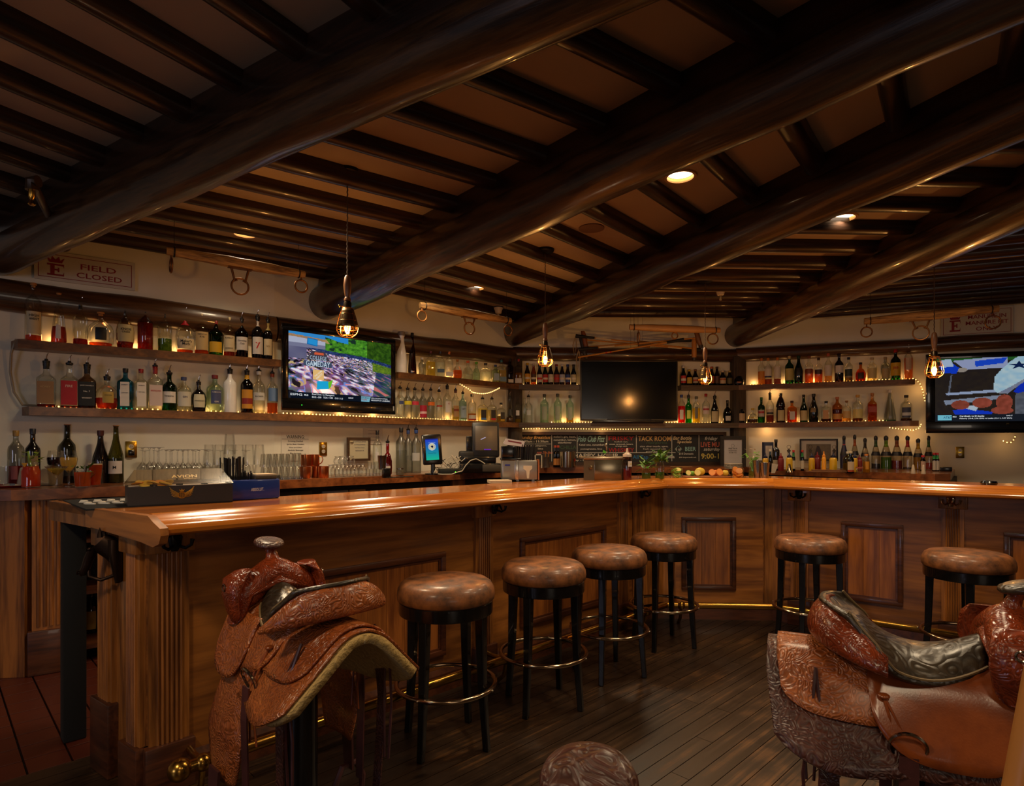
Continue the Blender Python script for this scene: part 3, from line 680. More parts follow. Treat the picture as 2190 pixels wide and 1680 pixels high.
def bottle(x, y, z, rz, R, H, shape, gl, liq, fill, lab, cap, pour, label, cat='bottle', txt=None, group=None, band=None, name='liquor_bottle'):
    prof, sq, body = SH[shape]
    t = thing(name, label, cat, (x, y, z), rz, group)
    minr = min(.0135, R*.6)
    pr = [(max(r*R, minr) if h > .7 else r*R, h*H) for r, h in prof]
    op = sum(gl) < 60
    gm = P(gl, .12, 0, .6) if op else (P((205, 205, 200), .35) if gl == 'w' else glass(gl, .45, .25 if gl == FR else .03))
    if gl == (240, 240, 236): gm = P(gl, .2, 0, .5)
    ob = obj('bottle_body', MB().lathe([(1e-5, 0)]+pr, 20, sq=sq), gm, t, ang=50)
    if liq and not op:
        fz = fill*H; lp = [(1e-5, .006)]; last = None
        for r, h in pr:
            if h < .006: lp.append((r*.93, .006)); continue
            if h <= fz: lp.append((r*.94, h)); last = (r, h)
            else:
                lr, lh = last or pr[0]; k = (fz-lh)/(h-lh) if h > lh else 0
                lp.append(((lr+(r-lr)*k)*.94, fz)); break
        lp.append((1e-5, fz)); obj('liquid', MB().lathe(lp, 18, sq=sq), liquid(liq, .5), t, ang=50)
    def patch(nm, z0, z1, half, col, par=t, k=1.02, rough=.5):
        mb = MB(); n = 10
        def rad(zz_):
            for (r0, h0), (r1, h1) in zip(pr, pr[1:]):
                if h0 <= zz_ <= h1: return r0+(r1-r0)*(zz_-h0)/max(h1-h0, 1e-6)
            return pr[0][0]
        def fn(u, v):
            a = -pi/2+half*(2*u-1); zz_ = z0+(z1-z0)*v; rr_ = rad(zz_)*k+.0006; q_ = sqf(a, sq)
            return (rr_*q_*cos(a), rr_*q_*sin(a), zz_)
        mb.grid(fn, n, 4); return obj(nm, mb, P(col, rough), par)
    lo = None
    if lab:
        c1, a0, a1 = lab[0], lab[1], lab[2]; half = lab[3] if len(lab) > 3 else (.95 if not sq else .72)
        lo = patch('label', a0*H, a1*H, half, c1)
        if len(lab) > 4: patch('label_band', (a0+(a1-a0)*lab[5])*H, (a0+(a1-a0)*lab[6])*H, half*.96, lab[4], lo, 1.03)
        if txt:
            for (s_, fz, fw_, col) in txt:
                zc = (a0+(a1-a0)*fz)*H; w_ = min(R*1.55, .2)*fw_
                text(s_, P(col, .6), lo, (0, -R*(1.055 if not sq else 1.04)-.0012, zc), wd=w_, bend=0 if sq else R*1.05)
    if band: patch('neck_band', band[1]*H, band[2]*H, pi*.98, band[0], t, 1.06)
    nr = pr[-1][0]
    if cap is not None:
        cm = corkm if cap == 'cork' else P(cap, .4)
        h0 = pr[-1][1]-.012; h1 = H
        if cap == 'cork': obj('cork', MB().lathe([(nr*.7, h0), (nr*.72, h0+.012), (nr*1.15, h0+.013), (nr*1.15, h1), (1e-5, h1)], 14), cm, t)
        else: obj('cap', MB().lathe([(nr*1.1, min(h0, .9*H)), (nr*1.18, h1-.003), (nr*1.05, h1), (1e-5, h1)], 14), cm, t)
    if pour:
        p = link('pourer', None, None, t, (0, 0, H))
        obj('stopper', MB().lathe([(nr*.95, -.012), (nr*1.25, -.006), (nr*1.25, .004), (nr*.6, .008), (nr*.55, .018), (1e-5, .018)], 12), P((16, 16, 16), .4), p)
        obj('spout', MB().tube([(0, 0, .014), (.001, -.002, .03), (.006, -.006, .046), (.012, -.012, .056)], [.0042, .0038, .003, .0026], 8), chrome, p)
    return t
def row(line, off, z, items, zoom, group, nm='liquor_bottle', wide=1.0, sub=''):
    s_, ox, oy = zoom
    for it in items:
        cx, wd, top, shape, gl, liq, fill, lab, cap, pour, label = it[:11]; kw = it[11] if len(it) > 11 else {}
        px = cx/s_+ox; p = line.hit(px, off); D = p[1]
        ytop = top/s_+oy; H = (HY-ytop)*D/F+EYE-z
        R = wd/s_*D/F/2*wide
        sq = SH[shape][1]
        face = atan2(-p[0], p[1])*.0 + atan2(p[0], p[1])*-1
        rz = line.rz*.45+face*.55 + random.uniform(-.12, .12)
        if sq: R *= .90
        bottle(p[0], p[1], z, rz, R, H, shape, gl, liq, fill, lab, cap, pour, label+sub, group=group, name=nm, **kw)
CR = (206, 190, 150); WH = (214, 208, 198); TN = (150, 124, 84); RD = (150, 22, 22); YE = (206, 164, 30); KB = (16, 15, 15); A1_ = (170, 60, 8); A2_ = (120, 30, 8); NV = (24, 34, 86)
BLK = (18, 16, 16); DRD = (110, 16, 12)
OFF = .062
row(L1, OFF, ZU, [
 (222, 92, 140, 'tall', CL, A1_, .10, (CR, .12, .50), 'cork', 0, 'tall clear bottle with aged tan label and cork, first on the top left shelf', {'txt': [('HIGH', .82, .8, BLK), ('WEST', .66, .8, BLK)]}),
 (392, 92, 208, 'cone', CL, A2_, .33, (WH, .08, .36, .34), 'cork', 0, 'clear tapered bottle with a narrow white strip label and cork'),
 (535, 86, 290, 'tall', CL, DRD, .15, None, BLK, 1, 'clear unlabelled bottle with a little dark red liquor and a pourer'),
 (670, 150, 335, 'squat', CL, A1_, .10, (KB, .16, .52, .42), 'cork', 0, 'broad clear decanter bottle with a black shield label and cork'),
 (832, 106, 318, 'squat', (220, 214, 196), A2_, .38, ((190, 172, 120), .16, .60, 1.0), BLK, 0, 'squat bottle with torn-looking cream newsprint label and black cap', {'txt': [('KNOB', .72, .75, BLK), ('CREEK', .56, .6, BLK)]}),
 (967, 92, 315, 'tall', (214, 190, 170), (150, 36, 22), .66, None, BLK, 0, 'unlabelled bottle nearly full of reddish whiskey with black cap'),
 (1097, 86, 350, 'tall', CL, (70, 100, 20), .34, None, BLK, 1, 'clear bottle a third full of green liqueur with pourer'),
 (1230, 112, 352, 'squat', CL, A1_, .08, (CR, .10, .36, 1.05), (160, 14, 26), 1, 'squat bottle with cream label and dripping red wax neck', {'txt': [("Maker's", .76, .8, BLK), ('Mark', .48, .55, BLK)], 'band': ((160, 14, 26), .72, .93)}),
 (1342, 88, 345, 'std', CL, A1_, .10, ((186, 160, 108), .10, .54), (196, 180, 140), 0, 'bottle with sepia picture label and cream capsule on the top left shelf', {'txt': [('TEMPLETON', .86, .85, BLK), ('RYE', .72, .4, BLK)]}),
 (1436, 88, 392, 'std', GR, None, 0, (YE, .08, .38), (140, 24, 24), 0, 'short green bottle with yellow label and red cap'),
 (1526, 74, 368, 'std', CL, A2_, .12, (CR, .12, .52), (196, 180, 130), 0, 'slim clear bottle with cream label and cream capsule', {'txt': [("RUSSELL'S", .85, .9, BLK), ('RESERVE', .2, .8, BLK)]}),
 (1608, 80, 380, 'std', (96, 40, 14), A2_, .5, (WH, .18, .52), BLK, 1, 'dark amber bottle with white script label, left of the big red 7', {'txt': [('Canadian', .72, .9, (30, 30, 60)), ('Club', .5, .45, (30, 30, 60))]}),
 (1713, 74, 362, 'std', BK, None, 0, (WH, .10, .50), BLK, 1, 'dark bottle with a white label and a big red 7', {'txt': [('7', .5, .5, (180, 14, 20))], 'band': ((200, 190, 180), .76, .88)}),
 (1782, 60, 382, 'std', BK, None, 0, (CR, .10, .50), BLK, 1, 'narrow dark bottle with cream label between the big red 7 and the television', {'txt': [('VO', .55, .5, (120, 90, 30))], 'band': ((170, 150, 80), .72, .90)}),
], (3.111, 0, 560), 'bottles on the upper left shelf')
row(L1, OFF, ZL, [
 (308, 112, 662, 'sq', CL, A2_, .07, ((150, 112, 70), .08, .56), BLK, 1, 'square bottle with brown paper label and tall black pourer neck', {'txt': [('HONEY', .75, .7, (190, 160, 110))], 'band': (BLK, .84, .955)}),
 (462, 110, 675, 'sq', CL, A2_, .05, ((170, 24, 34), .06, .60), None, 1, 'square bottle with bright red label', {'txt': [('FIRE', .78, .5, (220, 190, 180))]}),
 (580, 110, 685, 'sq', (190, 170, 150), (60, 18, 6), .60, (KB, .06, .60), BLK, 1, 'square bottle with black label, white lettering and black neck', {'txt': [("JACK DANIEL'S", .84, .95, WH), ('No. 7', .6, .45, WH), ('WHISKEY', .32, .7, WH)], 'band': (BLK, .80, .955)}),
 (712, 128, 765, 'squat', CL, (150, 44, 8), .34, ((170, 140, 60), .18, .52, .50), BLK, 1, 'rounded crown-shaped bottle with a gold label, half full of amber', {'txt': [('CROWN', .7, .42, BLK)]}),
 (835, 102, 708, 'sqs', BLU, None, 0, (WH, .08, .66, .5), BLK, 0, 'blue glass bottle with narrow white label and black cap', {'txt': [('BOMBAY', .88, .5, NV), ('SAPPHIRE', .55, .5, NV)]}),
 (938, 92, 712, 'sqs', CL, None, 0, (WH, .08, .66, .55), (140, 20, 20), 0, 'clear gin bottle with narrow white label and red cap', {'txt': [('BOMBAY', .88, .55, BLK), ('DRY GIN', .6, .5, BLK)]}),
 (1032, 94, 690, 'sqs', CL, None, 0, ((200, 180, 172), .10, .56), (150, 20, 20), 1, 'clear bottle with red lettering, red neck band and pourer', {'txt': [('BEEFEATER', .72, .9, (170, 20, 26))], 'band': ((150, 20, 20), .82, .94)}),
 (1127, 90, 738, 'std', GR, None, 0, (WH, .20, .50), None, 1, 'bright green glass bottle with white script label and red seal', {'txt': [('Tanqueray', .6, .85, BLK)]}),
 (1223, 92, 765, 'std', CL, (206, 200, 170), .2, ((196, 192, 176), .14, .56), (60, 70, 110), 0, 'short clear apothecary bottle with off-white label', {'txt': [('GIN', .65, .4, NV)]}),
 (1322, 94, 800, 'squat', BK, None, 0, ((196, 190, 160), .14, .58, .75), BLK, 1, 'short black apothecary bottle with cream diamond label', {'txt': [("HENDRICK'S", .5, .85, BLK)]}),
 (1430, 104, 752, 'std', LG, None, 0, ((60, 70, 110), .22, .58, .62), (120, 30, 30), 0, 'pale green bottle with round blue label', {'txt': [('PLYMOUTH', .85, .66, WH), ('GIN', .15, .3, WH)]}),
 (1530, 82, 716, 'tall', (240, 240, 236), None, 0, None, (30, 30, 30), 1, 'opaque white bottle with palm and sunset picture', {'lab': None} if False else {}),
 (1643, 78, 724, 'tall', BR, None, 0, ((190, 130, 24), .10, .55, .95, (130, 24, 16), .25, .55), (30, 20, 14), 1, 'dark brown rum bottle with yellow and red label', {'band': ((200, 150, 20), .80, .94)}),
 (1722, 80, 722, 'std', CL, (210, 205, 170), .08, ((188, 186, 178), .30, .48), (220, 220, 215), 1, 'clear bottle with pale label and a red dot above it', {'txt': [('BACARDI', .5, .85, BLK)]}),
 (1812, 70, 738, 'std', CL, (190, 90, 26), .26, ((90, 120, 160), .30, .62), (150, 60, 20), 1, 'clear spiced rum bottle with a blue picture label beside the television'),
], (3.111, 0, 560), 'bottles on the lower left shelf')
row(L2, OFF, ZU, [
 (202, 118, 48, 'pear', (240, 240, 236), None, 0, None, (120, 112, 104), 0, 'white ceramic bottle painted with blue patterns and a silver top', {'txt': None}),
 (322, 98, 60, 'cone', (150, 60, 10), (110, 40, 6), .5, None, BLK, 0, 'tall brown cone bottle with thin black stopper beside the white ceramic one'),
 (430, 80, 335, 'std', FR, None, 0, None, WH, 0, 'small frosted pale bottle glowing from the rope light'),
 (525, 108, 262, 'sqs', CL, (200, 180, 80), .56, None, (90, 20, 34), 0, 'wide clear bottle of pale yellow tequila with maroon stopper'),
 (632, 100, 268, 'sqs', CL, (200, 205, 200), .56, ((60, 90, 120), .16, .30), (26, 30, 50), 0, 'clear bottle with small blue label and navy stopper'),
 (730, 95, 270, 'sqs', CL, None, 0, (WH, .06, .22, .8), (190, 100, 40), 0, 'clear bottle with low white label and orange stopper'),
 (826, 104, 358, 'round', CL, (190, 96, 14), .44, None, 'cork', 0, 'round flask of amber tequila with cork ball'),
 (942, 118, 372, 'round', CL, (200, 204, 190), .3, None, (190, 76, 30), 0, 'round clear flask with orange stopper'),
 (1037, 84, 384, 'round', LG, (205, 210, 200), .4, None, (80, 150, 30), 0, 'small pear-shaped flask with lime green stopper'),
 (1140, 122, 398, 'sqs', CL, (205, 210, 200), .5, None, BLK, 0, 'square clear decanter with black stopper on the upper shelf'),
 (1250, 96, 416, 'sqs', LG, None, 0, ((150, 170, 180), .10, .5, .6), (40, 60, 130), 0, 'pale bottle with round blue label and blue neck'),
 (1316, 104, 360, 'sqs', CL, (210, 190, 130), .55, ((110, 140, 160), .06, .26), (40, 110, 130), 1, 'faceted bottle with teal neck and pourer'),
 (1412, 76, 345, 'sqs', (150, 80, 20), (140, 60, 8), .5, (WH, .05, .18, .7), BLK, 0, 'dark amber square bottle next to the corner post'),
], (5.214, 820, 700), 'bottles on the shelf right of the left television')
row(L3, OFF, ZU, [
 (1505, 92, 352, 'sqs', CL, (200, 130, 10), .45, (WH, .06, .24), (160, 50, 50), 0, 'faceted bottle of golden tequila with pink-red stopper'),
], (5.214, 820, 700), 'bottles on the shelf right of the left television')
bc_ = [(BR, (206, 150, 20), (200, 160, 20), 'yellow label and yellow cap'), ((196, 130, 40), (70, 40, 20), (190, 180, 160), 'brown label and clear golden glass'), (BR, (200, 190, 180), (30, 20, 20), 'white and red label'), ((40, 110, 30), (180, 30, 24), (60, 130, 30), 'green glass and red star label'), (BR, (196, 190, 170), (190, 190, 180), 'white label with a round picture'), (BR, (150, 60, 50), (120, 20, 20), 'dull red label'), (BR, (170, 180, 200), (200, 200, 200), 'pointed blue and white label'), (BR, (30, 60, 130), (30, 50, 120), 'solid blue label'), (DG, (190, 180, 140), (40, 30, 20), 'cream label beside the black television')]
xs = [1605, 1675, 1741, 1804, 1865, 1930, 1992, 2055, 2120]; tp = [395, 402, 412, 412, 408, 410, 410, 412, 412]
row(L3, OFF, ZU, [(xs[i], 62, tp[i], 'beer', b[0], None, 0, (b[1], .12, .50, 1.1, (190, 30, 30) if i in (2, 5) else (215, 205, 185), .35, .6), b[2], 0, 'beer bottle with '+b[3]) for i, b in enumerate(bc_)], (5.214, 820, 700), 'beer bottles left of the black television', 'beer_bottle')
FRB = FR
def hs(c): return ((40, 34, 30), .06, .50, .55, c, .0, .2)
row(L2, OFF, ZL, [
 (185, 104, 670, 'std', CL, None, 0, ((44, 60, 110), .46, .56, .5), None, 1, 'clear vodka bottle with small blue label beside the left television'),
 (270, 90, 682, 'std', FRB, None, 0, ((206, 190, 30), .46, .58, 1.0), None, 1, 'frosted bottle with yellow band'),
 (350, 90, 685, 'std', FRB, None, 0, ((200, 50, 70), .46, .58, 1.0), None, 1, 'frosted bottle with pink-red band'),
 (440, 88, 690, 'std', FRB, None, 0, ((170, 20, 50), .06, .46, 1.1, (220, 180, 180), .3, .5), None, 1, 'bottle with red flowered label'),
 (528, 88, 690, 'std', FRB, None, 0, ((220, 110, 30), .46, .58, 1.0), None, 1, 'frosted bottle with orange band'),
 (620, 78, 705, 'std', CL, None, 0, ((170, 60, 40), .44, .5, .9), None, 1, 'clear ribbed bottle with thin red label'),
 (712, 98, 650, 'std', CL, None, 0, (WH, .22, .54, .8), BLK, 1, 'clear tall bottle with white label and red mark', {'txt': [('K', .8, .2, RD)]}),
 (805, 88, 695, 'tall', CL, (180, 160, 80), .4, ((170, 130, 80), .12, .48, .7, (130, 50, 20), .5, .7), (90, 40, 20), 1, 'bottle with tan label and brown round mark'),
 (886, 84, 728, 'tall', (200, 228, 232), None, 0, ((150, 172, 182), .10, .52), None, 1, 'pale blue bottle with grey label', {'txt': [('NETT', .75, .7, (50, 56, 66))]}),
 (987, 94, 742, 'std', CL, (190, 120, 20), .28, ((206, 200, 180), .04, .22, 1.1, (170, 30, 24), .0, .25), BLK, 0, 'clear bottle with black pourer and red-edged low label'),
 (1105, 108, 788, 'sq', CL, (206, 196, 120), .55, hs((60, 110, 170)), None, 1, 'flat square bottle with black horseshoe and blue tag'),
 (1210, 98, 790, 'sq', CL, (204, 190, 120), .5, hs((190, 30, 40)), None, 1, 'flat square bottle with black horseshoe and red tag'),
 (1312, 88, 838, 'sq', CL, (190, 150, 20), .3, hs((190, 150, 20)), BLK, 0, 'flat square bottle with black horseshoe and black cap'),
 (1410, 84, 765, 'cone', CL, (110, 60, 10), .2, ((34, 36, 34), .26, .5, .9), BLK, 1, 'conical clear bottle with black label in front of the post'),
], (5.214, 820, 700), 'bottles on the lower shelf right of the left television')
row(L3, OFF, ZL, [
 (1495, 78, 755, 'std', CL, (200, 160, 20), .14, (WH, .26, .44, .5), None, 0, 'clear open bottle with a finger of yellow liquor', ),
 (1572, 70, 770, 'std', CL, None, 0, None, None, 0, 'clear bottle half hidden behind a clear pourer bottle'),
 (1618, 90, 765, 'std', CL, (210, 214, 205), .3, ((190, 196, 190), .28, .46, .5), None, 1, 'clear bottle with pale label and long pourer on grey shelf'),
 (1795, 94, 742, 'tall', LG, (205, 210, 190), .3, ((150, 156, 130), .10, .56, .6), (60, 60, 50), 0, 'embossed pale green bottle, left of three alike'),
 (1943, 90, 738, 'tall', LG, (205, 210, 190), .3, ((150, 156, 130), .10, .56, .6), (60, 60, 50), 0, 'embossed pale green bottle, middle of three alike'),
 (2080, 86, 756, 'tall', LG, (206, 150, 40), .18, ((150, 156, 130), .10, .56, .6), (60, 60, 50), 0, 'embossed bottle with golden liquor beside the black television'),
], (5.214, 820, 700), 'clear bottles on the grey shelf')
Z3 = (3.652, 1060, 640)
row(L3, OFF, ZU, [
 (1467, 42, 520, 'beer', (40, 100, 40), None, 0, ((180, 40, 40), .12, .5, 1.1, (210, 210, 200), .3, .6), (200, 200, 195), 0, 'green beer bottle with red and white label right of the black television'),
 (1512, 45, 548, 'beer', (44, 34, 12), None, 0, ((190, 160, 40), .12, .5, 1.0), (190, 160, 30), 0, 'dark beer bottle with yellow round label'),
 (1560, 44, 546, 'beer', BR, None, 0, ((180, 170, 150), .15, .5, 1.0, (170, 60, 30), .3, .6), (110, 70, 40), 0, 'brown beer bottle with white and rust label'),
 (1608, 44, 548, 'beer', BR, None, 0, ((160, 110, 40), .15, .5, 1.0), (160, 120, 50), 0, 'brown beer bottle behind the caged bulb'),
 (1687, 42, 526, 'beer', BR, None, 0, ((180, 90, 40), .12, .5, 1.0), (180, 90, 40), 0, 'brown beer bottle with orange label and orange neck'),
 (1728, 40, 526, 'beer', BR, None, 0, ((80, 50, 34), .12, .5, 1.0), (60, 40, 30), 0, 'tall brown beer bottle with dull brown label'),
 (1773, 50, 556, 'beer', BR, None, 0, ((200, 180, 150), .12, .5, 1.0, (170, 90, 40), .6, .9), (200, 180, 150), 0, 'stubby brown beer bottle with pale label'),
 (1826, 46, 556, 'beer', BK, None, 0, ((90, 84, 50), .12, .5, 1.0), (170, 150, 90), 0, 'dark stout bottle with gold foil neck'),
 (1898, 84, 560, 'round', DG, (60, 60, 16), .4, ((150, 80, 30), .16, .26, .4), (70, 50, 24), 0, 'squat dark green round bottle in front of the right corner post'),
], Z3, 'bottles on the short shelf right of the black television', 'beer_bottle')
row(L3, OFF, ZL, [
 (1452, 56, 744, 'tall', CL, (200, 10, 16), .60, ((200, 190, 170), .12, .46, .5), (30, 40, 110), 0, 'bright red liqueur bottle with blue cap beside the black television'),
 (1507, 50, 752, 'bord', (60, 190, 50), (50, 180, 30), .6, ((196, 210, 80), .16, .46, .6), BLK, 1, 'bright green liqueur bottle with pourer'),
 (1567, 60, 756, 'tall', CL, (206, 180, 40), .55, ((90, 90, 80), .16, .6, .35), (90, 84, 70), 0, 'tall bottle of yellow liqueur with dark strip label'),
 (1642, 60, 736, 'std', CL, (210, 210, 200), .2, ((196, 180, 170), .30, .56, .8, (150, 40, 50), .5, .75), (160, 24, 24), 0, 'clear vermouth bottle with red cap'),
 (1711, 62, 756, 'burg', (50, 48, 20), None, 0, ((186, 170, 130), .04, .44, .9), BLK, 1, 'dark olive wine bottle with cream label and pourer'),
 (1810, 70, 786, 'round', DG, None, 0, ((190, 186, 176), .10, .30, .55), BLK, 0, 'dark green round-shouldered bottle with white disc label'),
 (1920, 54, 816, 'std', (60, 26, 12), None, 0, ((190, 160, 120), .12, .5, 1.0), (170, 34, 20), 0, 'dark brown bottle with red cap in front of the right post'),
], Z3, 'bottles on the grey shelf right of the black television')
Z4 = (5.6, 1540, 660); Z5 = (5.25, 1850, 640)
row(L4, OFF, ZU, [
 (495, 80, 592, 'tall', CL, (196, 130, 40), .5, ((200, 130, 40), .20, .50, .6), (190, 110, 50), 0, 'slender clear bottle with orange label, first on the right wall'),
 (575, 88, 590, 'std', CL, (150, 60, 20), .2, (WH, .26, .72, 1.0, (30, 40, 90), 0, .12), (190, 110, 40), 0, 'whisky bottle with white label over a blue stripe'),
 (688, 82, 585, 'std', CL, (130, 50, 18), .2, (WH, .22, .66, 1.0), (190, 110, 40), 0, 'whisky bottle with plain white label left of the green bottles'),
 (830, 98, 566, 'std', (30, 120, 50), None, 0, ((180, 170, 100), .12, .54, 1.0), (200, 180, 130), 0, 'green bottle with cream label on the right wall shelf'),
 (940, 98, 562, 'burg', (24, 90, 40), None, 0, ((20, 20, 22), .28, .56, .8), (30, 60, 40), 0, 'green tapered bottle with black label'),
 (1065, 92, 566, 'std', CL, (180, 84, 20), .5, ((120, 60, 30), .34, .52, .9), (120, 70, 40), 0, 'amber whisky bottle third right of the green pair'),
 (1180, 88, 586, 'std', CL, (180, 84, 20), .5, ((60, 34, 20), .34, .52, .9), (60, 40, 30), 0, 'short amber whisky bottle with dark label'),
 (1295, 84, 532, 'std', CL, (200, 150, 80), .4, (WH, .22, .58, 1.0), (180, 84, 60), 0, 'pale whisky bottle with copper capsule'),
 (1425, 98, 540, 'std', (60, 24, 16), None, 0, (WH, .32, .58, 1.0), (40, 24, 24), 0, 'dark bottle with two white labels'),
 (1540, 88, 580, 'std', CL, (110, 80, 30), .3, ((40, 54, 44), .16, .5, 1.0, (150, 140, 100), .0, .2), (26, 40, 60), 0, 'bottle with dark green label and navy neck'),
 (1683, 114, 642, 'round', (220, 160, 80), (190, 84, 14), .5, ((60, 34, 20), .12, .44, .6), (40, 30, 26), 0, 'squat amber round bottle with dark label on right wall'),
], Z4, 'whisky bottles on the upper right shelf')
row(L4, OFF, ZU, [
 (78, 98, 652, 'std', CL, (196, 176, 120), .5, ((206, 190, 130), .10, .54, .95), (190, 170, 140), 0, 'clear bottle with large cream label in front of the rope light'),
 (228, 92, 646, 'std', FR, None, 0, ((176, 156, 110), .10, .5, .9), (150, 130, 100), 0, 'frosted bottle with tan label left of the red-capped green bottle'),
 (343, 100, 562, 'std', (20, 100, 30), None, 0, (YE, .14, .56, 1.1), (160, 24, 20), 0, 'green bottle with yellow label, red letters and red cap', {'txt': [('J&B', .58, .75, (170, 20, 16))]}),
 (488, 84, 508, 'std', CL, (200, 120, 60), .62, ((200, 180, 160), .28, .62, .7), (200, 190, 180), 0, 'tall clear bottle with white label, last before the rope light loop'),
], Z5, 'whisky bottles on the upper right shelf')
row(L4, OFF, ZL, [
 (390, 122, 1190, 'round', CL, (60, 26, 8), .26, ((190, 160, 60), .30, .40, .3), (206, 170, 60), 0, 'squat round flask of dark liqueur with yellow top'),
 (495, 80, 1060, 'bord', (30, 120, 50), None, 0, ((190, 170, 160), .24, .50, .9, (170, 40, 40), .5, .8), (30, 100, 40), 0, 'slim green bottle with red and white label'),
 (598, 86, 1015, 'std', CL, (130, 50, 26), .26, ((190, 176, 150), .28, .46, 1.0, (40, 40, 40), 0, .4), BLK, 1, 'clear bottle with cream and black label and black neck', {'band': (BLK, .78, .94)}),
 (725, 104, 1012, 'monk', (80, 36, 14), None, 0, ((196, 180, 130), .06, .42, .8), BLK, 0, 'brown bottle shaped like a robed monk with cream label'),
 (860, 112, 1102, 'sqs', (230, 180, 110), (190, 90, 20), .5, ((200, 190, 180), .12, .5, .5), (70, 40, 30), 0, 'squat amber bottle with white figure label'),
 (1000, 84, 1028, 'burg', (30, 110, 44), None, 0, ((190, 170, 120), .06, .42, 1.0), BLK, 0, 'green champagne-shaped bottle with cream label'),
 (1120, 104, 1018, 'burg', (12, 14, 12), None, 0, ((120, 96, 60), .34, .5, .6), BLK, 0, 'black cream liqueur bottle with oval label'),
 (1270, 118, 1106, 'sqs', CL, (70, 26, 8), .16, ((190, 140, 90), .14, .56, .5), (24, 20, 18), 0, 'square decanter with wide flat black cap'),
 (1403, 108, 1056, 'std', (220, 170, 110), (110, 40, 8), .5, ((190, 130, 60), .10, .32, 1.0), (190, 110, 70), 0, 'amber bottle with gold label and copper neck'),
 (1515, 96, 1100, 'std', CL, (190, 140, 70), .4, ((190, 150, 90), .16, .5, 1.0), 'cork', 0, 'tan labelled bottle with cork beside the gold neck bottle'),
 (1648, 114, 1030, 'std', CL, (120, 60, 16), .12, ((200, 180, 110), .12, .46, 1.0), (200, 150, 60), 0, 'bottle with cream label and long gold neck'),
], Z4, 'bottles on the lower right shelf')
row(L4, OFF, ZL, [
 (80, 98, 1050, 'sq', (236, 190, 120), (190, 110, 40), .6, ((150, 40, 20), .32, .52, .8), (180, 120, 60), 0, 'square amber bottle with slanted red label', {}),
 (280, 118, 1012, 'cone', FR, (90, 160, 130), .04, None, WH, 0, 'pale conical bottle with a teal foot'),
 (463, 112, 1074, 'std', CL, (100, 50, 20), .10, ((60, 66, 90), .12, .52, .8, (190, 190, 190), .2, .5), BLK, 0, 'clear round bottle with blue-grey label, last on the lower right shelf'),
], Z5, 'bottles on the lower right shelf')
# ---------------------------------------------------------------- televisions
def screen(nm, x0, x1, z0, z1, y, nx, nz, fn, parent, strength):
    me = bpy.data.meshes.new(nm); vs = []; fs = []
    for j in range(nz+1):
        for i in range(nx+1): vs.append((x0+(x1-x0)*i/nx, y, z0+(z1-z0)*j/nz))
    for j in range(nz):
        for i in range(nx): a = j*(nx+1)+i; fs.append((a, a+1, a+nx+2, a+nx+1))
    me.from_pydata(vs, [], fs); ca = me.color_attributes.new('picture', 'FLOAT_COLOR', 'CORNER'); data = []
    for j in range(nz):
        for i in range(nx):
            c = lin([max(0, min(255, v)) for v in fn((i+.5)/nx, (j+.5)/nz)]); data += list(c)*4
    ca.data.foreach_set('color', data)
    def mk(m, N, L, b):
        a = N.new('ShaderNodeAttribute'); a.attribute_name = 'picture'
        b.inputs['Base Color'].default_value = (0, 0, 0, 1); b.inputs['Roughness'].default_value = .15
        L.new(a.outputs['Color'], b.inputs['Emission Color']); b.inputs['Emission Strength'].default_value = strength
    return link(nm, me, mat('lit_screen_%s' % strength, mk), parent)
bez = P((8, 8, 9), .18, 0, .6)
def tv(label, p, rz, w_, h_, sides=.05, top=.05, bot=.09, d=.07, bm=None):
    t = thing('television', label, 'television', (p[0], p[1], p[2]), rz)
    fr = MB(); m_ = bm or bez
    fr.box((0, 0, 0), (w_, .02, bot), .004); fr.box((0, 0, h_-top), (w_, .02, h_), .004)
    fr.box((0, 0, bot*.8), (sides, .02, h_-top*.8), .004); fr.box((w_-sides, 0, bot*.8), (w_, .02, h_-top*.8), .004)
    obj('bezel', fr, m_, t); obj('rear_case', MB().box((.02, .018, .02), (w_-.02, d, h_-.02), .01), bez, t)
    return t
vnoise = random.Random(11); NZ = [[vnoise.random() for _ in range(64)] for _ in range(64)]
def ns(x, y):
    xi, yi = int(x) % 64, int(y) % 64; fx, fy = x-int(x), y-int(y); a, b = NZ[yi][xi], NZ[yi][(xi+1) % 64]; c, d = NZ[(yi+1) % 64][xi], NZ[(yi+1) % 64][(xi+1) % 64]
    return (a*(1-fx)+b*fx)*(1-fy)+(c*(1-fx)+d*fx)*fy
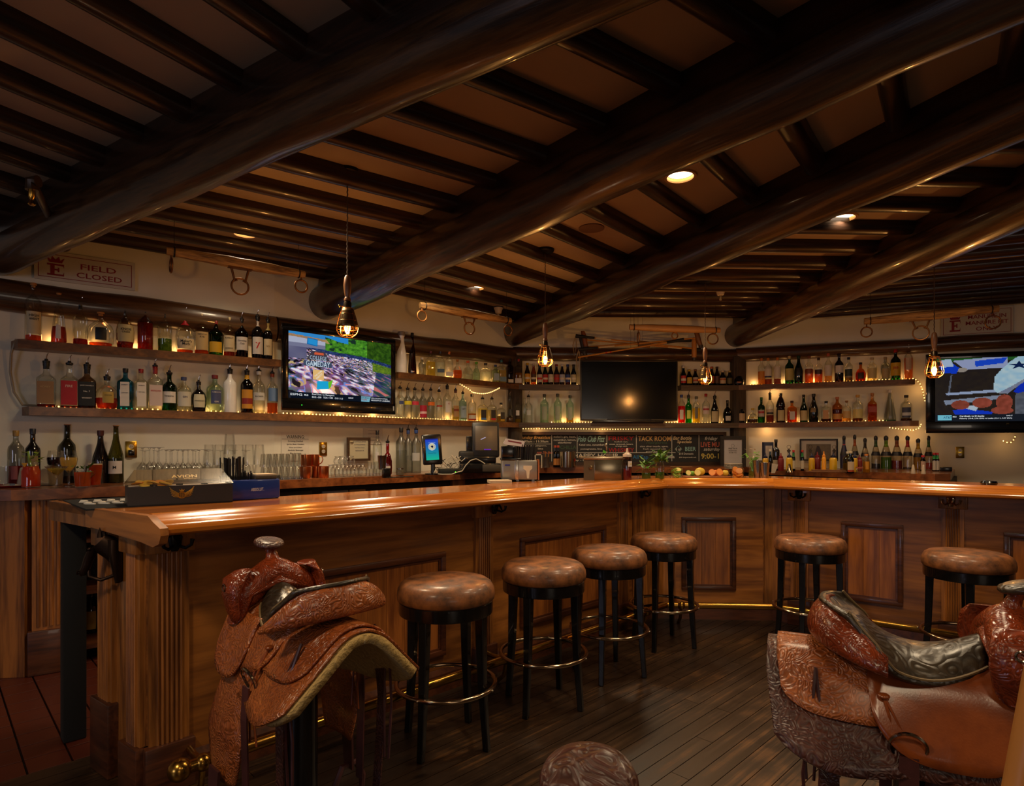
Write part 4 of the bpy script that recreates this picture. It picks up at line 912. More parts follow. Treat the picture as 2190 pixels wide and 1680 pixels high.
def crowd(u, v):
    r = vnoise.random(); n1 = ns(u*9, v*9); n2 = ns(u*34+5, v*30); n3 = ns(u*90, v*70)
    if v < .095: return (22, 30, 44)
    hor = .80-.20*u+.05*ns(u*7, 2)               # foot of the trees
    if u < .33 and v > .78:                      # white canopy and hills
        if v > .965-.1*u: return (50, 140, 210)
        if v > .93-.1*u: return (150+40*n3, 120+20*n3, 90)
        return (176, 182, 204) if v > .84 else (120, 122, 150)
    if v > 1.03-.26*u+.06*n1 and u < .55: return (40, 140, 215)
    if v > hor+.03:
        k = .55*n2+.45*n3
        if u > .74: return (14+60*k, 44+74*k, 14+10*k)
        if u < .5 and v > hor+.14 and n1 > .6: return (150+40*k, 130+30*k, 90)
        return (20+90*k, 70+120*k, 20+30*k) if n2 > .3 else (24, 50, 40)
    if v > hor-.02: return (20+40*n3, 30+60*n3, 70+80*n3)
    if u > .80 and v > .48+.15*(1-u): return (60+60*n3, 96+50*n3, 34)
    if u < .16 and v > .60: return (84+30*n1, 84+30*n1, 120+20*n1)
    d = max(.04, hor-v)*1.9; s_ = 1/(d*.55+.16)
    k = ns(u*18*s_+9, v*10*s_+7); k2 = ns(u*15*s_+31, v*8*s_+19); k3 = ns(u*7+3, v*5+40)
    if u > .82+.1*(v-.3): return (20+150*k*k2, 30+90*k, 50+90*k2) if k < .8 else (200, 110, 110)
    if k > .74: return (235, 236, 248)
    if k > .64: return (226, 110+110*k2, 140+70*k2)
    if k > .56: return (90+60*k2, 140, 215)
    if k < .30: return (16, 16, 30)
    if k2 > .70: return (200, 150+40*k3, 120)
    return (50+120*k2, 50+70*k3, 80+90*k2)
a = L2.hit(601, 0); b = L2.hit(843.5, 0); w_ = hypot(b[0]-a[0], b[1]-a[1])
pL = L2.at(L2.t(601, 0)+.0, -.02); l = Line(a, b)
W1, H1 = w_, .688
t = tv('lit television with a crowd picture above the left back counter', (pL[0], pL[1], 1.622), l.rz, W1, H1, .052, .055, .10)
sx0, sx1, sz0, sz1 = .052, W1-.052, .10, H1-.055
screen('screen', sx0, sx1, sz0, sz1, -.001, 240, 136, crowd, t, .92)
def SX(u): return sx0+(sx1-sx0)*u
def SZ(v): return sz0+(sz1-sz0)*v
wt = emit((235, 240, 245), .9)
def tvt(s_, u, v, h, m=wt, wd=None, al='L'): text(s_, m, t, (SX(u), -.004, SZ(v)), h=h, wd=wd, align=al)
tvt('ESPN2', .015, .055, .018, wt, .10); tvt('MLB', .135, .055, .014); tvt('Red Sox vs Rangers', .205, .070, .017, wt, .20); tvt('BOS: -200   TEX: +180   O/U 11.0', .205, .030, .014, wt, .28)
tvt('8:05:07', .55, .048, .012); tvt('SATURDAY', .68, .065, .012, emit((30, 40, 70), .7)); tvt('7P ESPN', .68, .035, .012, emit((160, 20, 30), .8)); tvt('ESPN COLLEGE FOOTBALL', .785, .068, .010, wt, .17); tvt('MISSISSIPPI ST v AUBURN', .785, .034, .013, wt, .19)
def quad(pts, m, nm='picture_patch', y=-.003): obj(nm, MB().plate([(SX(a_), SZ(b_)) for a_, b_ in pts], y, y+.0008), m, t, smooth=False)
quad([(.02, .0), (.985, .0), (.985, .095), (.02, .095)], emit((20, 28, 42), .6), y=-.0018)
quad([(.68, .005), (.765, .005), (.78, .09), (.68, .09)], emit((130, 190, 210), .8), y=-.0026)
quad([(.155, .60), (.205, .74), (.32, .74), (.375, .60)], emit((74, 66, 78), .8), y=-.002)
quad([(.13, .50), (.39, .50), (.39, .585), (.13, .585)], emit((70, 84, 110), .8), y=-.002)
quad([(.225, .685), (.315, .685), (.31, .72), (.23, .72)], emit((220, 96, 60), .9))
tvt('COLLEGE', .262, .635, .032, emit((170, 195, 215), .9), .15, 'C'); tvt('GAMEDAY', .262, .543, .045, emit((200, 220, 235), .9), .215, 'C')
quad([(.215, .30), (.315, .30), (.315, .455), (.215, .455)], emit((236, 190, 120), .95), y=-.002); 
text('THE HOME', emit((250, 245, 235), .9), t, (SX(.262), -.0045, SZ(.395)), wd=.085, rot=.7); text('DEPOT', emit((250, 245, 235), .9), t, (SX(.272), -.0045, SZ(.355)), wd=.07, rot=.7)
quad([(.25, .15), (.36, .17), (.355, .29), (.255, .28)], emit((30, 170, 220), .95), y=-.002); quad([(.36, .17), (.38, .20), (.40, .32), (.355, .27)], emit((110, 200, 40), .9), y=-.002)
quad([(.16, .83), (.255, .81), (.258, .92), (.165, .935)], emit((20, 110, 180), .9), y=-.002); quad([(.17, .843), (.25, .825), (.252, .908), (.172, .922)], emit((40, 150, 220), .9))
text('SONY', P((120, 120, 120), .4), t, (W1*.5, -.003, .045), h=.014)
obj('power_light', MB().box((.16, -.003, .043), (.166, 0, .049)), emit((60, 255, 60), 2), t)
obj('sensor', MB().box((W1-.03, -.003, .035), (W1-.018, 0, .075)), P((150, 150, 145)), t)
# black television, centre wall
a = L3.hit(1240.5, 0); b = L3.hit(1448.5, 0); l = Line(a, b)
p = l.at(0, -.02); Dm = (a[1]+b[1])/2
t2 = tv('large switched-off television in the middle of the centre wall', (p[0], p[1], ZL+.022), l.rz, l.len, .672, .014, .014, .02, .06, P((70, 66, 60), .3, .6))
obj('screen', MB().box((.012, .004, .016), (l.len-.012, .012, .66)), P((6, 6, 7), .16), t2)
obj('stand_foot', MB().box((.13, -.03, -.022), (l.len-.16, .04, -.002), .004).box((.3, .0, -.01), (l.len-.3, .03, .02)), blackp, t2)
# right television
LR = Line((3.98, 5.86), (5.02, 5.56)); a = LR.hit(1981); LRl = Line(a, LR.at(4))
t3 = tv('lit television showing a football player on the right wall', (a[0], a[1], zz(926, a[1])), LRl.rz, 1.25, .76, .07, .055, .13, .08)
x0, x1, z0_, z1_ = .075, 1.18, .11, .71
def inpoly(x, y, P_):
    c = False; j = len(P_)-1
    for i in range(len(P_)):
        if (P_[i][1] > y) != (P_[j][1] > y) and x < (P_[j][0]-P_[i][0])*(y-P_[i][1])/(P_[j][1]-P_[i][1])+P_[i][0]: c = not c
        j = i
    return c
JER = [(2150, 770), (2300, 765), (2300, 800), (2190, 806), (2160, 820), (2140, 836), (2112, 848), (2104, 840), (2107, 812), (2120, 796), (2136, 780)]
SIL = [(2112, 848), (2140, 832), (2165, 815), (2300, 800), (2300, 818), (2180, 815), (2150, 832), (2130, 850)]
BLT = [(2150, 832), (2180, 812), (2300, 812), (2300, 846), (2190, 838), (2160, 852), (2140, 846)]
PAN = [(2144, 850), (2190, 838), (2300, 844), (2300, 910), (2142, 910)]
def nfl(u, v):
    px = 1997+u*251; py = 908-v*137; k = ns(u*40, v*30)
    if v < .115: return (24, 30, 40)
    def el(cx, cy, rx, ry): return ((px-cx)/rx)**2+((py-cy)/ry)**2 < 1
    if inpoly(px, py, PAN): return (70+30*k, 74+30*k, 84+30*k)
    if inpoly(px, py, BLT): return (14, 46, 170+30*k)
    if inpoly(px, py, SIL): return (110+30*k, 120+20*k, 150)
    if inpoly(px, py, JER): return (150+40*k, 190+20*k, 214)
    if inpoly(px, py, [(2006, 774), (2026, 772), (2032, 788), (2012, 790)]): return (170, 190, 215)
    if inpoly(px, py, [(2004, 786), (2030, 782), (2042, 792), (2036, 804), (2012, 802)]): return (14, 60, 200)
    if el(2046, 796, 11, 5): return (150, 140, 130)
    if inpoly(px, py, [(2070, 778), (2130, 772), (2122, 784), (2072, 790)]): return (24, 70, 200)
    if inpoly(px, py, [(2030, 776), (2130, 768), (2130, 794), (2054, 796)]): return (150, 160, 196)
    if v > .95: return (36, 90, 36)
    if inpoly(px, py, [(2016, 846), (2110, 840), (2112, 846), (2018, 851)]): return (150, 165, 195)
    if el(2044, 872, 17, 10) or el(2084, 868, 18, 11) or el(2124, 868, 15, 17) or el(2120, 885, 20, 8): return (120+40*k, 56+20*k, 40+20*k)
    if inpoly(px, py, [(2054, 872), (2078, 876), (2072, 886), (2054, 880)]): return (180, 196, 210)
    if inpoly(px, py, [(2030, 884), (2050, 880), (2104, 888), (2100, 896), (2034, 894)]): return (16, 56, 200)
    if inpoly(px, py, [(2013, 862), (2120, 852), (2122, 860), (2016, 872)]): return (130, 140, 160)
    if inpoly(px, py, [(2020, 852), (2026, 806), (2029, 806), (2024, 852)]): return (90, 96, 110)
    return (34+10*k, 28+8*k, 28)
screen('screen', x0, x1, z0_, z1_, -.001, 170, 100, nfl, t3, .8)
star = [(.845+(.085 if k % 2 == 0 else .03)*sin(2*pi*k/10)*.95, .645+(.07 if k % 2 == 0 else .026)*cos(2*pi*k/10)) for k in range(10)]
obj('picture_patch', MB().plate([(x0+(x1-x0)*(a_-.235), z0_+(z1_-z0_)*(b_+.22)) for a_, b_ in star], -.003, -.0022), emit((20, 40, 90), .6), t3, smooth=False)
def t3t(s_, u, v, h, wd=None, m=wt): text(s_, m, t3, (x0+(x1-x0)*u, -.004, z0_+(z1_-z0_)*v), h=h, wd=wd, align='L')
obj('picture_patch', MB().plate([(x0+.02, z0_+.012), (x0+.135, z0_+.012), (x0+.135, z0_+.062), (x0+.02, z0_+.062)], -.003, -.002), emit((120, 200, 220), .8), t3)
t3t('AT&T', .06, .065, .02, None, emit((20, 90, 130), .7)); t3t('MLB', .13, .075, .012); t3t('Cardinals vs D-backs', .18, .085, .016, .20); t3t('Flaherty (10-8, 2.96 ERA) vs Leake (12-11, 4.47 ERA)', .18, .045, .014, .42)
t3t('8:40:17', .52, .085, .012); text('JVC', P((120, 100, 60), .4), t3, (.66, -.003, .085), h=.014)
# ---------------------------------------------------------------- signs
red = P((130, 14, 24), .6)
def sign(line, pxa, pxb, zt, zb, off, label):
    a, b = line.hit(pxa, off), line.hit(pxb, off); l = Line(a, b)
    t = thing('wall_sign', label, 'sign', (a[0], a[1], zb), l.rz); h = zt-zb
    obj('sign_board', MB().box((0, 0, 0), (l.len, .006, h)), P((190, 184, 172), .6), t, smooth=False)
    fr = MB(); w_ = l.len
    for (q0_, q1_) in (((.02, -.001, .02), (w_-.02, 0, .024)), ((.02, -.001, h-.024), (w_-.02, 0, h-.02)), ((.02, -.001, .02), (.024, 0, h-.02)), ((w_-.024, -.001, .02), (w_-.02, 0, h-.02))): fr.box(q0_, q1_)
    obj('red_border', fr, red, t, smooth=False); return t, w_, h
def crown(t, x, z, w_):
    obj('crown', MB().plate([(x-w_/2*.8, z), (x+w_/2*.8, z), (x+w_/2*1.15, z+w_*.42), (x+w_*.30, z+w_*.2), (x+w_*.22, z+w_*.5), (x, z+w_*.24), (x-w_*.22, z+w_*.5), (x-w_*.30, z+w_*.2), (x-w_/2*1.15, z+w_*.42)], -.002, 0), red, t, smooth=False)
def bigE(t, x, z, h, w_):
    e = MB(); s_ = w_/2
    e.plate([(x-s_*.62, z), (x-s_*.12, z), (x-s_*.12, z+h), (x-s_*.62, z+h)], -.002, 0)
    for (z0, z1, x1) in ((0, .14, 1), (.86, 1, 1), (.44, .56, .45)): e.plate([(x-s_*(1 if x1 == 1 else .2), z+h*z0), (x+s_*x1, z+h*z0), (x+s_*x1, z+h*z1), (x-s_*(1 if x1 == 1 else .2), z+h*z1)], -.0021, 0)
    e.plate([(x+s_*.8, z), (x+s_, z), (x+s_, z+h*.34)], -.0022, 0); e.plate([(x+s_*.8, z+h), (x+s_, z+h*.68), (x+s_, z+h)], -.0022, 0); e.plate([(x+s_*.25, z+h*.32), (x+s_*.45, z+h*.32), (x+s_*.45, z+h*.68), (x+s_*.25, z+h*.68)], -.0022, 0)
    obj('letter_e', e, red, t, smooth=False)
a = L1.hit(288, .135)
t, w_, h = sign(L1, 73, 289, 2.64, zz(622, a[1])-.0, .128, 'white FIELD CLOSED sign with red crown and E partly behind a ceiling log')
bigE(t, w_*.20, h*.18, h*.40, w_*.16); crown(t, w_*.20, h*.62, w_*.15)
text('FIELD', red, t, (w_*.62, -.001, h*.60), h=h*.19, wd=w_*.36); text('CLOSED', red, t, (w_*.63, -.001, h*.30), h=h*.19, wd=w_*.46)
a = L4.hit(2015, .12)
t, w_, h = sign(L4, 2012, 2168, 2.72, 2.445, .128, 'white MANURE IN MANURE PIT ONLY sign above the right television')
bigE(t, w_*.2, h*.18, h*.42, w_*.15); crown(t, w_*.2, h*.62, w_*.15)
for i, (s_, ww) in enumerate((('ONLY', .30), ('MANURE PIT', .58), ('MANURE IN', .52))): text(s_, red, t, (w_*.64, -.001, h*(.24+.22*i)), h=h*.14, wd=w_*ww)
# chalkboard
c_off = SD-.03
a, b = L3.hit(1110, c_off), L3.hit(1546, c_off); l = Line(a, b); zb = 1.114; ztop = zz(922.7, a[1]); CW = l.len; CHH = ztop-zb
ch = thing('chalkboard_menu', 'long wood-framed chalkboard menu under the shelf on the centre wall', 'chalkboard', (a[0], a[1], zb), l.rz)
frm = wood('chalkboard_frame', (70, 44, 24), (38, 24, 14), .5, 0, 12, .05, .2)
obj('slate', MB().box((0, .004, 0), (CW, .014, CHH)), P((30, 31, 32), .75, noise=.12, scale=12), ch, smooth=False)
for q_ in (((0, -.012, CHH-.036), (CW, .01, CHH)), ((0, -.012, 0), (CW, .01, .036))): obj('frame_rail', MB().box(*q_), frm, ch)
for q_ in (((-.036, -.012, 0), (0, .01, CHH)), ((CW, -.012, 0), (CW+.036, .01, CHH))): obj('frame_stile', MB().box(*q_), frm, ch)
def cx_(px): p = L3.hit(px, c_off); return hypot(p[0]-a[0], p[1]-a[1])*(1 if px >= 1110 else -1)
def cz_(py): return zz(py, (a[1]+b[1])/2)-zb
chalk = P((190, 188, 178), .9); cy = P((190, 150, 90), .9); cred = P((150, 30, 34), .9); cor_ = P((190, 100, 80), .9); cbl = P((40, 110, 160), .9); cgn = P((60, 84, 60), .9); cteal = P((130, 170, 165), .9)
ln = MB()
for px in (1180, 1234.5, 1298, 1361, 1437, 1495): ln.box((cx_(px)-.003, .002, cz_(968 if px in (1234.5, 1298, 1361) else 986)), (cx_(px)+.003, .0045, cz_(930)))
ln.box((cx_(1110), .002, cz_(949.5)), (cx_(1178), .0045, cz_(948.5))); ln.box((cx_(1232), .002, cz_(968)), (cx_(1445), .0045, cz_(967)))
obj('chalk_line', ln, chalk, ch, smooth=False)
def ct(s_, px, py, wpx, hpx, m=chalk, it=0, rot=0): text(s_, m, ch, (cx_(px), .0032, cz_(py)), wd=wpx*Dm/F, h=hpx*Dm/F, italic=it, rot=rot)
ct('Sunday Breakfast', 1145, 936, 66, 9, cy, .25); ct('8:30am - 11:30am', 1144, 943.5, 58, 5); ct('serrano, jalapeno,', 1145, 953, 50, 4.5); ct('lime', 1156, 959, 11, 4); ct('rum & punch', 1165, 968, 34, 8, cor_, .2)
ct("nolet's gin, basil,", 1208, 934, 48, 5.5); ct('cucumber, lemon,', 1208, 940.5, 49, 5); ct('elderflower', 1208, 946, 30, 4); ct('CUCHILLA', 1208, 956, 50, 8, cgn)
ct('Polo Club Fizz', 1265, 938, 58, 13, cteal, .25); ct('Ketel one, cucumber,', 1266, 951, 56, 5); ct('pomegranate, lime', 1265, 960, 47, 4.5)
ct('FRISKY', 1329, 937, 56, 9, cred); ct('bulleit rye,', 1329, 944.5, 30, 3.5); ct('sweet vermouth, bitters,', 1329, 949.5, 52, 3.5); ct('orange zest', 1329, 954, 26, 3.5); ct('WHISKEY', 1329, 962, 56, 9, cred)
ct('TACK ROOM', 1400, 937.5, 72, 11, cy); ct('margarita', 1405, 947, 46, 5.5, cgn, .2); ct('altos silver tequila, agave,', 1399, 954.5, 62, 4); ct('fresh squeezed with', 1400, 960, 50, 3.8); ct('grand marnier', 1400, 965, 38, 3.8)
ct('HAPPY HOUR', 1275, 974, 100, 9); ct('monday - friday', 1238, 984, 60, 5); ct('All Tap', 1370, 978, 34, 11, cbl); ct('Stella', 1434, 976, 18, 7)
ct('Bar Bottle', 1460, 936, 40, 8, P((200, 180, 140), .9), .2); ct('Specials', 1464, 945, 32, 8, P((200, 180, 140), .9), .2); ct('6 of', 1451, 960, 12, 7); ct('BEER', 1477, 959.5, 24, 9, cteal); ct('$18 Domestic', 1468, 970, 32, 5); ct('$20 imported/craft', 1471, 978, 38, 3.5)
ct('friday', 1521, 938, 28, 10, chalk, .25); ct('LIVE MUSIC', 1527, 950, 58, 11, cor_); ct('saturday', 1523, 961, 36, 9, chalk, .25); ct('9:00-12', 1524, 975, 50, 12, P((200, 180, 90), .9))
ch2 = MB().ring((cx_(1451), .0035, cz_(960)), .04, .0022, 'y', 4, 4); obj('chalk_drawing', ch2, cteal, ch)
# frames, papers
def frame(line, off, pxa, pxb, ya, yb, label, fw_, fm, inner, cat='picture', lean=0, D=None):
    a, b = line.hit(pxa, off), line.hit(pxb, off); l = Line(a, b); D = (a[1]+b[1])/2; z1, z0 = zz(ya, D), zz(yb, D)
    t = thing('framed_notice', label, cat, (a[0], a[1], z0), l.rz); w_, h = l.len, z1-z0; mb = MB()
    for q_ in (((0, -.012, 0), (w_, .006, fw_)), ((0, -.012, h-fw_), (w_, .006, h)), ((0, -.012, fw_*.9), (fw_, .006, h-fw_*.9)), ((w_-fw_, -.012, fw_*.9), (w_, .006, h-fw_*.9))): mb.box(*q_)
    obj('frame', mb, fm, t, smooth=False); obj('sheet', MB().box((fw_*.9, -.002, fw_*.9), (w_-fw_*.9, .006, h-fw_*.9)), inner, t, smooth=False); return t, w_, h
t, w_, h = frame(L3, -.02, 1540, 1594, 932, 999, 'grey framed WI-FI notice leaning at the right corner post', .040, P((40, 36, 34), .5), P((190, 188, 190), .5))
ink = P((50, 48, 50), .6)
text('FREE WI-FI', ink, t, (w_*.5, -.003, h*.60), wd=w_*.34); text('PASSWORD', ink, t, (w_*.5, -.003, h*.53), wd=w_*.32); text('ROOM 1922', ink, t, (w_*.5, -.003, h*.47), wd=w_*.30); obj('emblem', MB().ring((w_*.5, -.003, h*.69), .018, .001, 'y', 16, 4), ink, t)
t, w_, h = frame(L2, .10, 742, 791, 935, 985, 'brown framed licence certificate on the left wall behind the glasses', .02, frm, P((186, 178, 150), .5))
for i, s_ in enumerate(('STATE LICENSE', 'ALCOHOLIC BEVERAGE', 'Tack Room Tavern', 'expires June 30')): text(s_, P((60, 60, 90), .6), t, (w_*.54, -.003, h*(.82-.13*i)), wd=w_*(.55-.06*i))
obj('seal', MB().lathe([(.018, 0), (.018, .001), (1e-5, .0015)], 14, (w_*.2, -.002, h*.8)), P((170, 140, 60), .5), t)
def paper(line, off, pxa, pxb, ya, yb, label, m=None):
    a, b = line.hit(pxa, off), line.hit(pxb, off); l = Line(a, b); D = (a[1]+b[1])/2; z1, z0 = zz(ya, D), zz(yb, D)
    t = thing('paper_notice', label, 'notice', (a[0], a[1], z0), l.rz); obj('sheet', MB().box((0, 0, 0), (l.len, .0015, z1-z0)), m or P((196, 192, 184), .7), t, smooth=False); return t, l.len, z1-z0
t, w_, h = paper(L2, .145, 602, 661, 924, 985, 'white WARNING notice about drinking distilled spirits on the left wall', P((216, 212, 198), .7))
ink2 = P((24, 24, 28), .6)
text('WARNING:', ink2, t, (w_*.5, -.001, h*.84), wd=w_*.66, h=h*.12); obj('rule', MB().box((.004, -.001, h*.755), (w_-.004, 0, h*.765)), ink2, t)
for i, (s_, k) in enumerate((('Drinking Distilled', .54), ('Spirits, Beer, Coolers,', .64), ('Wine and Other', .48), ('Alcoholic Beverages', .56), ('May Increase', .4))): text(s_, ink2, t, (w_*.5, -.001, h*(.68-.105*i)), wd=w_*k)
t, w_, h = paper(L2, .145, 777, 818, 915, 950, 'small pale printed notice behind the certificate on the left wall')
for i in range(4): text('posted schedule rules', P((90, 88, 110), .6), t, (w_*.55, -.001, h*(.85-.2*i)), wd=w_*.6, h=h*.06)
pic = P((96, 84, 66), .5, noise=.5, scale=18)
t, w_, h = frame(L4, .08, 1710, 1792, 938, 985, 'black framed horse-and-rider photograph on the right back counter', .016, P((20, 18, 16), .4), P((170, 160, 148), .6))
obj('photograph', MB().box((w_*.18, -.004, h*.05), (w_*.82, -.002, h*.76)), pic, t)
obj('pictured_rider', MB().plate([(w_*.36, h*.1), (w_*.62, h*.1), (w_*.58, h*.4), (w_*.52, h*.66), (w_*.46, h*.68), (w_*.42, h*.45)], -.006, -.004), P((44, 32, 36), .6), t)
# ---------------------------------------------------------------- pendants
def pendant(px, D, ztop, zbot, label, front_shield):
    x = (px-CX)/F*D; t = thing('pendant_lamp', label, 'lamp', (x, D, zbot), 0, 'caged pendant lamps over the bar')
    Hc = .152; r0, r1 = .030, .058                                   # cage: neck radius, widest radius
    top = ztop-zbot
    obj('canopy', MB().lathe([(1e-5, top-.03), (.045, top-.028), (.065, top-.015), (.068, top), (1e-5, top)], 24), iron, t)
    cord = []; n = 70
    z0 = Hc+.175
    for i in range(n+1): z = z0+(top-.028-z0)*i/n; cord.append((.0016*sin(i*1.9), .0016*cos(i*1.9), z))
    obj('cord', MB().tube(cord, .0034, 6), P((90, 66, 44), .8), t)
    obj('wood_handle', MB().lathe([(.009, z0), (.016, z0-.01), (.0205, z0-.05), (.018, z0-.085), (.0125, z0-.115), (.018, z0-.125), (.018, z0-.135)][::-1], 20), wood('handle_wood', (150, 100, 60), (110, 66, 36), .4, 2, 20, .2, .05), t)
    so = obj('socket', MB().lathe([(.021, Hc-.01), (.021, Hc+.030), (.015, Hc+.04), (.012, Hc+.055), (1e-5, Hc+.055)], 18), P((70, 58, 44), .35, .9), t)
    obj('switch_key', MB().tube([(0, 0, Hc+.01), (-.035, -.01, Hc+.012)], .003, 6).ball((-.04, -.011, Hc+.012), .007), brass, t)
    wm = P((170, 120, 60), .25, 1)
    def R(z):       # outline of the cage
        k = z/Hc
        if k > .30: q_ = (k-.30)/.70; return r1-(r1-r0)*q_**1.35
        return r1*sqrt(max(0, 1-((.30-k)/.32)**2))+.0
    ribs = 10; mb = MB()
    for i in range(ribs):
        a = 2*pi*i/ribs; pts = []
        for j in range(13): z = Hc*j/12*.99+.002; pts.append((R(z)*cos(a), R(z)*sin(a), z))
        mb.tube(pts, .0014, 5)
    for z in (.004, .022, .046, .085, .120, Hc): mb.ring((0, 0, z), R(z), .0015, 'z', 28, 5)
    obj('wire_cage', mb, wm, t)
    if front_shield:
        mb = MB(); a0, a1 = front_shield
        mb.grid(lambda u, v: ((R(.05+.10*v)+.001)*cos(a0+(a1-a0)*u), (R(.05+.10*v)+.001)*sin(a0+(a1-a0)*u), .05+.10*v), 20, 8)
        o = obj('metal_shield', mb, P((120, 96, 66), .35, .9), t); o.modifiers.new('t', 'SOLIDIFY').thickness = .0012
    bulb = obj('bulb', MB().lathe([(1e-5, .018), (.012, .020), (.024, .036), (.028, .056), (.022, .09), (.014, .12), (.013, .14)], 18), glass((255, 226, 180), .8), t)
    fm = emit((255, 190, 90), 15)
    mb = MB()
    for s_ in (-1, 1): mb.tube([(s_*.006, 0, .118), (s_*.010, .002, .075), (s_*.004, 0, .040)], .0022, 6)
    obj('filament', mb, fm, bulb)
    lamp('pendant_bulb_light', 'POINT', (x, D-.0, zbot+.06), 15, (1, .56, .22), shadow_soft_size=.02)
    return t
pendant(743, 3.22, CEIL-.0, zz(721, 3.22), 'caged pendant in front of the lit left television', (-2.3, 1.0))
pendant(1166, 4.52, CEIL, zz(784, 4.52), 'caged pendant with open wires hanging left of the black television', (-1.35, .9))
pendant(1508, 5.35, CEIL, zz(822, 5.35), 'caged pendant hanging near the right edge of the black television', (-3.4, -1.7))
pendant(1998, 4.35, CEIL, zz(808, 4.35), 'caged pendant in front of the right television', None)
# recessed cans in view
def can(px, py, label, power=24, r=.085):
    D = (CEIL-.004-EYE)*F/(HY-py); x = (px-CX)/F*D
    t = thing('recessed_can_light', label, 'light', (x, D, CEIL))
    obj('trim_ring', MB().lathe([(r*.82, -.001), (r*.84, -.008), (r, -.008), (r*1.06, -.001)], 32, caps=0), P((190, 150, 96), .4), t)
    obj('reflector', MB().lathe([(r*.84, -.006), (r*.78, .03), (r*.78, .04)], 32, caps=0), P((200, 160, 90), .3, .5), t)
    obj('lens', MB().lathe([(r*.78, .014), (1e-5, .014)], 28), emit((255, 226, 190), 7), t)
    lamp('can_light_beam', 'SPOT', (x, D, CEIL-.012), power, WARM, spot_size=radians(130), spot_blend=.5, shadow_soft_size=.06)
can(1455, 378, 'glowing recessed can between the second and third ceiling logs', 60)
can(1803, 466, 'glowing recessed can right of the third ceiling log', 60)
can(524, 500, 'dim recessed can above the left end of the bar, mostly hidden by joists', 14)
can(1018, 616, 'small recessed can over the middle of the left wall', 12)
# holes in the ceiling are not cut: the cans sit in shallow cups; speaker and lampholders
D = (CEIL-EYE)*F/(HY-487); t = thing('ceiling_speaker', 'round flush brown ceiling speaker grille', 'speaker', ((1265-CX)/F*D, D, CEIL)); obj('grille', MB().lathe([(.085, 0), (.085, -.006), (.078, -.008), (1e-5, -.008)], 32), P((120, 92, 70), .8), t)
def holder(px, py, D, label):
    x = (px-CX)/F*D; z = zz(py, D); t = thing('lampholder', label, 'lamp', (x, D, z))
    obj('cup', MB().lathe([(.018, -.05), (.03, -.045), (.038, -.01), (.045, 0), (.045, .01), (1e-5, .012)], 22), P((190, 176, 158), .4), t)
    obj('stem', MB().lathe([(.008, -.095), (.012, -.088), (.012, -.05)], 12), P((170, 150, 110), .3, .6), t)
    obj('mount', MB().lathe([(.05, .01), (.05, .02), (1e-5, .02)], 20), iron, t); return t
holder(1541, 620, 5.5, 'white porcelain lampholder hanging from a joist above the black television')
holder(1066, 660, 6.1, 'white porcelain lampholder above the wooden yoke near the corner post')
# ---------------------------------------------------------------- hanging yokes and mallets
oldw = wood('peeled_yoke_wood', (186, 144, 84), (96, 66, 36), .65, 0, 40, 0, 1.0)
rust = P((120, 78, 40), .45, .8, noise=.3)
def yoke(pa, pb, z, label, rings, m=oldw, r=.030, zb=None):
    l = Line(pa, pb); t = thing('hanging_yoke', label, 'yoke', (pa[0], pa[1], z), l.rz, 'wooden yokes hanging under the ceiling')
    dz = (zb or z)-z; mb = MB(); n = 12; secs = []; rd = random.Random(int(pa[0]*90))
    for k in range(n+1):
        q_ = k/n; b_ = r*(.72+.34*sin(pi*q_))*(1+rd.uniform(-.05, .05)); secs.append(((l.len*q_, 0, dz*q_), (0, b_*.8, 0), (0, 0, b_)))
    obj('yoke_bar', mb.loft(secs, 14), m, t, ang=60)
    for q_ in (.05, .95):
        obj('iron_band', MB().ring((l.len*q_, 0, dz*q_), r*.86, .004, 'x', 16, 6), iron, t)
        obj('hanging_wire', MB().tube([(l.len*q_, 0, dz*q_+r*.7), (l.len*q_, 0, CEIL-.05-z)], .0016, 5), iron, t)
    for (q_, R_, dr, ax, hooks) in rings:
        x = l.len*q_; z0 = dz*q_
        g = obj('iron_ring', MB().ring((x, 0, z0-dr), R_, .0065, ax, 28, 8), rust, t)
        if hooks:
            for s_ in (-1, 1): obj('ring_hook', MB().tube([(x+s_*R_*1.15, 0, z0-r*.5), (x+s_*R_*.95, 0, z0-r*1.4), (x+s_*R_*.6, 0, z0-dr+R_*.55), (x+s_*R_*.4, 0, z0-dr+R_*.8)], [.009, .008, .007, .010], 8), rust, t)
            obj('iron_strap', MB().box((x-R_*1.4, -.018, z0-r-.004), (x+R_*1.4, .018, z0-r+.006)), rust, t)
        else: obj('eye_bolt', MB().tube([(x, 0, z0-r*.6), (x, 0, z0-dr+R_)], .006, 6), rust, t)
def at3(px, D): return ((px-CX)/F*D, D)
def yk(pxa, ya, Da, pxb, yb, Db, label, rings, **k):
    yoke(at3(pxa, Da), at3(pxb, Db), zz(ya, Da), label, rings, zb=zz(yb, Db), **k)
yk(356, 536, 3.72, 652, 587, 4.22, 'rough wooden yoke with rings hanging left of the lit left television', [(.50, .052, .150, 'y', 1), (.03, .042, .085, 'x', 0), (.97, .042, .085, 'y', 0)], r=.034)
yk(898, 652, 4.95, 1092, 686, 5.5, 'wooden yoke with rings hanging between two ceiling logs near the corner', [(.52, .052, .125, 'y', 1), (.02, .042, .085, 'y', 0), (.97, .045, .09, 'y', 0)], r=.036)
yk(1346, 699, 6.1, 1540, 706, 6.1, 'smooth pale yoke hanging over the crossed mallets', [(.10, .055, .105, 'x', 0), (.50, .03, .07, 'y', 0), (.92, .052, .09, 'y', 0)], r=.036, m=P((160, 116, 66), .5, noise=.2, scale=10))
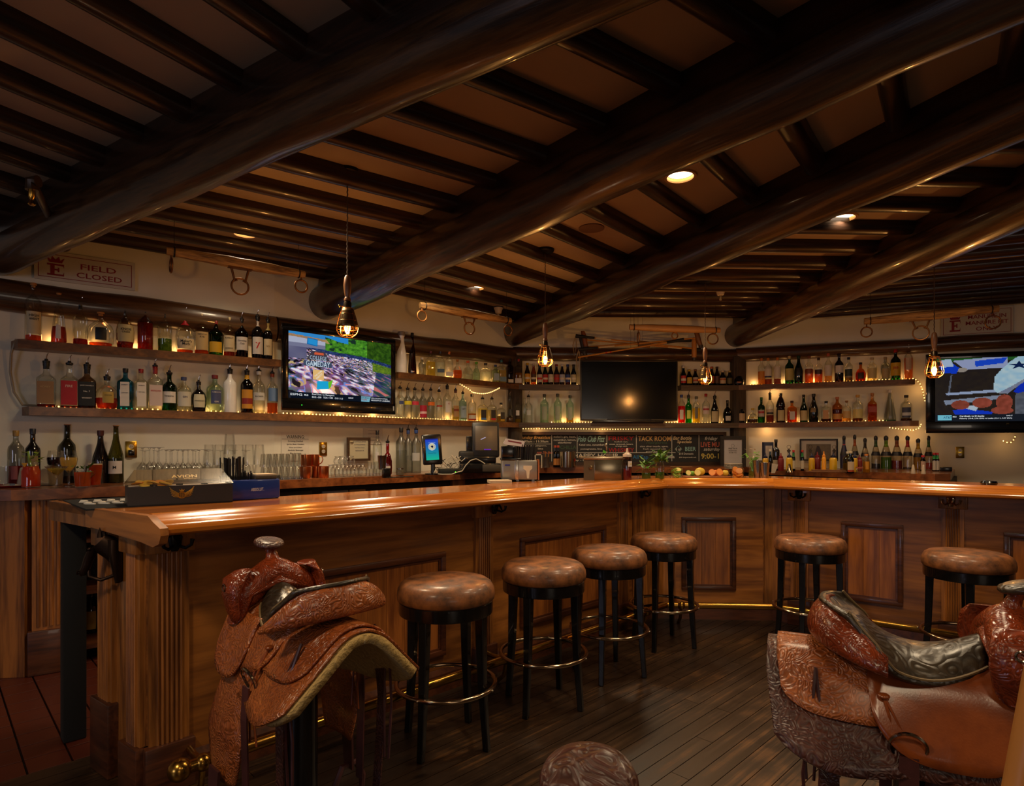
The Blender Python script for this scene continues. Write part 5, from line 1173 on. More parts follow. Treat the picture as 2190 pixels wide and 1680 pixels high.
yk(1848, 687, 5.6, 2136, 660, 5.2, 'peeled pole yoke with a horned ring hanging before the MANURE sign', [(.44, .062, .150, 'y', 1), (.02, .045, .10, 'y', 0), (.96, .055, .11, 'y', 0)], r=.040)
def mallet(pa, pb, D, grip_at, label, bands=(), headz=None, wrap=True):
    a = Vector(((pa[0]-CX)/F*D, D, zz(pa[1], D))); b = Vector(((pb[0]-CX)/F*D, D, zz(pb[1], D))); t = thing('polo_mallet', label, 'mallet', a, 0, 'crossed polo mallets over the black television')
    d = b-a; L_ = d.length; d.normalize(); rel = lambda k: d*L_*k
    obj('cane', MB().tube([rel(0), rel(.5), rel(1)], .0085, 8), P((176, 118, 44), .45, noise=.2), t)
    g0, g1 = (0, .16) if grip_at == 'L' else (.84, 1.0)
    obj('grip', MB().tube([rel(g0), rel((g0+g1)/2), rel(g1)], [.022, .016, .013] if grip_at == 'L' else [.013, .016, .022], 10), P((18, 18, 18), .7), t)
    mid = rel(.5); obj('hanging_wire', MB().tube([mid, mid+Vector((0, 0, CEIL-.05-a.z-mid.z))], .0012, 5), iron, t)
    if wrap: g2, g3 = (.17, .30) if grip_at == 'L' else (.72, .83); obj('tape_wrap', MB().tube([rel(g2), rel(g3)], .0095, 8), P((196, 180, 150), .7), t)
    for k, c in bands: obj('paint_band', MB().tube([rel(k), rel(k+.014)], .0096, 8), P(c, .5), t)
    e = rel(1) if grip_at == 'L' else rel(0)
    if headz:
        c, hw, tl = headz; obj('head', MB().loft([(e+Vector((tl, -.01, hw)), (.020, 0, 0), (0, .020, 0)), (e+Vector((tl*.5, -.01, hw*.6)), (.027, 0, 0), (0, .027, 0)), (e+Vector((-tl*.5, -.01, -hw*.6)), (.027, 0, 0), (0, .027, 0)), (e+Vector((-tl, -.01, -hw)), (.022, 0, 0), (0, .022, 0))], 14), P(c, .5, noise=.15), t)
        obj('head_tip', MB().loft([(e+Vector((-tl, -.01, -hw+.01)), (.025, 0, 0), (0, .025, 0)), (e+Vector((-tl*1.05, -.01, -hw-.02)), (.022, 0, 0), (0, .022, 0))], 14), P((40, 32, 26), .5), t)
    if grip_at == 'L': obj('wrist_strap', MB().tube([rel(.0), rel(0)+Vector((-.03, -.01, -.10)), rel(0)+Vector((-.015, -.01, -.22)), rel(0)+Vector((.01, -.01, -.10)), rel(0)], .006, 6), P((150, 130, 100), .8), t)
mallet((1231, 718), (1484, 745), 6.56, 'L', 'cane mallet with black grip at upper left and brown head at lower right', headz=((170, 112, 44), .11, 0))
mallet((1250, 726), (1498, 748), 6.60, 'R', 'mallet with white tape at left and black grip at lower right', headz=((120, 66, 28), .09, -.02))
mallet((1238, 747), (1492, 722), 6.52, 'L', 'cane mallet with black grip at lower left rising to the right', headz=((110, 70, 34), .09, -.03))
mallet((1247, 742), (1478, 727), 6.64, 'R', 'cane mallet with black grip at upper right and dark head at left', headz=((44, 38, 34), .11, -.03))
mallet((1236, 764), (1462, 726), 6.48, 'R', 'white-ended mallet with red bands at lower left', bands=((.26, (170, 20, 24)), (.30, (170, 20, 24))), wrap=False)
tt = tag(obj('rope_binding', MB().tube([((1366-CX)/F*6.56+.010*k, 6.56, zz(735, 6.56)-.001*k) for k in range(13)], .037, 12), P((130, 94, 50), .9, noise=.3, bump=.6, scale=90)), 'brown rope binding wrapped round the crossed mallets', 'rope')
tt = thing('pipe_run', 'dark painted water pipe with elbow and brass sprinkler beside the leftmost ceiling log', 'pipe')
lg = Line(cor[0], TGT[0]); 
pp = [lg.at(t_, .17) for t_ in (.62, 2.2, 4.6)]
obj('long_pipe', MB().tube([(pp[0][0], pp[0][1], 2.58), (pp[1][0], pp[1][1], 2.60), (pp[2][0], pp[2][1], 2.62)], .030, 12), P((64, 42, 22), .4, 0, .3), tt)
def P3(px, py, z): D = (EYE-z)*F/(py-HY); return ((px-CX)/F*D, D, z)
a = (pp[0][0], pp[0][1], 2.58); b = P3(68, 388, 2.56)
obj('branch_pipe', MB().tube([a, b], .019, 10), P((64, 42, 22), .4, 0, .3), tt); obj('coupling', MB().ball(a, .04), P((64, 42, 22), .4, 0, .3), tt)
obj('elbow', MB().tube([(b[0]+.03, b[1], b[2]), b, (b[0], b[1], b[2]-.04)], .027, 10), P((70, 52, 34), .4, .4), tt)
obj('sprinkler', MB().lathe([(.010, -.11), (.016, -.105), (.006, -.085), (.014, -.07), (.014, -.035)], 12, b), brass, tt)
# ---------------------------------------------------------------- rope lights
glow = emit((255, 205, 135), 5)
def rope(label, pts, step=.032, power=0, bead=.0058, pl=()):
    t = thing('rope_light', label, 'rope light', pts[0], 0)
    P0 = Vector(pts[0]); q_ = [Vector(p)-P0 for p in pts]
    obj('clear_tube', MB().tube(q_, .0075, 8), glass((245, 235, 210), .8), t)
    mb = MB(); acc = 0
    for a, b in zip(q_, q_[1:]):
        L_ = (b-a).length; s_ = acc
        while s_ < L_: p = a+(b-a)*(s_/L_); mb.ball(p, bead, seg=6, rings=4); s_ += step
        acc = s_-L_
    o = obj('bulbs', mb, glow, t); o['kind'] = 'stuff'
    for p in pl: lamp('rope_light_glow', 'POINT', p[:3], p[3], AMB, shadow_soft_size=.03)
    return t
def sag(a, b, dz, n=14, off=(0, 0)): 
    a, b = Vector(a), Vector(b); return [a+(b-a)*(i/n)+Vector((off[0]*sin(pi*i/n), off[1]*sin(pi*i/n), -dz*sin(pi*i/n))) for i in range(n+1)]
def v3(p, z): return (p[0], p[1], z)
def glowrow(line, pxs, z, p=1.0, off=.125): return [v3(line.hit(x, off), z)+(p,) for x in pxs]
rope('clear rope light lying behind the bottles on the upper left shelf and looping down', [v3(L1.hit(90, .12), ZU+.01), v3(L1.hit(590, .12), ZU+.01)], pl=glowrow(L1, (110, 200, 290, 380, 470, 560), ZU+.025, .32))
lp = [v3(L1.hit(60, .10), ZU+.012), v3(L1.hit(34, .08), ZU+.005), v3(L1.hit(24, .10), ZU-.08), v3(L1.hit(22, .12), ZU-.2), v3(L1.hit(30, .12), ZU-.33), v3(L1.hit(48, .12), ZU-.41), v3(L1.hit(80, .12), ZL+.012)]
tt = thing('loose_tube', 'unlit clear tube looping down between the two left wall shelves', 'rope light', lp[0]); obj('tube', MB().tube([Vector(p)-Vector(lp[0]) for p in lp], .0075, 8), P((150, 136, 108), .4), tt)
rope('rope light behind the bottles on the lower left shelf', [v3(L1.hit(100, .12), ZL+.01), v3(L1.hit(600, .12), ZL+.01)], pl=glowrow(L1, (220, 350, 450, 560), ZL+.025, .16))
rope('rope light glowing on the shelf under the lit left television', [v3(L2.hit(606, .10), ZL+.01), v3(L2.hit(880, .10), ZL+.01), v3(L2.hit(1040, .12), ZL+.01)], pl=glowrow(L2, (660, 730, 800, 880, 960, 1030), ZL+.025, .3))
rope('rope light behind the bottles on the shelf right of the left television', [v3(L2.hit(860, .12), ZU+.01), v3(L2.hit(1060, .12), ZU+.01)], pl=glowrow(L2, (890, 960, 1040), ZU+.025, .34))
a = v3(L2.hit(984, .02), ZU-TH-.0); b = v3(L2.hit(1068, .02), ZU-TH-.004); m_ = L2.hit(1018, .0)
rope('lit rope light drooping in a loop below the shelf near the corner post', [Vector(a), Vector(v3(L2.hit(1003, .01), zz(832, L2.hit(1003, .01)[1])))]+sag(v3(L2.hit(1010, .01), zz(838, L2.hit(1010)[1])), b, .035), step=.028, pl=[v3(L2.hit(1018, .0), 1.88)+(.5,)])
rope('rope light behind the beer bottles', [v3(L3.hit(1120, .12), ZU+.01), v3(L3.hit(1238, .12), ZU+.01)], pl=glowrow(L3, (1150, 1215), ZU+.025, .32))
rope('rope light on the grey shelf under the black television', [v3(L3.hit(1180, .12), ZL+.01), v3(L3.hit(1560, .12), ZL+.01)], pl=glowrow(L3, (1205, 1236, 1452, 1480, 1530), ZL+.025, .32))
rope('rope light strung under the grey shelf above the chalkboard', [v3(L3.hit(1119, .02), ZL-TH-.012), v3(L3.hit(1185, .03), ZL-TH-.010), v3(L3.hit(1250, .08), ZL-TH-.012), v3(L3.hit(1300, .07), ZL-TH-.018), v3(L3.hit(1390, .08), ZL-TH-.012)], step=.03, pl=glowrow(L3, (1150, 1290), ZL-TH-.03, .32, .06))
e1 = L4.hit(1957, .06)
rope('lit rope light along the upper right shelf curling down its end', [v3(L4.hit(1605, .12), ZU+.01), v3(L4.hit(1940, .06), ZU+.012), v3(L4.hit(1957, .04), ZU+.006), v3(L4.hit(1968, .05), ZU-.05), v3(L4.hit(1974, .06), ZU-.13), v3(L4.hit(1978, .08), ZU-.22)], step=.03, pl=glowrow(L4, (1612, 1680, 1740, 1800, 1860, 1920), ZU+.025, .36)+[v3(L4.hit(1975, .03), ZU-.1)+(.6,)])
rope('rope light behind the bottles on the lower right shelf', [v3(L4.hit(1590, .12), ZL+.01), v3(L4.hit(1900, .12), ZL+.01)], pl=glowrow(L4, (1625, 1700, 1800), ZL+.025, .22)+glowrow(L4, (1655,), ZU-TH-.03, .6, .06)+glowrow(L4, (1640,), ZL-TH-.03, .6, .06))
rope('lit rope light drooping under the end of the lower right shelf', [v3(L4.hit(1903, .0), zz(914, L4.hit(1903)[1])), v3(L4.hit(1930, -.01), zz(917, 6.1)), v3(L4.hit(1953, -.01), zz(918.5, 6.0)), v3(L4.hit(1966, .0), zz(914, 6.05)), v3(L4.hit(1970, .02), zz(906, 6.1))], step=.026, pl=[v3(L4.hit(1955, -.0), 1.46)+(.7,)])
rope('short lit rope light hanging below the right television', [v3(L4.hit(2146, .04), zz(942, 5.6)), v3(L4.hit(2155, .04), zz(946, 5.6)), v3(L4.hit(2163, .04), zz(945, 5.6)), v3(L4.hit(2169, .04), zz(938, 5.55)), v3(L4.hit(2172, .04), zz(929, 5.5))], step=.032, pl=[v3(L4.hit(2158, .0), 1.38)+(.4,)])
# ---------------------------------------------------------------- things on the back counter
ZB = 1.09; ZM = 1.112; ZR = 1.098; ZC = 1.088
def sb(px, D, top, wpx, z, *a, **k):      # bottle by pixel column, depth, top row, width
    x = (px-CX)/F*D; H = (HY-top)*D/F+EYE-z; R = wpx*D/F/2
    return bottle(x, D, z, -atan2(x, D)*.7, R, H, *a, **k)
sb(34, 3.82, 920, 29, ZB, 'tall', (214, 214, 204), (150, 16, 20), .36, ((120, 60, 60), .12, .36, .4), (150, 116, 50), 0, 'clear syrup bottle of bright red cordial with gold cap at far left', name='syrup_bottle')
sb(70, 3.90, 916, 27, ZB, 'bord', BK, None, 0, ((120, 100, 70), .28, .52, .9), (30, 34, 46), 0, 'dark wine bottle with a picture label and navy capsule, far left of the counter', name='wine_bottle')
sb(144, 4.12, 907, 30, ZB, 'bord', (96, 96, 20), (110, 100, 20), .5, ((200, 196, 186), .12, .30, .9, BLK, 0, .7), 'cork', 0, 'green wine bottle with cork and black and white label behind the cocktails', name='wine_bottle')
sb(215, 4.12, 920, 31, ZB, 'burg', (16, 10, 10), None, 0, None, (60, 14, 14), 0, 'black wine bottle with dark red capsule behind the beer glass', name='wine_bottle')
sb(248, 4.15, 909, 29, ZB, 'burg', (150, 150, 30), (140, 140, 40), .42, ((196, 186, 180), .16, .38, 1.0), 'cork', 0, 'yellow-green wine bottle with cork and white label marked M', txt=[('M', .5, .28, BLK)], name='wine_bottle')
def glassware(nm, label, cat, x, y, z, prof, liq=None, lz=None, grp=None, gm=None, seg=20):
    t = thing(nm, label, cat, (x, y, z), 0, grp); o = obj('glass_wall', MB().lathe(prof, seg, caps=1), gm or glass((250, 251, 250), .72), t, ang=60)
    if liq: obj('drink', MB().lathe(lz, seg), liquid(liq, .7), t)
    return t
def at(px, py, z): D = (EYE-z)*F/(py-HY); return ((px-CX)/F*D, D)
def xy(px, D): return ((px-CX)/F*D, D)
# bloody mary in a mason jar with celery and lemon
p = xy(66, 3.66); t = glassware('mason_jar', 'mason jar of red cocktail with celery and a lemon wedge at the left counter end', 'jar', p[0], p[1], ZB, [(.040, 0), (.048, .004), (.0485, .10), (.041, .118), (.040, .145), (.043, .146), (.043, .15)], (196, 62, 20), [(1e-5, .006), (.046, .008), (.046, .10), (.039, .117), (.039, .128), (1e-5, .128)])
cel = P((120, 150, 40), .5, noise=.3)
def leafy(par, x, z, n, sp, col=None, sz=.02, rnd=random):
    for i in range(n):
        a = rnd.random()*6.28; r = rnd.random()*sp; h = rnd.random()*sp*1.6; s_ = sz*(.7+.6*rnd.random()); tl = rnd.uniform(-.6, .9)
        c, s2_ = cos(a), sin(a); pts = []
        for (u, v) in ((0, 0), (.5, .38), (1, .25), (1.45, 0), (1, -.25), (.5, -.38)):
            X = u*s_; Y = v*s_; pts.append((x+r*c+X*c-Y*s2_, r*s2_+X*s2_+Y*c, z+h+X*tl-abs(v)*s_*.3))
        obj('leaf', MB().add(pts, [(0, 1, 2, 3), (0, 3, 4, 5)]), col or cel, par, smooth=True)
leafy(t, 0, .155, 16, .045, P((110, 130, 30), .5, noise=.3), .024)
obj('celery_stalk', MB().tube([(0, 0, .1), (-.01, 0, .17), (-.016, 0, .22)], [.009, .008, .005], 8), cel, t)
obj('lemon_wedge', MB().plate([(-.02, .15), (.014, .15), (-.003, .125)], -.047, -.041), P((220, 160, 40), .4), t)
p = xy(121, 3.62); t = glassware('martini_glass', 'martini glass with an olive, right of the red mason jar', 'glass', p[0], p[1], ZB, [(.034, 0), (.034, .002), (.006, .008), (.0045, .06), (.010, .075), (.060, .130), (.059, .130), (.009, .078)], (186, 170, 90), [(1e-5, .080), (.008, .080), (.046, .116), (1e-5, .116)])
obj('olive', MB().ball((-.004, -.01, .095), .012), P((120, 100, 20), .4), t); obj('lemon_twist', MB().tube([(-.03, -.02, .115), (-.02, -.03, .105), (-.006, -.03, .10)], .004, 6), P((200, 150, 30), .4), t)
def wineglass(px, D, top, label, liq):
    p = xy(px, D); h = (HY-top)*D/F+EYE-ZB; k = h/.2
    t = glassware('wine_glass', label, 'glass', p[0], p[1], ZB, [(.034*k, 0), (.034*k, .002), (.005, .008), (.004, .075*k), (.014*k, .085*k), (.038*k, .12*k), (.042*k, .15*k), (.034*k, .2*k), (.0335*k, .2*k)], liq, [(1e-5, .088*k), (.013*k, .088*k), (.036*k, .121*k), (.040*k, .15*k), (.039*k, .160*k), (1e-5, .160*k)]); return t
wineglass(147, 3.80, 963, 'stemmed wine glass of white wine behind the martini glass', (206, 180, 100)); wineglass(118, 3.98, 963, 'stemmed wine glass of red wine behind the martini glass', (40, 10, 12))
p = xy(177, 3.68); t = glassware('tumbler', 'short tumbler of pink cocktail full of mint, left of the beer', 'glass', p[0], p[1], ZB, [(.038, 0), (.040, .004), (.046, .105), (.045, .105)], (196, 96, 40), [(1e-5, .008), (.038, .008), (.043, .092), (1e-5, .092)])
leafy(t, -.03, .09, 6, .03, P((60, 110, 30), .5, noise=.3), .022); leafy(t, .02, .10, 7, .02, P((60, 120, 36), .5, noise=.3), .024); obj('straw', MB().tube([(.015, -.01, .02), (.03, -.01, .13)], .0035, 6), blackp, t); leafy(t, 0, .03, 6, .03, P((70, 80, 20), .5), .03)
p = xy(204, 3.76); t = glassware('beer_glass', 'tall glass of amber beer beside the mint tumbler', 'glass', p[0], p[1], ZB, [(.026, 0), (.028, .004), (.040, .155), (.039, .155)], (190, 76, 16), [(1e-5, .012), (.026, .012), (.036, .134), (1e-5, .134)])
obj('foam', MB().lathe([(.0365, .134), (.0375, .140), (1e-5, .141)], 18), P((220, 190, 150), .8), t)
p = xy(119, 3.86); glassware('water_glass', 'cloudy water glass behind the martini glass stem', 'glass', p[0], p[1], ZB, [(.034, 0), (.036, .004), (.045, .13), (.044, .13)], (170, 160, 140), [(1e-5, .008), (.033, .008), (.040, .10), (1e-5, .10)])
p = xy(6, 3.75); glassware('water_glass', 'empty water glass at the left edge of the picture', 'glass', p[0], p[1], ZB, [(.034, 0), (.036, .004), (.043, .125), (.042, .125)])
tw = thing('bar_towel', 'crumpled white towel with blue stripe behind the mason jar', 'towel', (xy(60, 3.84)[0], 3.84, ZB), .5)
def twf(u, v): x = -.13+.26*u; y = -.05+.12*v; return (x, y, .004+.030*sin(pi*u)*sin(pi*v)*(1.1+.5*sin(x*55)+.4*sin(y*80)))
obj('cloth', MB().grid(twf, 28, 14), P((176, 164, 148), .9, noise=.1), tw); obj('stripe', MB().grid(lambda u, v: (lambda q_: (q_[0], q_[1], q_[2]+.0015))(twf(.18+.10*u, v)), 5, 14), P((90, 100, 120), .9), tw)
tr = thing('drink_tray', 'dark tray with a red rim at the left counter end', 'tray', (xy(14, 3.72)[0], 3.72, ZB), .6); obj('rim', MB().lathe([(.12, 0), (.14, .012), (.13, .012), (.11, .003), (1e-5, .003)], 28), P((150, 26, 20), .4), tr)
tb = thing('bin_lid', 'round white lid with dark writing behind the red mason jar', 'lid', (xy(50, 3.80)[0], 3.80, ZB+.0), 0); obj('disc', MB().lathe([(1e-5, -.004), (.055, -.003), (.06, 0), (.055, .003), (1e-5, .004)], 26), P((170, 160, 140), .5), tb); tb.rotation_euler = (radians(82), 0, 0); tb.location.z = ZB+.06
# outlets
def outlet(line, px, py, label, cord=False):
    p = line.hit(px, SD-.004); z = zz(py, p[1]); t = thing('power_outlet', label, 'outlet', (p[0], p[1], z), line.rz)
    obj('brass_plate', MB().box((-.036, -.006, -.058), (.036, .002, .058), .003), P((186, 150, 60), .25, 1), t)
    for s_ in (-1, 1): 
        r = obj('socket', MB().lathe([(.016, 0), (.016, .004), (1e-5, .005)], 16), P((186, 176, 160), .4), t, (0, -.004, s_*.021)); r.rotation_euler = (pi/2, 0, 0)
        if cord and s_ < 0: obj('plug', MB().box((-.02, -.035, -.045), (.02, -.008, -.004), .006), blackp, t)
        else:
            for q_ in (-.005, .005): obj('slot', MB().box((q_-.001, -.0105, s_*.021-.003), (q_+.001, -.0085, s_*.021+.006)), blackp, t)
    return t
outlet(L1, 280.5, 960.5, 'brass outlet plate with a black plug on the left wall', True); outlet(L2, 691, 959.5, 'brass outlet plate above the copper mugs'); outlet(L4, 2053, 967, 'brass outlet plate with cable on the right wall')
# upside-down stemware
k_ = 0
def inv_stem(px, D, top, label, grp):
    p = xy(px, D); h = (HY-top)*D/F+EYE-ZB; h = max(.12, h)
    t = glassware('wine_glass', label, 'glass', p[0], p[1], ZB, [(.032, 0), (.040, .05), (.034, h*.42), (.012, h*.55), (.004, h*.60), (.004, h*.93), (.010, h*.965), (.033, h*.99), (.033, h), (1e-5, h)], grp=grp, seg=18); return t
xs_ = [355, 437, 487, 548, 632, 700, 765, 828, 888, 945, 1015, 1100]
nm_ = ['first on the left', 'second from the left', 'third from the left', 'fourth from the left', 'fifth from the left', 'sixth from the left', 'sixth from the right', 'fifth from the right', 'fourth from the right', 'third from the right', 'second from the right', 'last on the right']
for i, x in enumerate(xs_):
    p_ = x/5.475+240; D_ = Line(*[L1.hit(q_, -.14) for q_ in (300, 560)]).hit(p_)[1]-.05*(i % 2)
    inv_stem(p_, D_, 900+(303+ (i > 3)*26)/5.475, 'upside-down stemmed glass in the front row behind the garnish tray, '+nm_[i], 'upside-down stemware on the left back counter')
for i in range(9):
    p_ = 310+i*27; D_ = L1.hit(p_, .02)[1]
    inv_stem(p_, D_, 962, 'upside-down stemmed glass of the rear row by the wall, %s' % ['leftmost', 'one from the left', 'two from the left', 'three from the left', 'in the middle', 'three from the right', 'two from the right', 'one from the right', 'rightmost'][i], 'upside-down stemware on the left back counter')
def pint(px, D, z, label, grp, r=.042, h=.147, nm='pint_glass'):
    p = xy(px, D); return glassware(nm, label, 'glass', p[0], p[1], z, [(r, 0), (r, .002), (r*.74, h*.97), (r*.70, h), (1e-5, h)], grp=grp, seg=18)
ordn = ['first', 'second', 'third', 'fourth', 'fifth', 'sixth', 'seventh', 'eighth', 'ninth', 'tenth', 'eleventh', 'twelfth']
LP1 = Line(L1.hit(440, -.15), (A2.hit(560, .17)))
for lay in (0, 1):
    for i in range(6):
        px = 447+i*21.5; D = LP1.hit(px)[1]+ .0
        pint(px, D, ZB+lay*.112, 'tall pint glass stacked upside down, %s layer, %s from the left' % (('lower', 'upper')[lay], ordn[i]), 'pint glasses behind the straws', h=.11+.037*lay)
pint(491, LP1.hit(491)[1]+.0, ZB+.112+.078, 'single pint glass standing on top of the pint stack', None)
for lay in (0, 1):
    for r_ in (0, 1):
        for i in range(7 - (lay and r_)):
            px = 567+i*13.2+r_*5; D = A2.hit(px, .10+.10*r_)[1]
            pint(px, D, ZB+lay*.096, 'ribbed rocks glass beside the copper mugs, %s layer, %s row, %s from the left' % (('lower', 'upper')[lay], ('front', 'rear')[r_], ordn[i]), 'rocks glasses left of the copper mugs', r=.038, h=.094, nm='rocks_glass')
copper = P((224, 132, 76), .28, 1)
def mug(px, D, z, label, hd=0):
    p = xy(px, D); t = thing('copper_mug', label, 'mug', (p[0], p[1], z), 0, 'copper mugs')
    obj('cup', MB().lathe([(1e-5, 0), (.038, .001), (.040, .006), (.040, .088), (.042, .090), (.039, .090), (.038, .008), (1e-5, .006)], 24), copper, t)
    if hd: obj('handle', MB().tube([(.038, 0, .078), (.062, 0, .072), (.068, 0, .05), (.058, 0, .025), (.040, 0, .015)], .004, 8), copper, t)
mug(653, A2.hit(653, .13)[1], ZB+.0, 'copper mug in the lower row, left one'); mug(692, A2.hit(692, .10)[1], ZB, 'copper mug in the lower row, right one at the front', 0); mug(676, A2.hit(676, .2)[1], ZB, 'copper mug in the lower row behind the other two')
mug(655, A2.hit(655, .13)[1], ZB+.092, 'copper mug on the upper row, left one'); mug(672, A2.hit(672, .15)[1], ZB+.092, 'copper mug on the upper row with its handle to the right', 1)
for i in range(9):
    px = 708+i*8.4; D = A2.hit(px, .10+.07*(i % 2))[1]; p = xy(px, D)
    glassware('goblet', 'small stemless goblet turned down right of the copper mugs, %s from the left' % ordn[i], 'glass', p[0], p[1], ZB, [(.030, 0), (.038, .03), (.036, .06), (.022, .085), (.016, .092), (.028, .10), (1e-5, .102)], grp='small goblets right of the copper mugs', seg=16)
for i in range(4):
    px = 722+i*9.5; D = A2.hit(px, .16)[1]; p = xy(px, D)
    glassware('goblet', 'goblet in the upper layer right of the copper mugs, %s from the left' % ordn[i], 'glass', p[0], p[1], ZB+.103, [(.028, 0), (.034, .02), (.030, .04), (.018, .052), (.026, .062), (1e-5, .064)], grp='small goblets right of the copper mugs', seg=16)
for lay, n in ((0, 6), (1, 4)):
    for i in range(n):
        px = 787+i*7.2+lay*4; D = A2.hit(px, .10)[1]; p = xy(px, D)
        glassware('shot_glass', 'tiny shot glass in front of the framed certificate, %s layer, %s from the left' % (('lower', 'upper')[lay], ordn[i]), 'glass', p[0], p[1], ZB+lay*.058, [(.022, 0), (.022, .002), (.016, .055), (1e-5, .056)], grp='shot glasses', seg=14)
obj_ = A2.hit(806, .28); sb(807, obj_[1]+.12, 920, 19, ZB, 'tall', CL, None, 0, ((200, 196, 190), .30, .5, .4), BLK, 0, 'tall clear bottle with small white label behind the shot glasses')
sb(829, 5.15, 944, 19, ZB, 'round', (200, 60, 30), (150, 14, 20), .6, ((190, 180, 170), .08, .28, .7), None, 1, 'curvy red liqueur bottle with pourer on the left back counter')
sb(858, 5.52, 914, 23, ZB, 'tall', FR, (190, 190, 180), .5, None, BLK, 0, 'tall frosted vodka bottle, left of three under the shelf', name='vodka_bottle')
sb(873, 5.62, 918, 19, ZB, 'tall', FR, None, 0, ((120, 120, 110), .28, .4, .8), (40, 60, 110), 1, 'tall frosted vodka bottle with blue twisted stopper, middle of three', name='vodka_bottle')
sb(890, 5.56, 917, 21, ZB, 'tall', FR, None, 0, ((180, 180, 176), .28, .46, .8), (30, 60, 120), 1, 'tall frosted vodka bottle with blue capsule, right of three', name='vodka_bottle')
p = xy(855.5, 5.15); t = glassware('small_jar', 'small glass jar with silver lid in front of the frosted bottles', 'jar', p[0], p[1], ZB, [(.030, 0), (.033, .004), (.033, .04), (.028, .05), (.028, .054)], (150, 140, 120), [(1e-5, .004), (.03, .004), (.03, .03), (1e-5, .03)]); obj('lid', MB().lathe([(.030, .05), (.030, .062), (1e-5, .063)], 20), steel, t)
p = xy(817, 4.86); t = thing('cocktail_shaker', 'steel shaker in front of the red liqueur bottle', 'shaker', (p[0], p[1], ZB+.06)); obj('cup', MB().lathe([(1e-5, 0), (.028, .001), (.036, .11), (.037, .112), (.035, .112), (1e-5, .01)], 22), steel, t)
p = xy(826, 4.74); t = thing('knife_block', 'small black block and knife on the left back counter', 'block', (p[0], p[1], ZB), .6); obj('block', MB().box((-.03, -.02, 0), (.03, .02, .075), .004), blackp, t); obj('tray', MB().box((-.01, -.03, 0), (.22, .05, .006), .002), blackp, t)
# payment tablet, router, cash register, printer
def frm_(px, D, z, label, nm, cat, rz=None): p = xy(px, D); return thing(nm, label, cat, (p[0], p[1], z), -atan2(p[0], p[1])*.5 if rz is None else rz)
t = frm_(926, 5.25, ZB, 'black payment tablet on a stand with a blue screen', 'payment_tablet', 'tablet', .25)
s_ = obj('body', MB().box((-.085, -.015, .0), (.085, .015, .265), .014), blackp, t, (0, 0, .085)); s_.rotation_euler = (radians(-8), radians(-3), 0)
scr = screen('screen', -.055, .055, .04, .225, -.0165, 24, 44, lambda u, v: (20+20*v, 60+150*(1-v)*.9, 150+60*v) if v < .95 else (30, 40, 120), s_, .9)
obj('badge_ring', MB().ring((0, -.0175, .155), .030, .0028, 'y', 28, 5), emit((220, 230, 240), .8), s_); d_ = obj('badge', MB().lathe([(.024, 0), (.024, .001), (1e-5, .001)], 24, sy=1.15), emit((226, 214, 170), .85), s_, (0, -.0170, .155)); d_.rotation_euler = (pi/2, 0, 0)
obj('badge_figure', MB().plate([(-.012, .158), (-.004, .148), (.006, .146), (.006, .134), (.010, .150), (.012, .162), (0, .166)], -.0195, -.0185), emit((30, 40, 90), .6), s_)
text('TACK ROOM TAVERN', emit((220, 230, 240), .8), s_, (0, -.0175, .190), wd=.06, rot=0); text('Crescent Beer', emit((20, 60, 120), .7), s_, (.0, -.0175, .10), wd=.07)
obj('stand', MB().lathe([(.07, 0), (.07, .012), (.02, .016), (.018, .09), (1e-5, .09)], 20), blackp, t)
t = frm_(962, 5.3, ZB, 'black network box with green light and tangled white cables', 'router', 'router', .3)
obj('box', MB().box((-.10, -.05, 0), (.10, .06, .05), .006), P((14, 20, 15), .4), t); obj('light', MB().ball((.04, -.052, .022), .004), emit((90, 255, 40), 4), t)
rc = random.Random(5); wires = MB(); bw = MB()
for i in range(15):
    c0 = Vector((rc.uniform(-.12, .09), rc.uniform(.0, .06), .06)); pts = [c0]
    for j in range(6): pts.append(pts[-1]+Vector((rc.uniform(-.05, .05), rc.uniform(-.02, .02), rc.uniform(-.025, .05) if pts[-1].z < .15 else -.04)))
    (wires if i % 3 else bw).tube(pts, .0035, 5)
wires.tube([(.10, -.05, .03), (.13, -.06, .08), (.17, -.06, .12), (.22, -.06, .135), (.27, -.06, .11), (.30, -.06, .09)], .0045, 6).tube([(-.13, -.02, .04), (-.15, -.05, .01), (-.08, -.08, .004), (0, -.08, .004), (.05, -.07, .02), (.10, -.05, .03)], .0045, 6)
obj('white_cables', wires, P((186, 176, 156), .6), t); obj('black_cables', bw, blackp, t)
t = frm_(1036, 5.72, ZB, 'black point-of-sale terminal with grey touch screen', 'cash_register', 'till', .12)
obj('cash_drawer', MB().box((-.24, -.17, 0), (.14, .20, .085), .006), blackp, t); obj('drawer_front', MB().box((-.03, -.174, .012), (.135, -.166, .075), .003), P((60, 54, 44), .5), t)
obj('base', MB().box((-.20, -.12, .085), (.10, .15, .15), .012), blackp, t); obj('printer', MB().box((-.24, -.10, .085), (-.10, .1, .20), .02), P((16, 16, 17), .5), t); obj('rear_display', MB().box((-.17, .02, .15), (-.08, .08, .34), .01), blackp, t)
sc_ = obj('monitor', MB().box((-.12, -.03, 0), (.135, .04, .33), .018), P((20, 20, 21), .4), t, (.0, -.06, .14)); sc_.rotation_euler = (radians(-8), 0, 0)
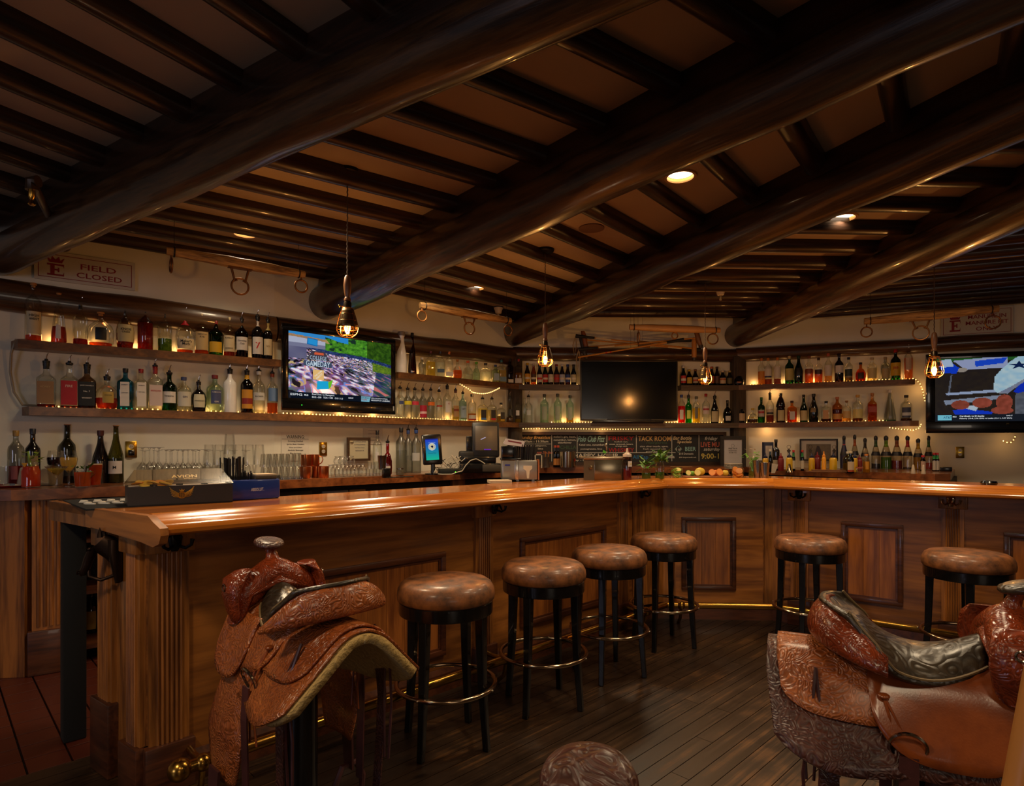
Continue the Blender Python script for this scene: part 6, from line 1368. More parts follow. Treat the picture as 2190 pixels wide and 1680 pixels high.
obj('screen', MB().box((-.09, -.034, .06), (.115, -.028, .29), .002), P((92, 80, 66), .35), sc_); obj('purple_bar', MB().box((-.01, -.036, .064), (.055, -.034, .074)), emit((120, 50, 190), .8), sc_); obj('cursor_mark', MB().plate([(-.04, .165), (.0, .185), (.01, .183), (-.01, .172), (-.04, .160)], -.036, -.034), emit((200, 190, 220), .8), sc_)
t = frm_(1150, 6.15, ZM, 'white bent card holder on the centre back counter', 'card_holder', 'holder', 0); obj('card', MB().box((-.03, -.002, 0), (-.02, .004, .14)).box((-.03, -.002, .13), (.045, .004, .14)).box((.035, -.002, 0), (.045, .004, .14)), P((190, 180, 160), .5), t, smooth=False)
p = xy(1213, 6.35); t = thing('ice_bucket', 'round steel ice bucket before the chalkboard', 'bucket', (p[0], p[1], ZM)); obj('bucket', MB().lathe([(1e-5, 0), (.088, .001), (.092, .16), (.095, .163), (.088, .163), (.085, .02), (1e-5, .015)], 32), P((180, 170, 150), .18, 1), t); obj('red_mark', MB().plate([(.0, 0), (.014, .004), (.016, .03), (.002, .034)], -.002, 0), P((150, 30, 20)), t, (.070, -.062, .06), .8)
for i, (px, lb) in enumerate(((1187, 'left'), (1193.5, 'right'))): sb(px, 6.35, 952, 8, ZM, 'bord', BR, None, 0, ((170, 110, 50), .1, .4, 1.0), (170, 60, 30), 0, 'small brown bottle left of the ice bucket, the %s one' % lb, name='bitters_bottle')
t = frm_(1168, 6.3, ZM, 'dark corkscrew stand with small fruit picks left of the ice bucket', 'tool_stand', 'holder', 0); obj('stand', MB().lathe([(.04, 0), (.03, .05), (.035, .11), (1e-5, .11)], 14), P((50, 36, 28), .5), t)
for i in range(4): obj('tool', MB().tube([(-.02+.014*i, 0, .1), (-.03+.02*i, 0, .16+.01*(i % 2))], .005, 6), P((150, 96, 40) if i % 2 else (60, 60, 60), .4), t)
t = frm_(1568, 5.9, ZM, 'short stack of white plates below the WI-FI notice', 'plate_stack', 'plates', 0)
for i in range(5): obj('plate', MB().lathe([(.05, 0), (.085, .008), (.083, .011), (1e-5, .004)], 26, (0, 0, i*.011)), P((176, 164, 146), .4), t)
t = frm_(1440, 6.35, ZM, 'pale wooden spatula lying on the centre back counter', 'spatula', 'utensil', .05); obj('blade', MB().box((-.03, -.012, 0), (.2, .012, .008), .003), P((170, 130, 80), .6), t)
# right back counter
sbr = lambda *a, **k: sb(*a, **k)
t = frm_(1642, 6.0, ZR, 'navy and white boxed bottle at the left end of the right back counter', 'gift_box', 'box', -.1); obj('box', MB().box((-.045, -.035, 0), (.045, .035, .275), .002), P((26, 30, 56), .5), t); obj('white_face', MB().box((-.032, -.037, .10), (.03, -.034, .24)), P((180, 170, 160), .5), t)
sb(1659.5, 5.9, 939, 15, ZR, 'bord', BK, None, 0, ((150, 136, 110), .06, .34, 1.0), BLK, 0, 'dark port bottle beside the navy box')
sb(1647.5, 5.55, 960, 7, ZR, 'bord', (30, 110, 50), None, 0, None, (190, 180, 160), 0, 'small slim green bottle in front of the navy box', name='mini_bottle')
def squeeze(px, D, top, wpx, col, cap, label, z=ZR, nozzle=True):
    x = (px-CX)/F*D; H = (HY-top)*D/F+EYE-z; R = wpx*D/F/2; t = thing('squeeze_bottle', label, 'bottle', (x, D, z))
    obj('body', MB().lathe([(1e-5, 0), (R*.95, 0), (R, .01), (R, H*.62), (R*.8, H*.70), (R*.62, H*.72)], 18), P(col, .4, 0, .2), t)
    obj('cap', MB().lathe([(R*.72, H*.70), (R*.72, H*.80), (R*.45, H*.82), (R*.28, H*.86), (R*.14, H), (1e-5, H)], 14), P(cap, .4), t); return t
squeeze(1637, 5.75, 968, 12, (190, 146, 30), (24, 26, 50), 'yellow mustard bottle with dark blue cap left of the spout bottles')
squeeze(1688, 5.7, 966, 13, (196, 156, 30), (24, 28, 60), 'yellow mustard bottle with blue cap beside a steel bell')
squeeze(1736, 5.75, 967, 12, (196, 150, 20), (24, 28, 60), 'tipped yellow mustard bottle before the framed photograph')
squeeze(1782, 5.62, 966, 15, (206, 160, 24), (24, 28, 50), 'wide yellow mustard bottle at the right of the tray')
squeeze(1828, 5.6, 967, 11, (200, 156, 24), (24, 30, 66), 'yellow mustard bottle right of the sauce bottle')
squeeze(1762, 5.55, 964, 9, (220, 150, 30), (220, 140, 40), 'small orange squeeze bottle on the wooden tray')
squeeze(1670, 5.85, 968, 12, (110, 20, 24), (120, 24, 24), 'dark red ketchup bottle beside the port bottle'); squeeze(1748, 5.85, 966, 13, (100, 16, 20), (110, 20, 20), 'dark red ketchup bottle behind the wooden tray'); squeeze(1838, 5.75, 972, 11, (110, 20, 26), (120, 24, 28), 'dark red ketchup bottle near the colored spouts')
for i, (px, c_) in enumerate(((1697, 'left'), (1716, 'tilted'))): sb(px, 5.8, 962, 7, ZR, 'bord', (60, 40, 20), None, 0, ((180, 170, 150), .1, .5, 1.0), (170, 24, 24), 0, 'small hot sauce bottle with red cap, the %s one' % c_, name='sauce_bottle', band=((30, 110, 50), .68, .86))
t = frm_(1688, 5.45, ZR, 'small silver bell-shaped shaker on the right back counter', 'salt_shaker', 'shaker', 0); obj('body', MB().lathe([(.03, 0), (.026, .01), (.014, .05), (.010, .075), (1e-5, .08)], 18), chrome, t)
for i, (px, a_) in enumerate(((1687, -.1), (1733, .05), (1784, .1))):
    t = frm_(px, 5.95, ZR, 'wire table-number clip, %s of three' % ('left', 'middle', 'right')[i], 'wire_clip', 'clip', a_); obj('wire', MB().tube([(-.02, 0, 0), (-.015, 0, .1), (-.01, 0, .18)], .0016, 5).tube([(.02, 0, 0), (.015, 0, .1), (.01, 0, .18)], .0016, 5).ring((0, 0, .228), .018, .0016, 'y', 14, 5), chrome, t); obj('tag', MB().plate([(-.02, .19), (0, .165), (.02, .19), (0, .212)], -.002, .002), P((60, 52, 44), .5), t)
t = frm_(1768, 5.5, ZR, 'low wooden condiment tray on the right back counter', 'wooden_tray', 'tray', -.35); obj('slab', MB().box((-.17, -.04, 0), (.17, .05, .012), .003).box((-.12, -.03, .012), (.15, .05, .024), .003), P((110, 70, 36), .5, noise=.2), t)
t = frm_(1657, 5.35, ZR, 'folded white paper menu leaning at the left of the right counter', 'folded_paper', 'paper', .3); obj('sheet', MB().plate([(-.035, .0), (.0, -.0), (.035, .075), (-.03, .085)], -.002, .002), P((190, 176, 156), .7), t, smooth=False)
sb(1819, 5.35, 964, 14, ZR, 'std', (70, 40, 16), None, 0, ((186, 168, 140), .06, .52, 1.0, (160, 60, 20), 0, .2), (190, 178, 150), 0, 'sauce bottle with large cream label at the front of the right counter', name='sauce_bottle')
sb(1853, 5.35, 970, 14, ZR, 'std', CL, (200, 150, 30), .6, ((190, 130, 30), .2, .6, .5), (180, 110, 40), 0, 'small bottle of yellow mixer at the front of the right counter', name='mixer_bottle')
sb(1813.5, 5.7, 965, 20, ZR, 'tall', (206, 200, 150), (180, 150, 60), .4, None, (200, 190, 170), 0, 'clear oil bottle behind the sauce bottle', name='oil_bottle')
t = frm_(1838, 5.25, ZR, 'patterned shot glass at the front of the right counter', 'shot_glass', 'glass', 0); obj('glass_wall', MB().lathe([(.020, 0), (.022, .003), (.030, .06), (.029, .06)], 16, caps=1), glass(), t); obj('pattern', MB().lathe([(.0285, .045), (.030, .056)], 16, caps=0), P((170, 90, 60)), t)
# juice pourers
def pourer_b(px, D, top, wpx, body, liq, fill, neck, label, navy=False):
    x = (px-CX)/F*D; H = (HY-top)*D/F+EYE-ZR; R = wpx*D/F/2; t = thing('juice_pourer', label, 'bottle', (x, D, ZR), 0, 'plastic juice pourers on the right back counter')
    gm = P((24, 26, 60), .4) if navy else glass((226, 216, 200), .5)
    obj('container', MB().lathe([(1e-5, 0), (R, .002), (R, H*.40), (R*.92, H*.46), (R*.55, H*.66), (R*.36, H*.72), (R*.36, H*.88)], 20), gm, t)
    if liq: obj('juice', MB().lathe([(1e-5, .004), (R*.95, .005), (R*.95, H*fill), (1e-5, H*fill)], 18), P(liq, .4), t)
    obj('collar', MB().lathe([(R*1.02, H*.40), (R*1.02, H*.43), (R*.80, H*.52), (R*.76, H*.52)], 20, caps=0), P((24, 26, 36), .4), t)
    obj('neck_sleeve', MB().lathe([(R*.42, H*.66), (R*.36, H*.74), (R*.30, H*.88)], 14, caps=0), P(neck, .4), t)
    obj('cap', MB().lathe([(R*.38, H*.86), (R*.46, H*.92), (R*.40, H*.97), (R*.12, H), (1e-5, H)], 14), P((24, 24, 26), .4), t)
jp = [(1805, 931, 15, None, 0, (200, 40, 50), 'navy pourer with a red neck', 1), (1828, 929, 15, (190, 180, 170), .3, (190, 100, 60), 'clear pourer with an orange-red neck', 0), (1850, 936, 16, (170, 160, 140), .3, (30, 32, 34), 'clear pourer with a black neck', 0), (1873, 931, 17, (30, 24, 24), .16, (40, 90, 60), 'clear pourer with dark juice and green neck', 0), (1895, 931, 20, (70, 130, 20), .36, (110, 160, 30), 'pourer full of lime green juice', 0), (1918, 931, 20, (130, 24, 16), .26, (150, 80, 40), 'pourer half full of red juice with orange neck', 0), (1941, 931, 18, (60, 50, 44), .06, (190, 40, 50), 'nearly empty pourer with a red neck', 0), (1963.5, 937, 18, (180, 140, 20), .42, (190, 150, 20), 'pourer full of yellow juice with yellow neck', 0), (1986, 931, 15, (170, 50, 24), .2, (50, 130, 60), 'pourer with red juice and green neck, last on the right', 0)]
for (px, top, wpx, lq, fl, nk, lb, nv) in jp: pourer_b(px, L4.hit(px, -.10)[1], top, wpx, None, lq, fl, nk, lb, nv)
sb(1974, 5.75, 973, 10, ZR, 'tall', (80, 50, 30), None, 0, ((180, 150, 130), .1, .62, 1.1), (190, 30, 40), 0, 'small labelled sauce bottle before the yellow juice', name='sauce_bottle')
for i, px in enumerate((1998, 2004.5)): sb(px, 5.75, 967.5, 8, ZR, 'std', (120, 50, 20), None, 0, ((186, 176, 160), .06, .56, 1.0), (170, 30, 30), 0, 'hot sauce bottle with red cap at the end of the row, %s one' % ('left', 'right')[i], name='sauce_bottle', band=((30, 130, 60), .66, .84))
for i, (px, D, top) in enumerate(((1953, 5.25, 990), (1975, 5.2, 992))):
    t = frm_(px, D, ZR, 'small white pepper shaker standing at the front, %s one' % ('left', 'right')[i], 'pepper_shaker', 'shaker', 0); obj('body', MB().lathe([(.018, 0), (.018, .01), (.009, .065), (.006, .075), (1e-5, .08)], 14), P((190, 176, 156), .4), t)
t = frm_(2023, 5.7, ZR, 'low black caddy at the right end of the right back counter', 'small_caddy', 'caddy', -.4); obj('box', MB().box((-.045, -.02, 0), (.045, .02, .04), .004), blackp, t)
# ---------------------------------------------------------------- things on the bar
gl_ = Line((-1.616, 2.52), (-1.290, 2.757)); tl = Line((-1.600, 2.530), (-1.275, 2.763))
t = thing('garnish_tray', 'long black garnish tray with clear lid and gold winged pineapple emblem', 'tray', (tl.a[0], tl.a[1], ZC), tl.rz)
wt_ = .405; dp = .165
obj('box', MB().box((0, 0, 0), (wt_, .006, .084)).box((0, dp-.006, 0), (wt_, dp, .084)).box((0, .006, 0), (.006, dp-.006, .084)).box((wt_-.006, .006, 0), (wt_, dp-.006, .084)).box((0, 0, 0), (wt_, dp, .006)), P((34, 32, 32), .45, noise=.15), t, smooth=False)
for i in range(4): obj('insert', MB().box((.008+i*.098, .006, .03), (.102+i*.098, dp-.006, .082), .004), P((206, 204, 214), .4), t); obj('notch', MB().box((.08+i*.098, -.001, .086), (.106+i*.098, .012, .092)), blackp, t)
obj('lid', MB().add([(-.004, -.004, .088), (wt_+.004, -.004, .088), (wt_-.03, dp*.62, .152), (.03, dp*.62, .152), (-.004, dp, .092), (wt_+.004, dp, .092)], [(0, 1, 2, 3), (3, 2, 5, 4), (0, 3, 4), (1, 5, 2)]), glass((226, 214, 192), .6, .16), t, smooth=False)
gold = P((190, 140, 50), .3, .8)
for i in range(9):
    a = .04+i*.014; r = obj('fruit_slice', MB().lathe([(.024, 0), (.026, .002), (.024, .005), (1e-5, .005)], 16), P((226, 196, 90) if i % 3 else (220, 150, 40), .4), t, (a+random.uniform(-.004, .004), .06+random.uniform(-.03, .03), .092)); r.rotation_euler = (random.uniform(-.5, .7), random.uniform(-.4, .4), 0)
em = obj('emblem', MB().ring((.20, -.0015, .042), .014, .0016, 'y', 18, 4), gold, t)
for r_ in range(3):
    for c_ in range(3): obj('emblem_scale', MB().ring((.192+c_*.008, -.0015, .034+r_*.008), .004, .0009, 'y', 8, 4), gold, em)
for s_ in (-1, 1):
    for k in range(5): obj('emblem_feather', MB().tube([(.20+s_*.013, -.0015, .034+k*.004), (.20+s_*(.028+.002*k), -.0015, .036+k*.007), (.20+s_*(.040+.002*k), -.0015, .044+k*.0085)], [.0018, .0016, .0006], 5), gold, em)
obj('emblem_leaf', MB().plate([(.193, .058), (.207, .058), (.211, .068), (.204, .063), (.2, .071), (.196, .063), (.189, .068)], -.002, -.001), gold, em, smooth=False)
g_ = link('lid_lettering', None, None, t, (.215, .045, .122)); g_.rotation_euler = (radians(-57), 0, 0)
text('AVION', P((190, 150, 50), .4), g_, (0, 0, 0), wd=.10, h=.022); text('TEQUILA', P((190, 150, 50), .4), g_, (.02, 0, -.019), wd=.05, h=.006)
q0_ = at(494, 1071.2, ZC); q1_ = at(600, 1064.2, ZC); cl = Line(q0_, q1_)
t = thing('napkin_caddy', 'bright blue napkin and straw caddy with white lettering beside the garnish tray', 'caddy', (q0_[0], q0_[1], ZC), cl.rz); cw = cl.len
bl = P((10, 50, 140), .35, 0, .3); obj('box', MB().box((0, 0, 0), (cw, .13, .095), .010), bl, t); obj('clear_rim', MB().box((.0, .0, .095), (cw, .004, .112)).box((0, .126, .095), (cw, .13, .112)), glass((200, 200, 200), .6), t, smooth=False)
text('ABSOLUT.', P((210, 214, 224), .5), t, (cw*.52, -.001, .048), wd=.062, h=.015)
for i in range(6): obj('napkin', MB().box((cw*.52, .012, .0955+i*.004), (cw-.014, .118, .099+i*.004), .001), P((206, 188, 160), .8), t)
strawm = P((16, 15, 16), .35)
def straws(par, x0, x1, y0, y1, z0, z1, n, lean=.012, label=None):
    for i in range(n):
        x = x0+(x1-x0)*(i+.5)/n; y = random.uniform(y0, y1); obj('straw', MB().tube([(x, y, z0), (x+random.uniform(-lean, lean), y+random.uniform(-.01, .01), z1+random.uniform(-.006, .006))], .0032, 6), strawm, par)
straws(t, -.014, cw*.25+.026, .02, .10, .02, .20, 26, .004); straws(t, cw*.30, cw*.47, .02, .10, .02, .130, 14, .003)
# steel napkin and straw caddy further along
def corner(px, py): return at(px, py, ZC)
q0_ = at(1074, 1029.5, ZC); t = thing('napkin_caddy', 'silver napkin and straw caddy with black straws in the middle of the bar', 'caddy', (q0_[0], q0_[1], ZC), .10)
cw = 76*q0_[1]/F; sv = P((150, 146, 138), .3, .6)
obj('box', MB().box((0, 0, .012), (cw, .14, .150), .008), sv, t); obj('bright_rib', MB().box((cw*.36, -.006, .012), (cw*.46, .004, .150), .003), P((200, 196, 186), .2, .8), t); obj('black_top', MB().box((-.004, .0, .148), (cw*.55, .14, .166), .005), blackp, t)
for x in (.02, cw*.4, cw-.04): obj('foot', MB().box((x, .005, 0), (x+.02, .02, .013)), blackp, t)
obj('badge', MB().box((.02, -.002, .112), (.055, .001, .122)), P((30, 36, 130), .5), t); obj('napkin', MB().plate([(cw*.60, .112), (cw*.85, .112), (cw*.85, .09), (cw*.78, .075), (cw*.76, .022), (cw*.70, .022), (cw*.68, .075), (cw*.60, .09)], -.003, .0), P((200, 186, 160), .7), t, smooth=False)
straws(t, cw*.46, cw*.96, .02, .11, .14, .262, 22, .01); straws(t, cw*.34, cw*.46, .02, .09, .15, .25, 4, .016)
cd = obj('card_stack', MB().plate([(.01, .27), (.03, .305), (.165, .285), (.155, .245), (.02, .262)], .03, .05), P((196, 188, 186), .6), t, smooth=False); obj('printed_strip', MB().plate([(.045, .284), (.045, .292), (.14, .276), (.14, .267)], .028, .030), P((110, 24, 34), .6), cd)
obj('holder', MB().box((.0, .03, .166), (.10, .12, .25), .006), blackp, t)
obj('side_card', MB().box((cw+.004, .0, .01), (cw+.014, .10, .155)), P((150, 84, 40), .5), t)
p = at(1077, 1033, ZC); t = thing('napkin_stack', 'small stack of cream napkins left of the silver caddy', 'napkins', (p[0]-.09, p[1]-.02, ZC), .2)
for i in range(5): obj('napkin', MB().box((0, 0, i*.004), (.15, .13, i*.004+.003), .001), P((200, 180, 150), .8), t)
# steel warmer box
q0_ = at(1249, 1026.5, ZC); t = thing('steel_bin', 'brushed steel ice and juice bin with a folded lid on the bar', 'bin', (q0_[0], q0_[1], ZC), .06); bw_ = 96*q0_[1]/F
obj('side_wall', MB().plate([(0, 0), (.08, 0), (.10, .16), (0, .16)], 0, .012), P((96, 80, 58), .5, .6), t); obj('body', MB().box((.075, -.004, 0), (bw_, .22, .155), .006), P((140, 126, 100), .22, .9), t)
obj('lid', MB().box((-.006, -.012, .150), (bw_+.006, .23, .172), .010), P((170, 150, 124), .25, .8), t); r = obj('knob', MB().lathe([(.012, 0), (.014, .01), (1e-5, .014)], 16), P((120, 100, 70), .3, .8), t, (.05, -.002, .095)); r.rotation_euler = (pi/2, 0, 0)
t = frm_(1303, 4.53, ZC+.0, 'steel spoon and jigger resting in the bin top with a lime leaf', 'bar_spoon', 'spoon', 0); t.location.z = ZC+.172; obj('jigger', MB().lathe([(.022, 0), (.026, .02), (.024, .02), (1e-5, .003)], 16), P((140, 130, 120), .3, .8), t); obj('spoon', MB().tube([(0, 0, .01), (-.02, 0, .05), (-.024, 0, .075)], .003, 6).ball((-.025, 0, .085), .011, sz=1.3), chrome, t); obj('lime_leaf', MB().plate([(-.05, .03), (-.03, .022), (-.02, .035), (-.045, .05)], -.002, .0), P((90, 170, 30), .4), t)
x_, y_ = at(1343, 1027, ZC); t = thing('squeeze_bottle', 'clear squeeze bottle of red syrup with white nozzle beside the steel bin', 'bottle', (x_, y_+.03, ZC)); obj('body', MB().lathe([(1e-5, 0), (.030, .001), (.032, .01), (.032, .165), (.028, .175)], 20), glass((220, 200, 190), .6), t); obj('syrup', MB().lathe([(1e-5, .003), (.029, .004), (.029, .085), (1e-5, .085)], 18), P((130, 30, 40), .4), t)
obj('nozzle_cap', MB().lathe([(.032, .172), (.032, .19), (.02, .196), (.010, .205), (.005, .235), (1e-5, .235)], 18), P((200, 180, 160), .4), t); obj('label', MB().box((.0, -.034, .10), (.028, -.03, .14)), P((190, 180, 170), .6), t); obj('yellow_stripe', MB().box((.012, -.035, .118), (.028, -.033, .123)), P((200, 170, 40)), t)
def jar(px, py, label, r, h, liq=None, lf=.5, handle=0):
    x, y = at(px, py, ZC); t = thing('mason_jar', label, 'jar', (x, y, ZC)); obj('glass_wall', MB().lathe([(r*.9, 0), (r, .005), (r, h*.78), (r*.84, h*.88), (r*.84, h)], 22, caps=1), glass(), t)
    if liq: obj('contents_water', MB().lathe([(1e-5, .004), (r*.94, .005), (r*.94, h*lf), (1e-5, h*lf)], 18), liquid(liq, .4), t)
    if handle: obj('handle', MB().tube([(-r*.98, 0, h*.75), (-r*1.5, 0, h*.72), (-r*1.6, 0, h*.45), (-r*1.3, 0, h*.25), (-r*.98, 0, h*.2)], .005, 8), glass((230, 234, 230), .5), t)
    return t
basil = P((84, 130, 36), .5, noise=.35, scale=12)
t = jar(1382, 1024, 'short jar of basil beside the squeeze bottle', .034, .09, (120, 140, 60), .5); leafy(t, 0, .075, 34, .045, basil, .034)
t = jar(1411, 1024, 'tall jar stuffed with mint sprigs and lime', .034, .135, (110, 140, 60), .4); leafy(t, 0, .125, 46, .055, basil, .038); leafy(t, 0, .02, 8, .02, P((100, 150, 40), .5), .02)
t = jar(1366, 1025, 'tiny glass of toothpicks at the end of the herbs', .012, .04)
limec = P((110, 160, 40), .45, noise=.2); lemonc = P((214, 180, 50), .45, noise=.12); orangec = P((220, 120, 30), .45, noise=.12)
def slice_(par, x, y, z, c, rot, r=.026, lab='fruit_slice'):
    s_ = link(lab, None, None, par, (x, y, z)); s_.rotation_euler = rot
    obj('rind', MB().lathe([(1e-5, -.003), (r, -.003), (r, .003), (1e-5, .003)], 20), c, s_); obj('flesh', MB().lathe([(r*.85, .003), (r*.85, .0038), (1e-5, .0038)], 20).lathe([(1e-5, -.0038), (r*.85, -.0038), (r*.85, -.003)], 20), P((226, 200, 110) if c != orangec else (226, 140, 50), .4), s_)
t = jar(1447, 1022, 'handled jar of lime slices', .048, .088, None, .5, 1)
for i in range(7): slice_(t, random.uniform(-.02, .02), random.uniform(-.02, .02), .014+.0085*i, limec, (random.uniform(-.7, .7), random.uniform(-.6, .6), 0))
t = jar(1578, 1022, 'handled jar of orange slices right of the cutting board', .046, .088, None, .5, 1)
for i in range(7): slice_(t, random.uniform(-.016, .016), random.uniform(-.016, .016), .014+.0085*i, orangec, (random.uniform(.4, 1.3), random.uniform(-.5, .5), 0), .026)
p = at(1514, 1021, ZC); t = thing('cutting_board', 'thin wooden cutting board on the middle section of the bar', 'board', (p[0], p[1]+.02, ZC), -.03); bwid = 98*p[1]/F
obj('board', MB().box((-bwid/2, -.05, .0), (bwid/2, .09, .012), .005), P((150, 92, 50), .5, noise=.15), t); zt = ZC+.012
def fruit(px, label, build, dy=.03, cat='fruit', nm='cut_fruit'):
    x = (px-CX)/F*(p[1]+dy); t = thing(nm, label, cat, (x, p[1]+dy, zt), 0, 'cut citrus on the cutting board'); build(t)
def whole(c, r, sx=1.2): return lambda t: obj('fruit', MB().ball((0, 0, r), r, sx, 1, 1, 20, 14), c, t)
def half(c, r, a=0):
    def f(t):
        o = obj('half', MB().lathe([(1e-5, 0), (r*.6, .1*r), (r*.9, .5*r), (r, r), (r*.96, r*1.0), (1e-5, r*1.0)], 20), c, t, (0, 0, r*.9)); o.rotation_euler = (radians(70), 0, a)
        q_ = obj('flesh', MB().lathe([(r*.86, r*1.005), (1e-5, r*1.01)], 20), P((224, 200, 110) if c != orangec else (228, 140, 40), .4), o)
    return f
fruit(1471, 'pale lime wedge at the left end of the cutting board', half(limec, .022), .02); fruit(1481, 'green lime half near the left of the cutting board', whole(limec, .02), .03); fruit(1490, 'cut lemon half facing forward on the cutting board', half(lemonc, .025), .0); fruit(1497, 'whole yellow lemon behind the cut lemon half', whole(lemonc, .033), .06)
fruit(1522, 'orange slice standing left of the orange half', half(orangec, .026, -.2), .0); fruit(1536, 'orange half in the middle right of the board', half(orangec, .028, .1), .0); fruit(1531, 'orange peel piece behind the orange slices', whole(orangec, .024), .05); fruit(1551, 'lemon end at the right of the cutting board', whole(lemonc, .024), .01)
t = jar(1611, 1022, 'glass of celery stalks and leaves at the right end of the middle bar', .034, .115, (150, 140, 50), .5)
for i in range(9): obj('celery_stalk', MB().tube([(random.uniform(-.02, .02), random.uniform(-.015, .015), .02), (random.uniform(-.03, .03), 0, .12), (random.uniform(-.05, .055), 0, .165)], [.004, .005, .003], 6), P((120, 160, 60), .5), t)
leafy(t, -.02, .13, 18, .05, P((90, 140, 40), .5), .026); leafy(t, .0, .15, 6, .05, P((200, 180, 150), .5), .018)
for i, (px, h) in enumerate(((1627, .14), (1636, .125))):
    x, y = at(px, 1023.5, ZC); t = thing('cocktail_shaker', 'steel shaker tin by the celery glass, %s one' % ('rear taller', 'front shorter')[i], 'shaker', (x, y+.06*(1-i), ZC)); obj('tin', MB().lathe([(1e-5, 0), (.024, .001), (.036, h-.01), (.037, h), (.034, h), (1e-5, .01)][::1], 24), steel, t)
x, y = at(2115, 1038, ZC); t = thing('ashtray', 'small black scalloped dish on the right part of the bar', 'dish', (x, y, ZC)); obj('dish', MB().lathe([(1e-5, 0), (.040, .0), (.046, .018), (.040, .030), (.034, .030), (1e-5, .012)], 16), blackp, t)
# bottles stored in the left base unit
for i, (px, D, z, lb) in enumerate(((190, 4.05, .76, 'dark wine bottle with pale label on the upper shelf under the left counter'), (203, 4.05, .76, 'second dark wine bottle with pale label under the left counter'))): bottle((px-CX)/F*D, D, z, .3, .037, .27, 'bord', BK, None, 0, ((186, 170, 130), .1, .45, .9), (20, 20, 30), 0, lb, name='wine_bottle')
bottle((196-CX)/F*4.05, 4.05, .10, .3, .05, .30, 'squat', BK, None, 0, ((150, 116, 40), .1, .5, .8), (120, 20, 20), 0, 'liquor bottle with tan label and red cap low under the left counter')
# ---------------------------------------------------------------- bar stools
stool_l = leather('scuffed_brown_leather', (156, 94, 46), (70, 40, 20), 0, .55, mott=11)
lacq = P((12, 11, 11), .22, 0, .5, noise=.1)
def stool(x, y, rz, label, proto=None):
    if proto:
        t = proto.copy(); C.objects.link(t); t.location = (x, y, 0); t.rotation_euler = (0, 0, rz); tag(t, label, 'stool', 'round leather bar stools')
        for ch_ in proto.children:
            c = ch_.copy(); C.objects.link(c); c.parent = t
            for g in ch_.children: d = g.copy(); C.objects.link(d); d.parent = c
        return t
    t = thing('bar_stool', label, 'stool', (x, y, 0), rz, 'round leather bar stools')
    R = .222
    obj('seat', MB().lathe([(R*.93, .645), (R*.99, .655), (R*1.0, .675), (R*.985, .70), (R*.93, .722), (R*.84, .735), (R*.6, .742), (R*.3, .743), (1e-5, .743)], 48), stool_l, t, ang=80)
    obj('seat_ring', MB().lathe([(R*.86, .592), (R*.955, .592), (R*.96, .60), (R*.96, .645), (R*.94, .650), (1e-5, .650), (1e-5, .63), (R*.86, .63)], 40), lacq, t)
    for k in range(4):
        a = pi/4+k*pi/2; c, s_ = cos(a), sin(a); mb = MB(); secs = []
        for z, r, w_, d_ in ((.0, .208, .0155, .0155), (.10, .200, .016, .016), (.30, .186, .019, .019), (.50, .180, .022, .020), (.64, .178, .024, .022)):
            secs.append(((r*c, r*s_, z), (c*w_*1.3, s_*w_*1.3, 0), (-s_*w_*1.3, c*w_*1.3, 0)))
        vs = []
        for cc, u, v in secs:
            cc, u, v = Vector(cc), Vector(u), Vector(v); vs += [cc+u*.7+v*.7, cc-u*.7+v*.7, cc-u*.7-v*.7, cc+u*.7-v*.7]
        m = len(secs); fs = [(j*4+i, j*4+(i+1) % 4, (j+1)*4+(i+1) % 4, (j+1)*4+i) for j in range(m-1) for i in range(4)]+[(3, 2, 1, 0), tuple((m-1)*4+i for i in range(4))]
        o = obj('leg', mb.add(vs, fs), lacq, t); bv = o.modifiers.new('b', 'BEVEL'); bv.width = .004; bv.segments = 2
        obj('screw', MB().ball((.236*c, .236*s_, .268), .006, seg=8, rings=5), chrome, t)
    obj('foot_ring', MB().ring((0, 0, .268), .224, .0105, 'z', 48, 10), P((176, 150, 120), .16, 1), t)
    return t
st0 = stool(-.30, 2.77, .35, 'bar stool nearest the near saddle, first along the long bar front')
stool(.165, 3.18, .30, 'second bar stool along the long bar front', st0); stool(.575, 3.60, .42, 'third bar stool along the long bar front', st0)
stool(1.03, 4.13, .25, 'fourth bar stool, in front of the middle bar panel\'s left side', st0); stool(1.985, 4.05, .1, 'bar stool at the corner right of the middle bar panel', st0); stool(2.60, 3.47, .2, 'rightmost bar stool behind the right saddle', st0)
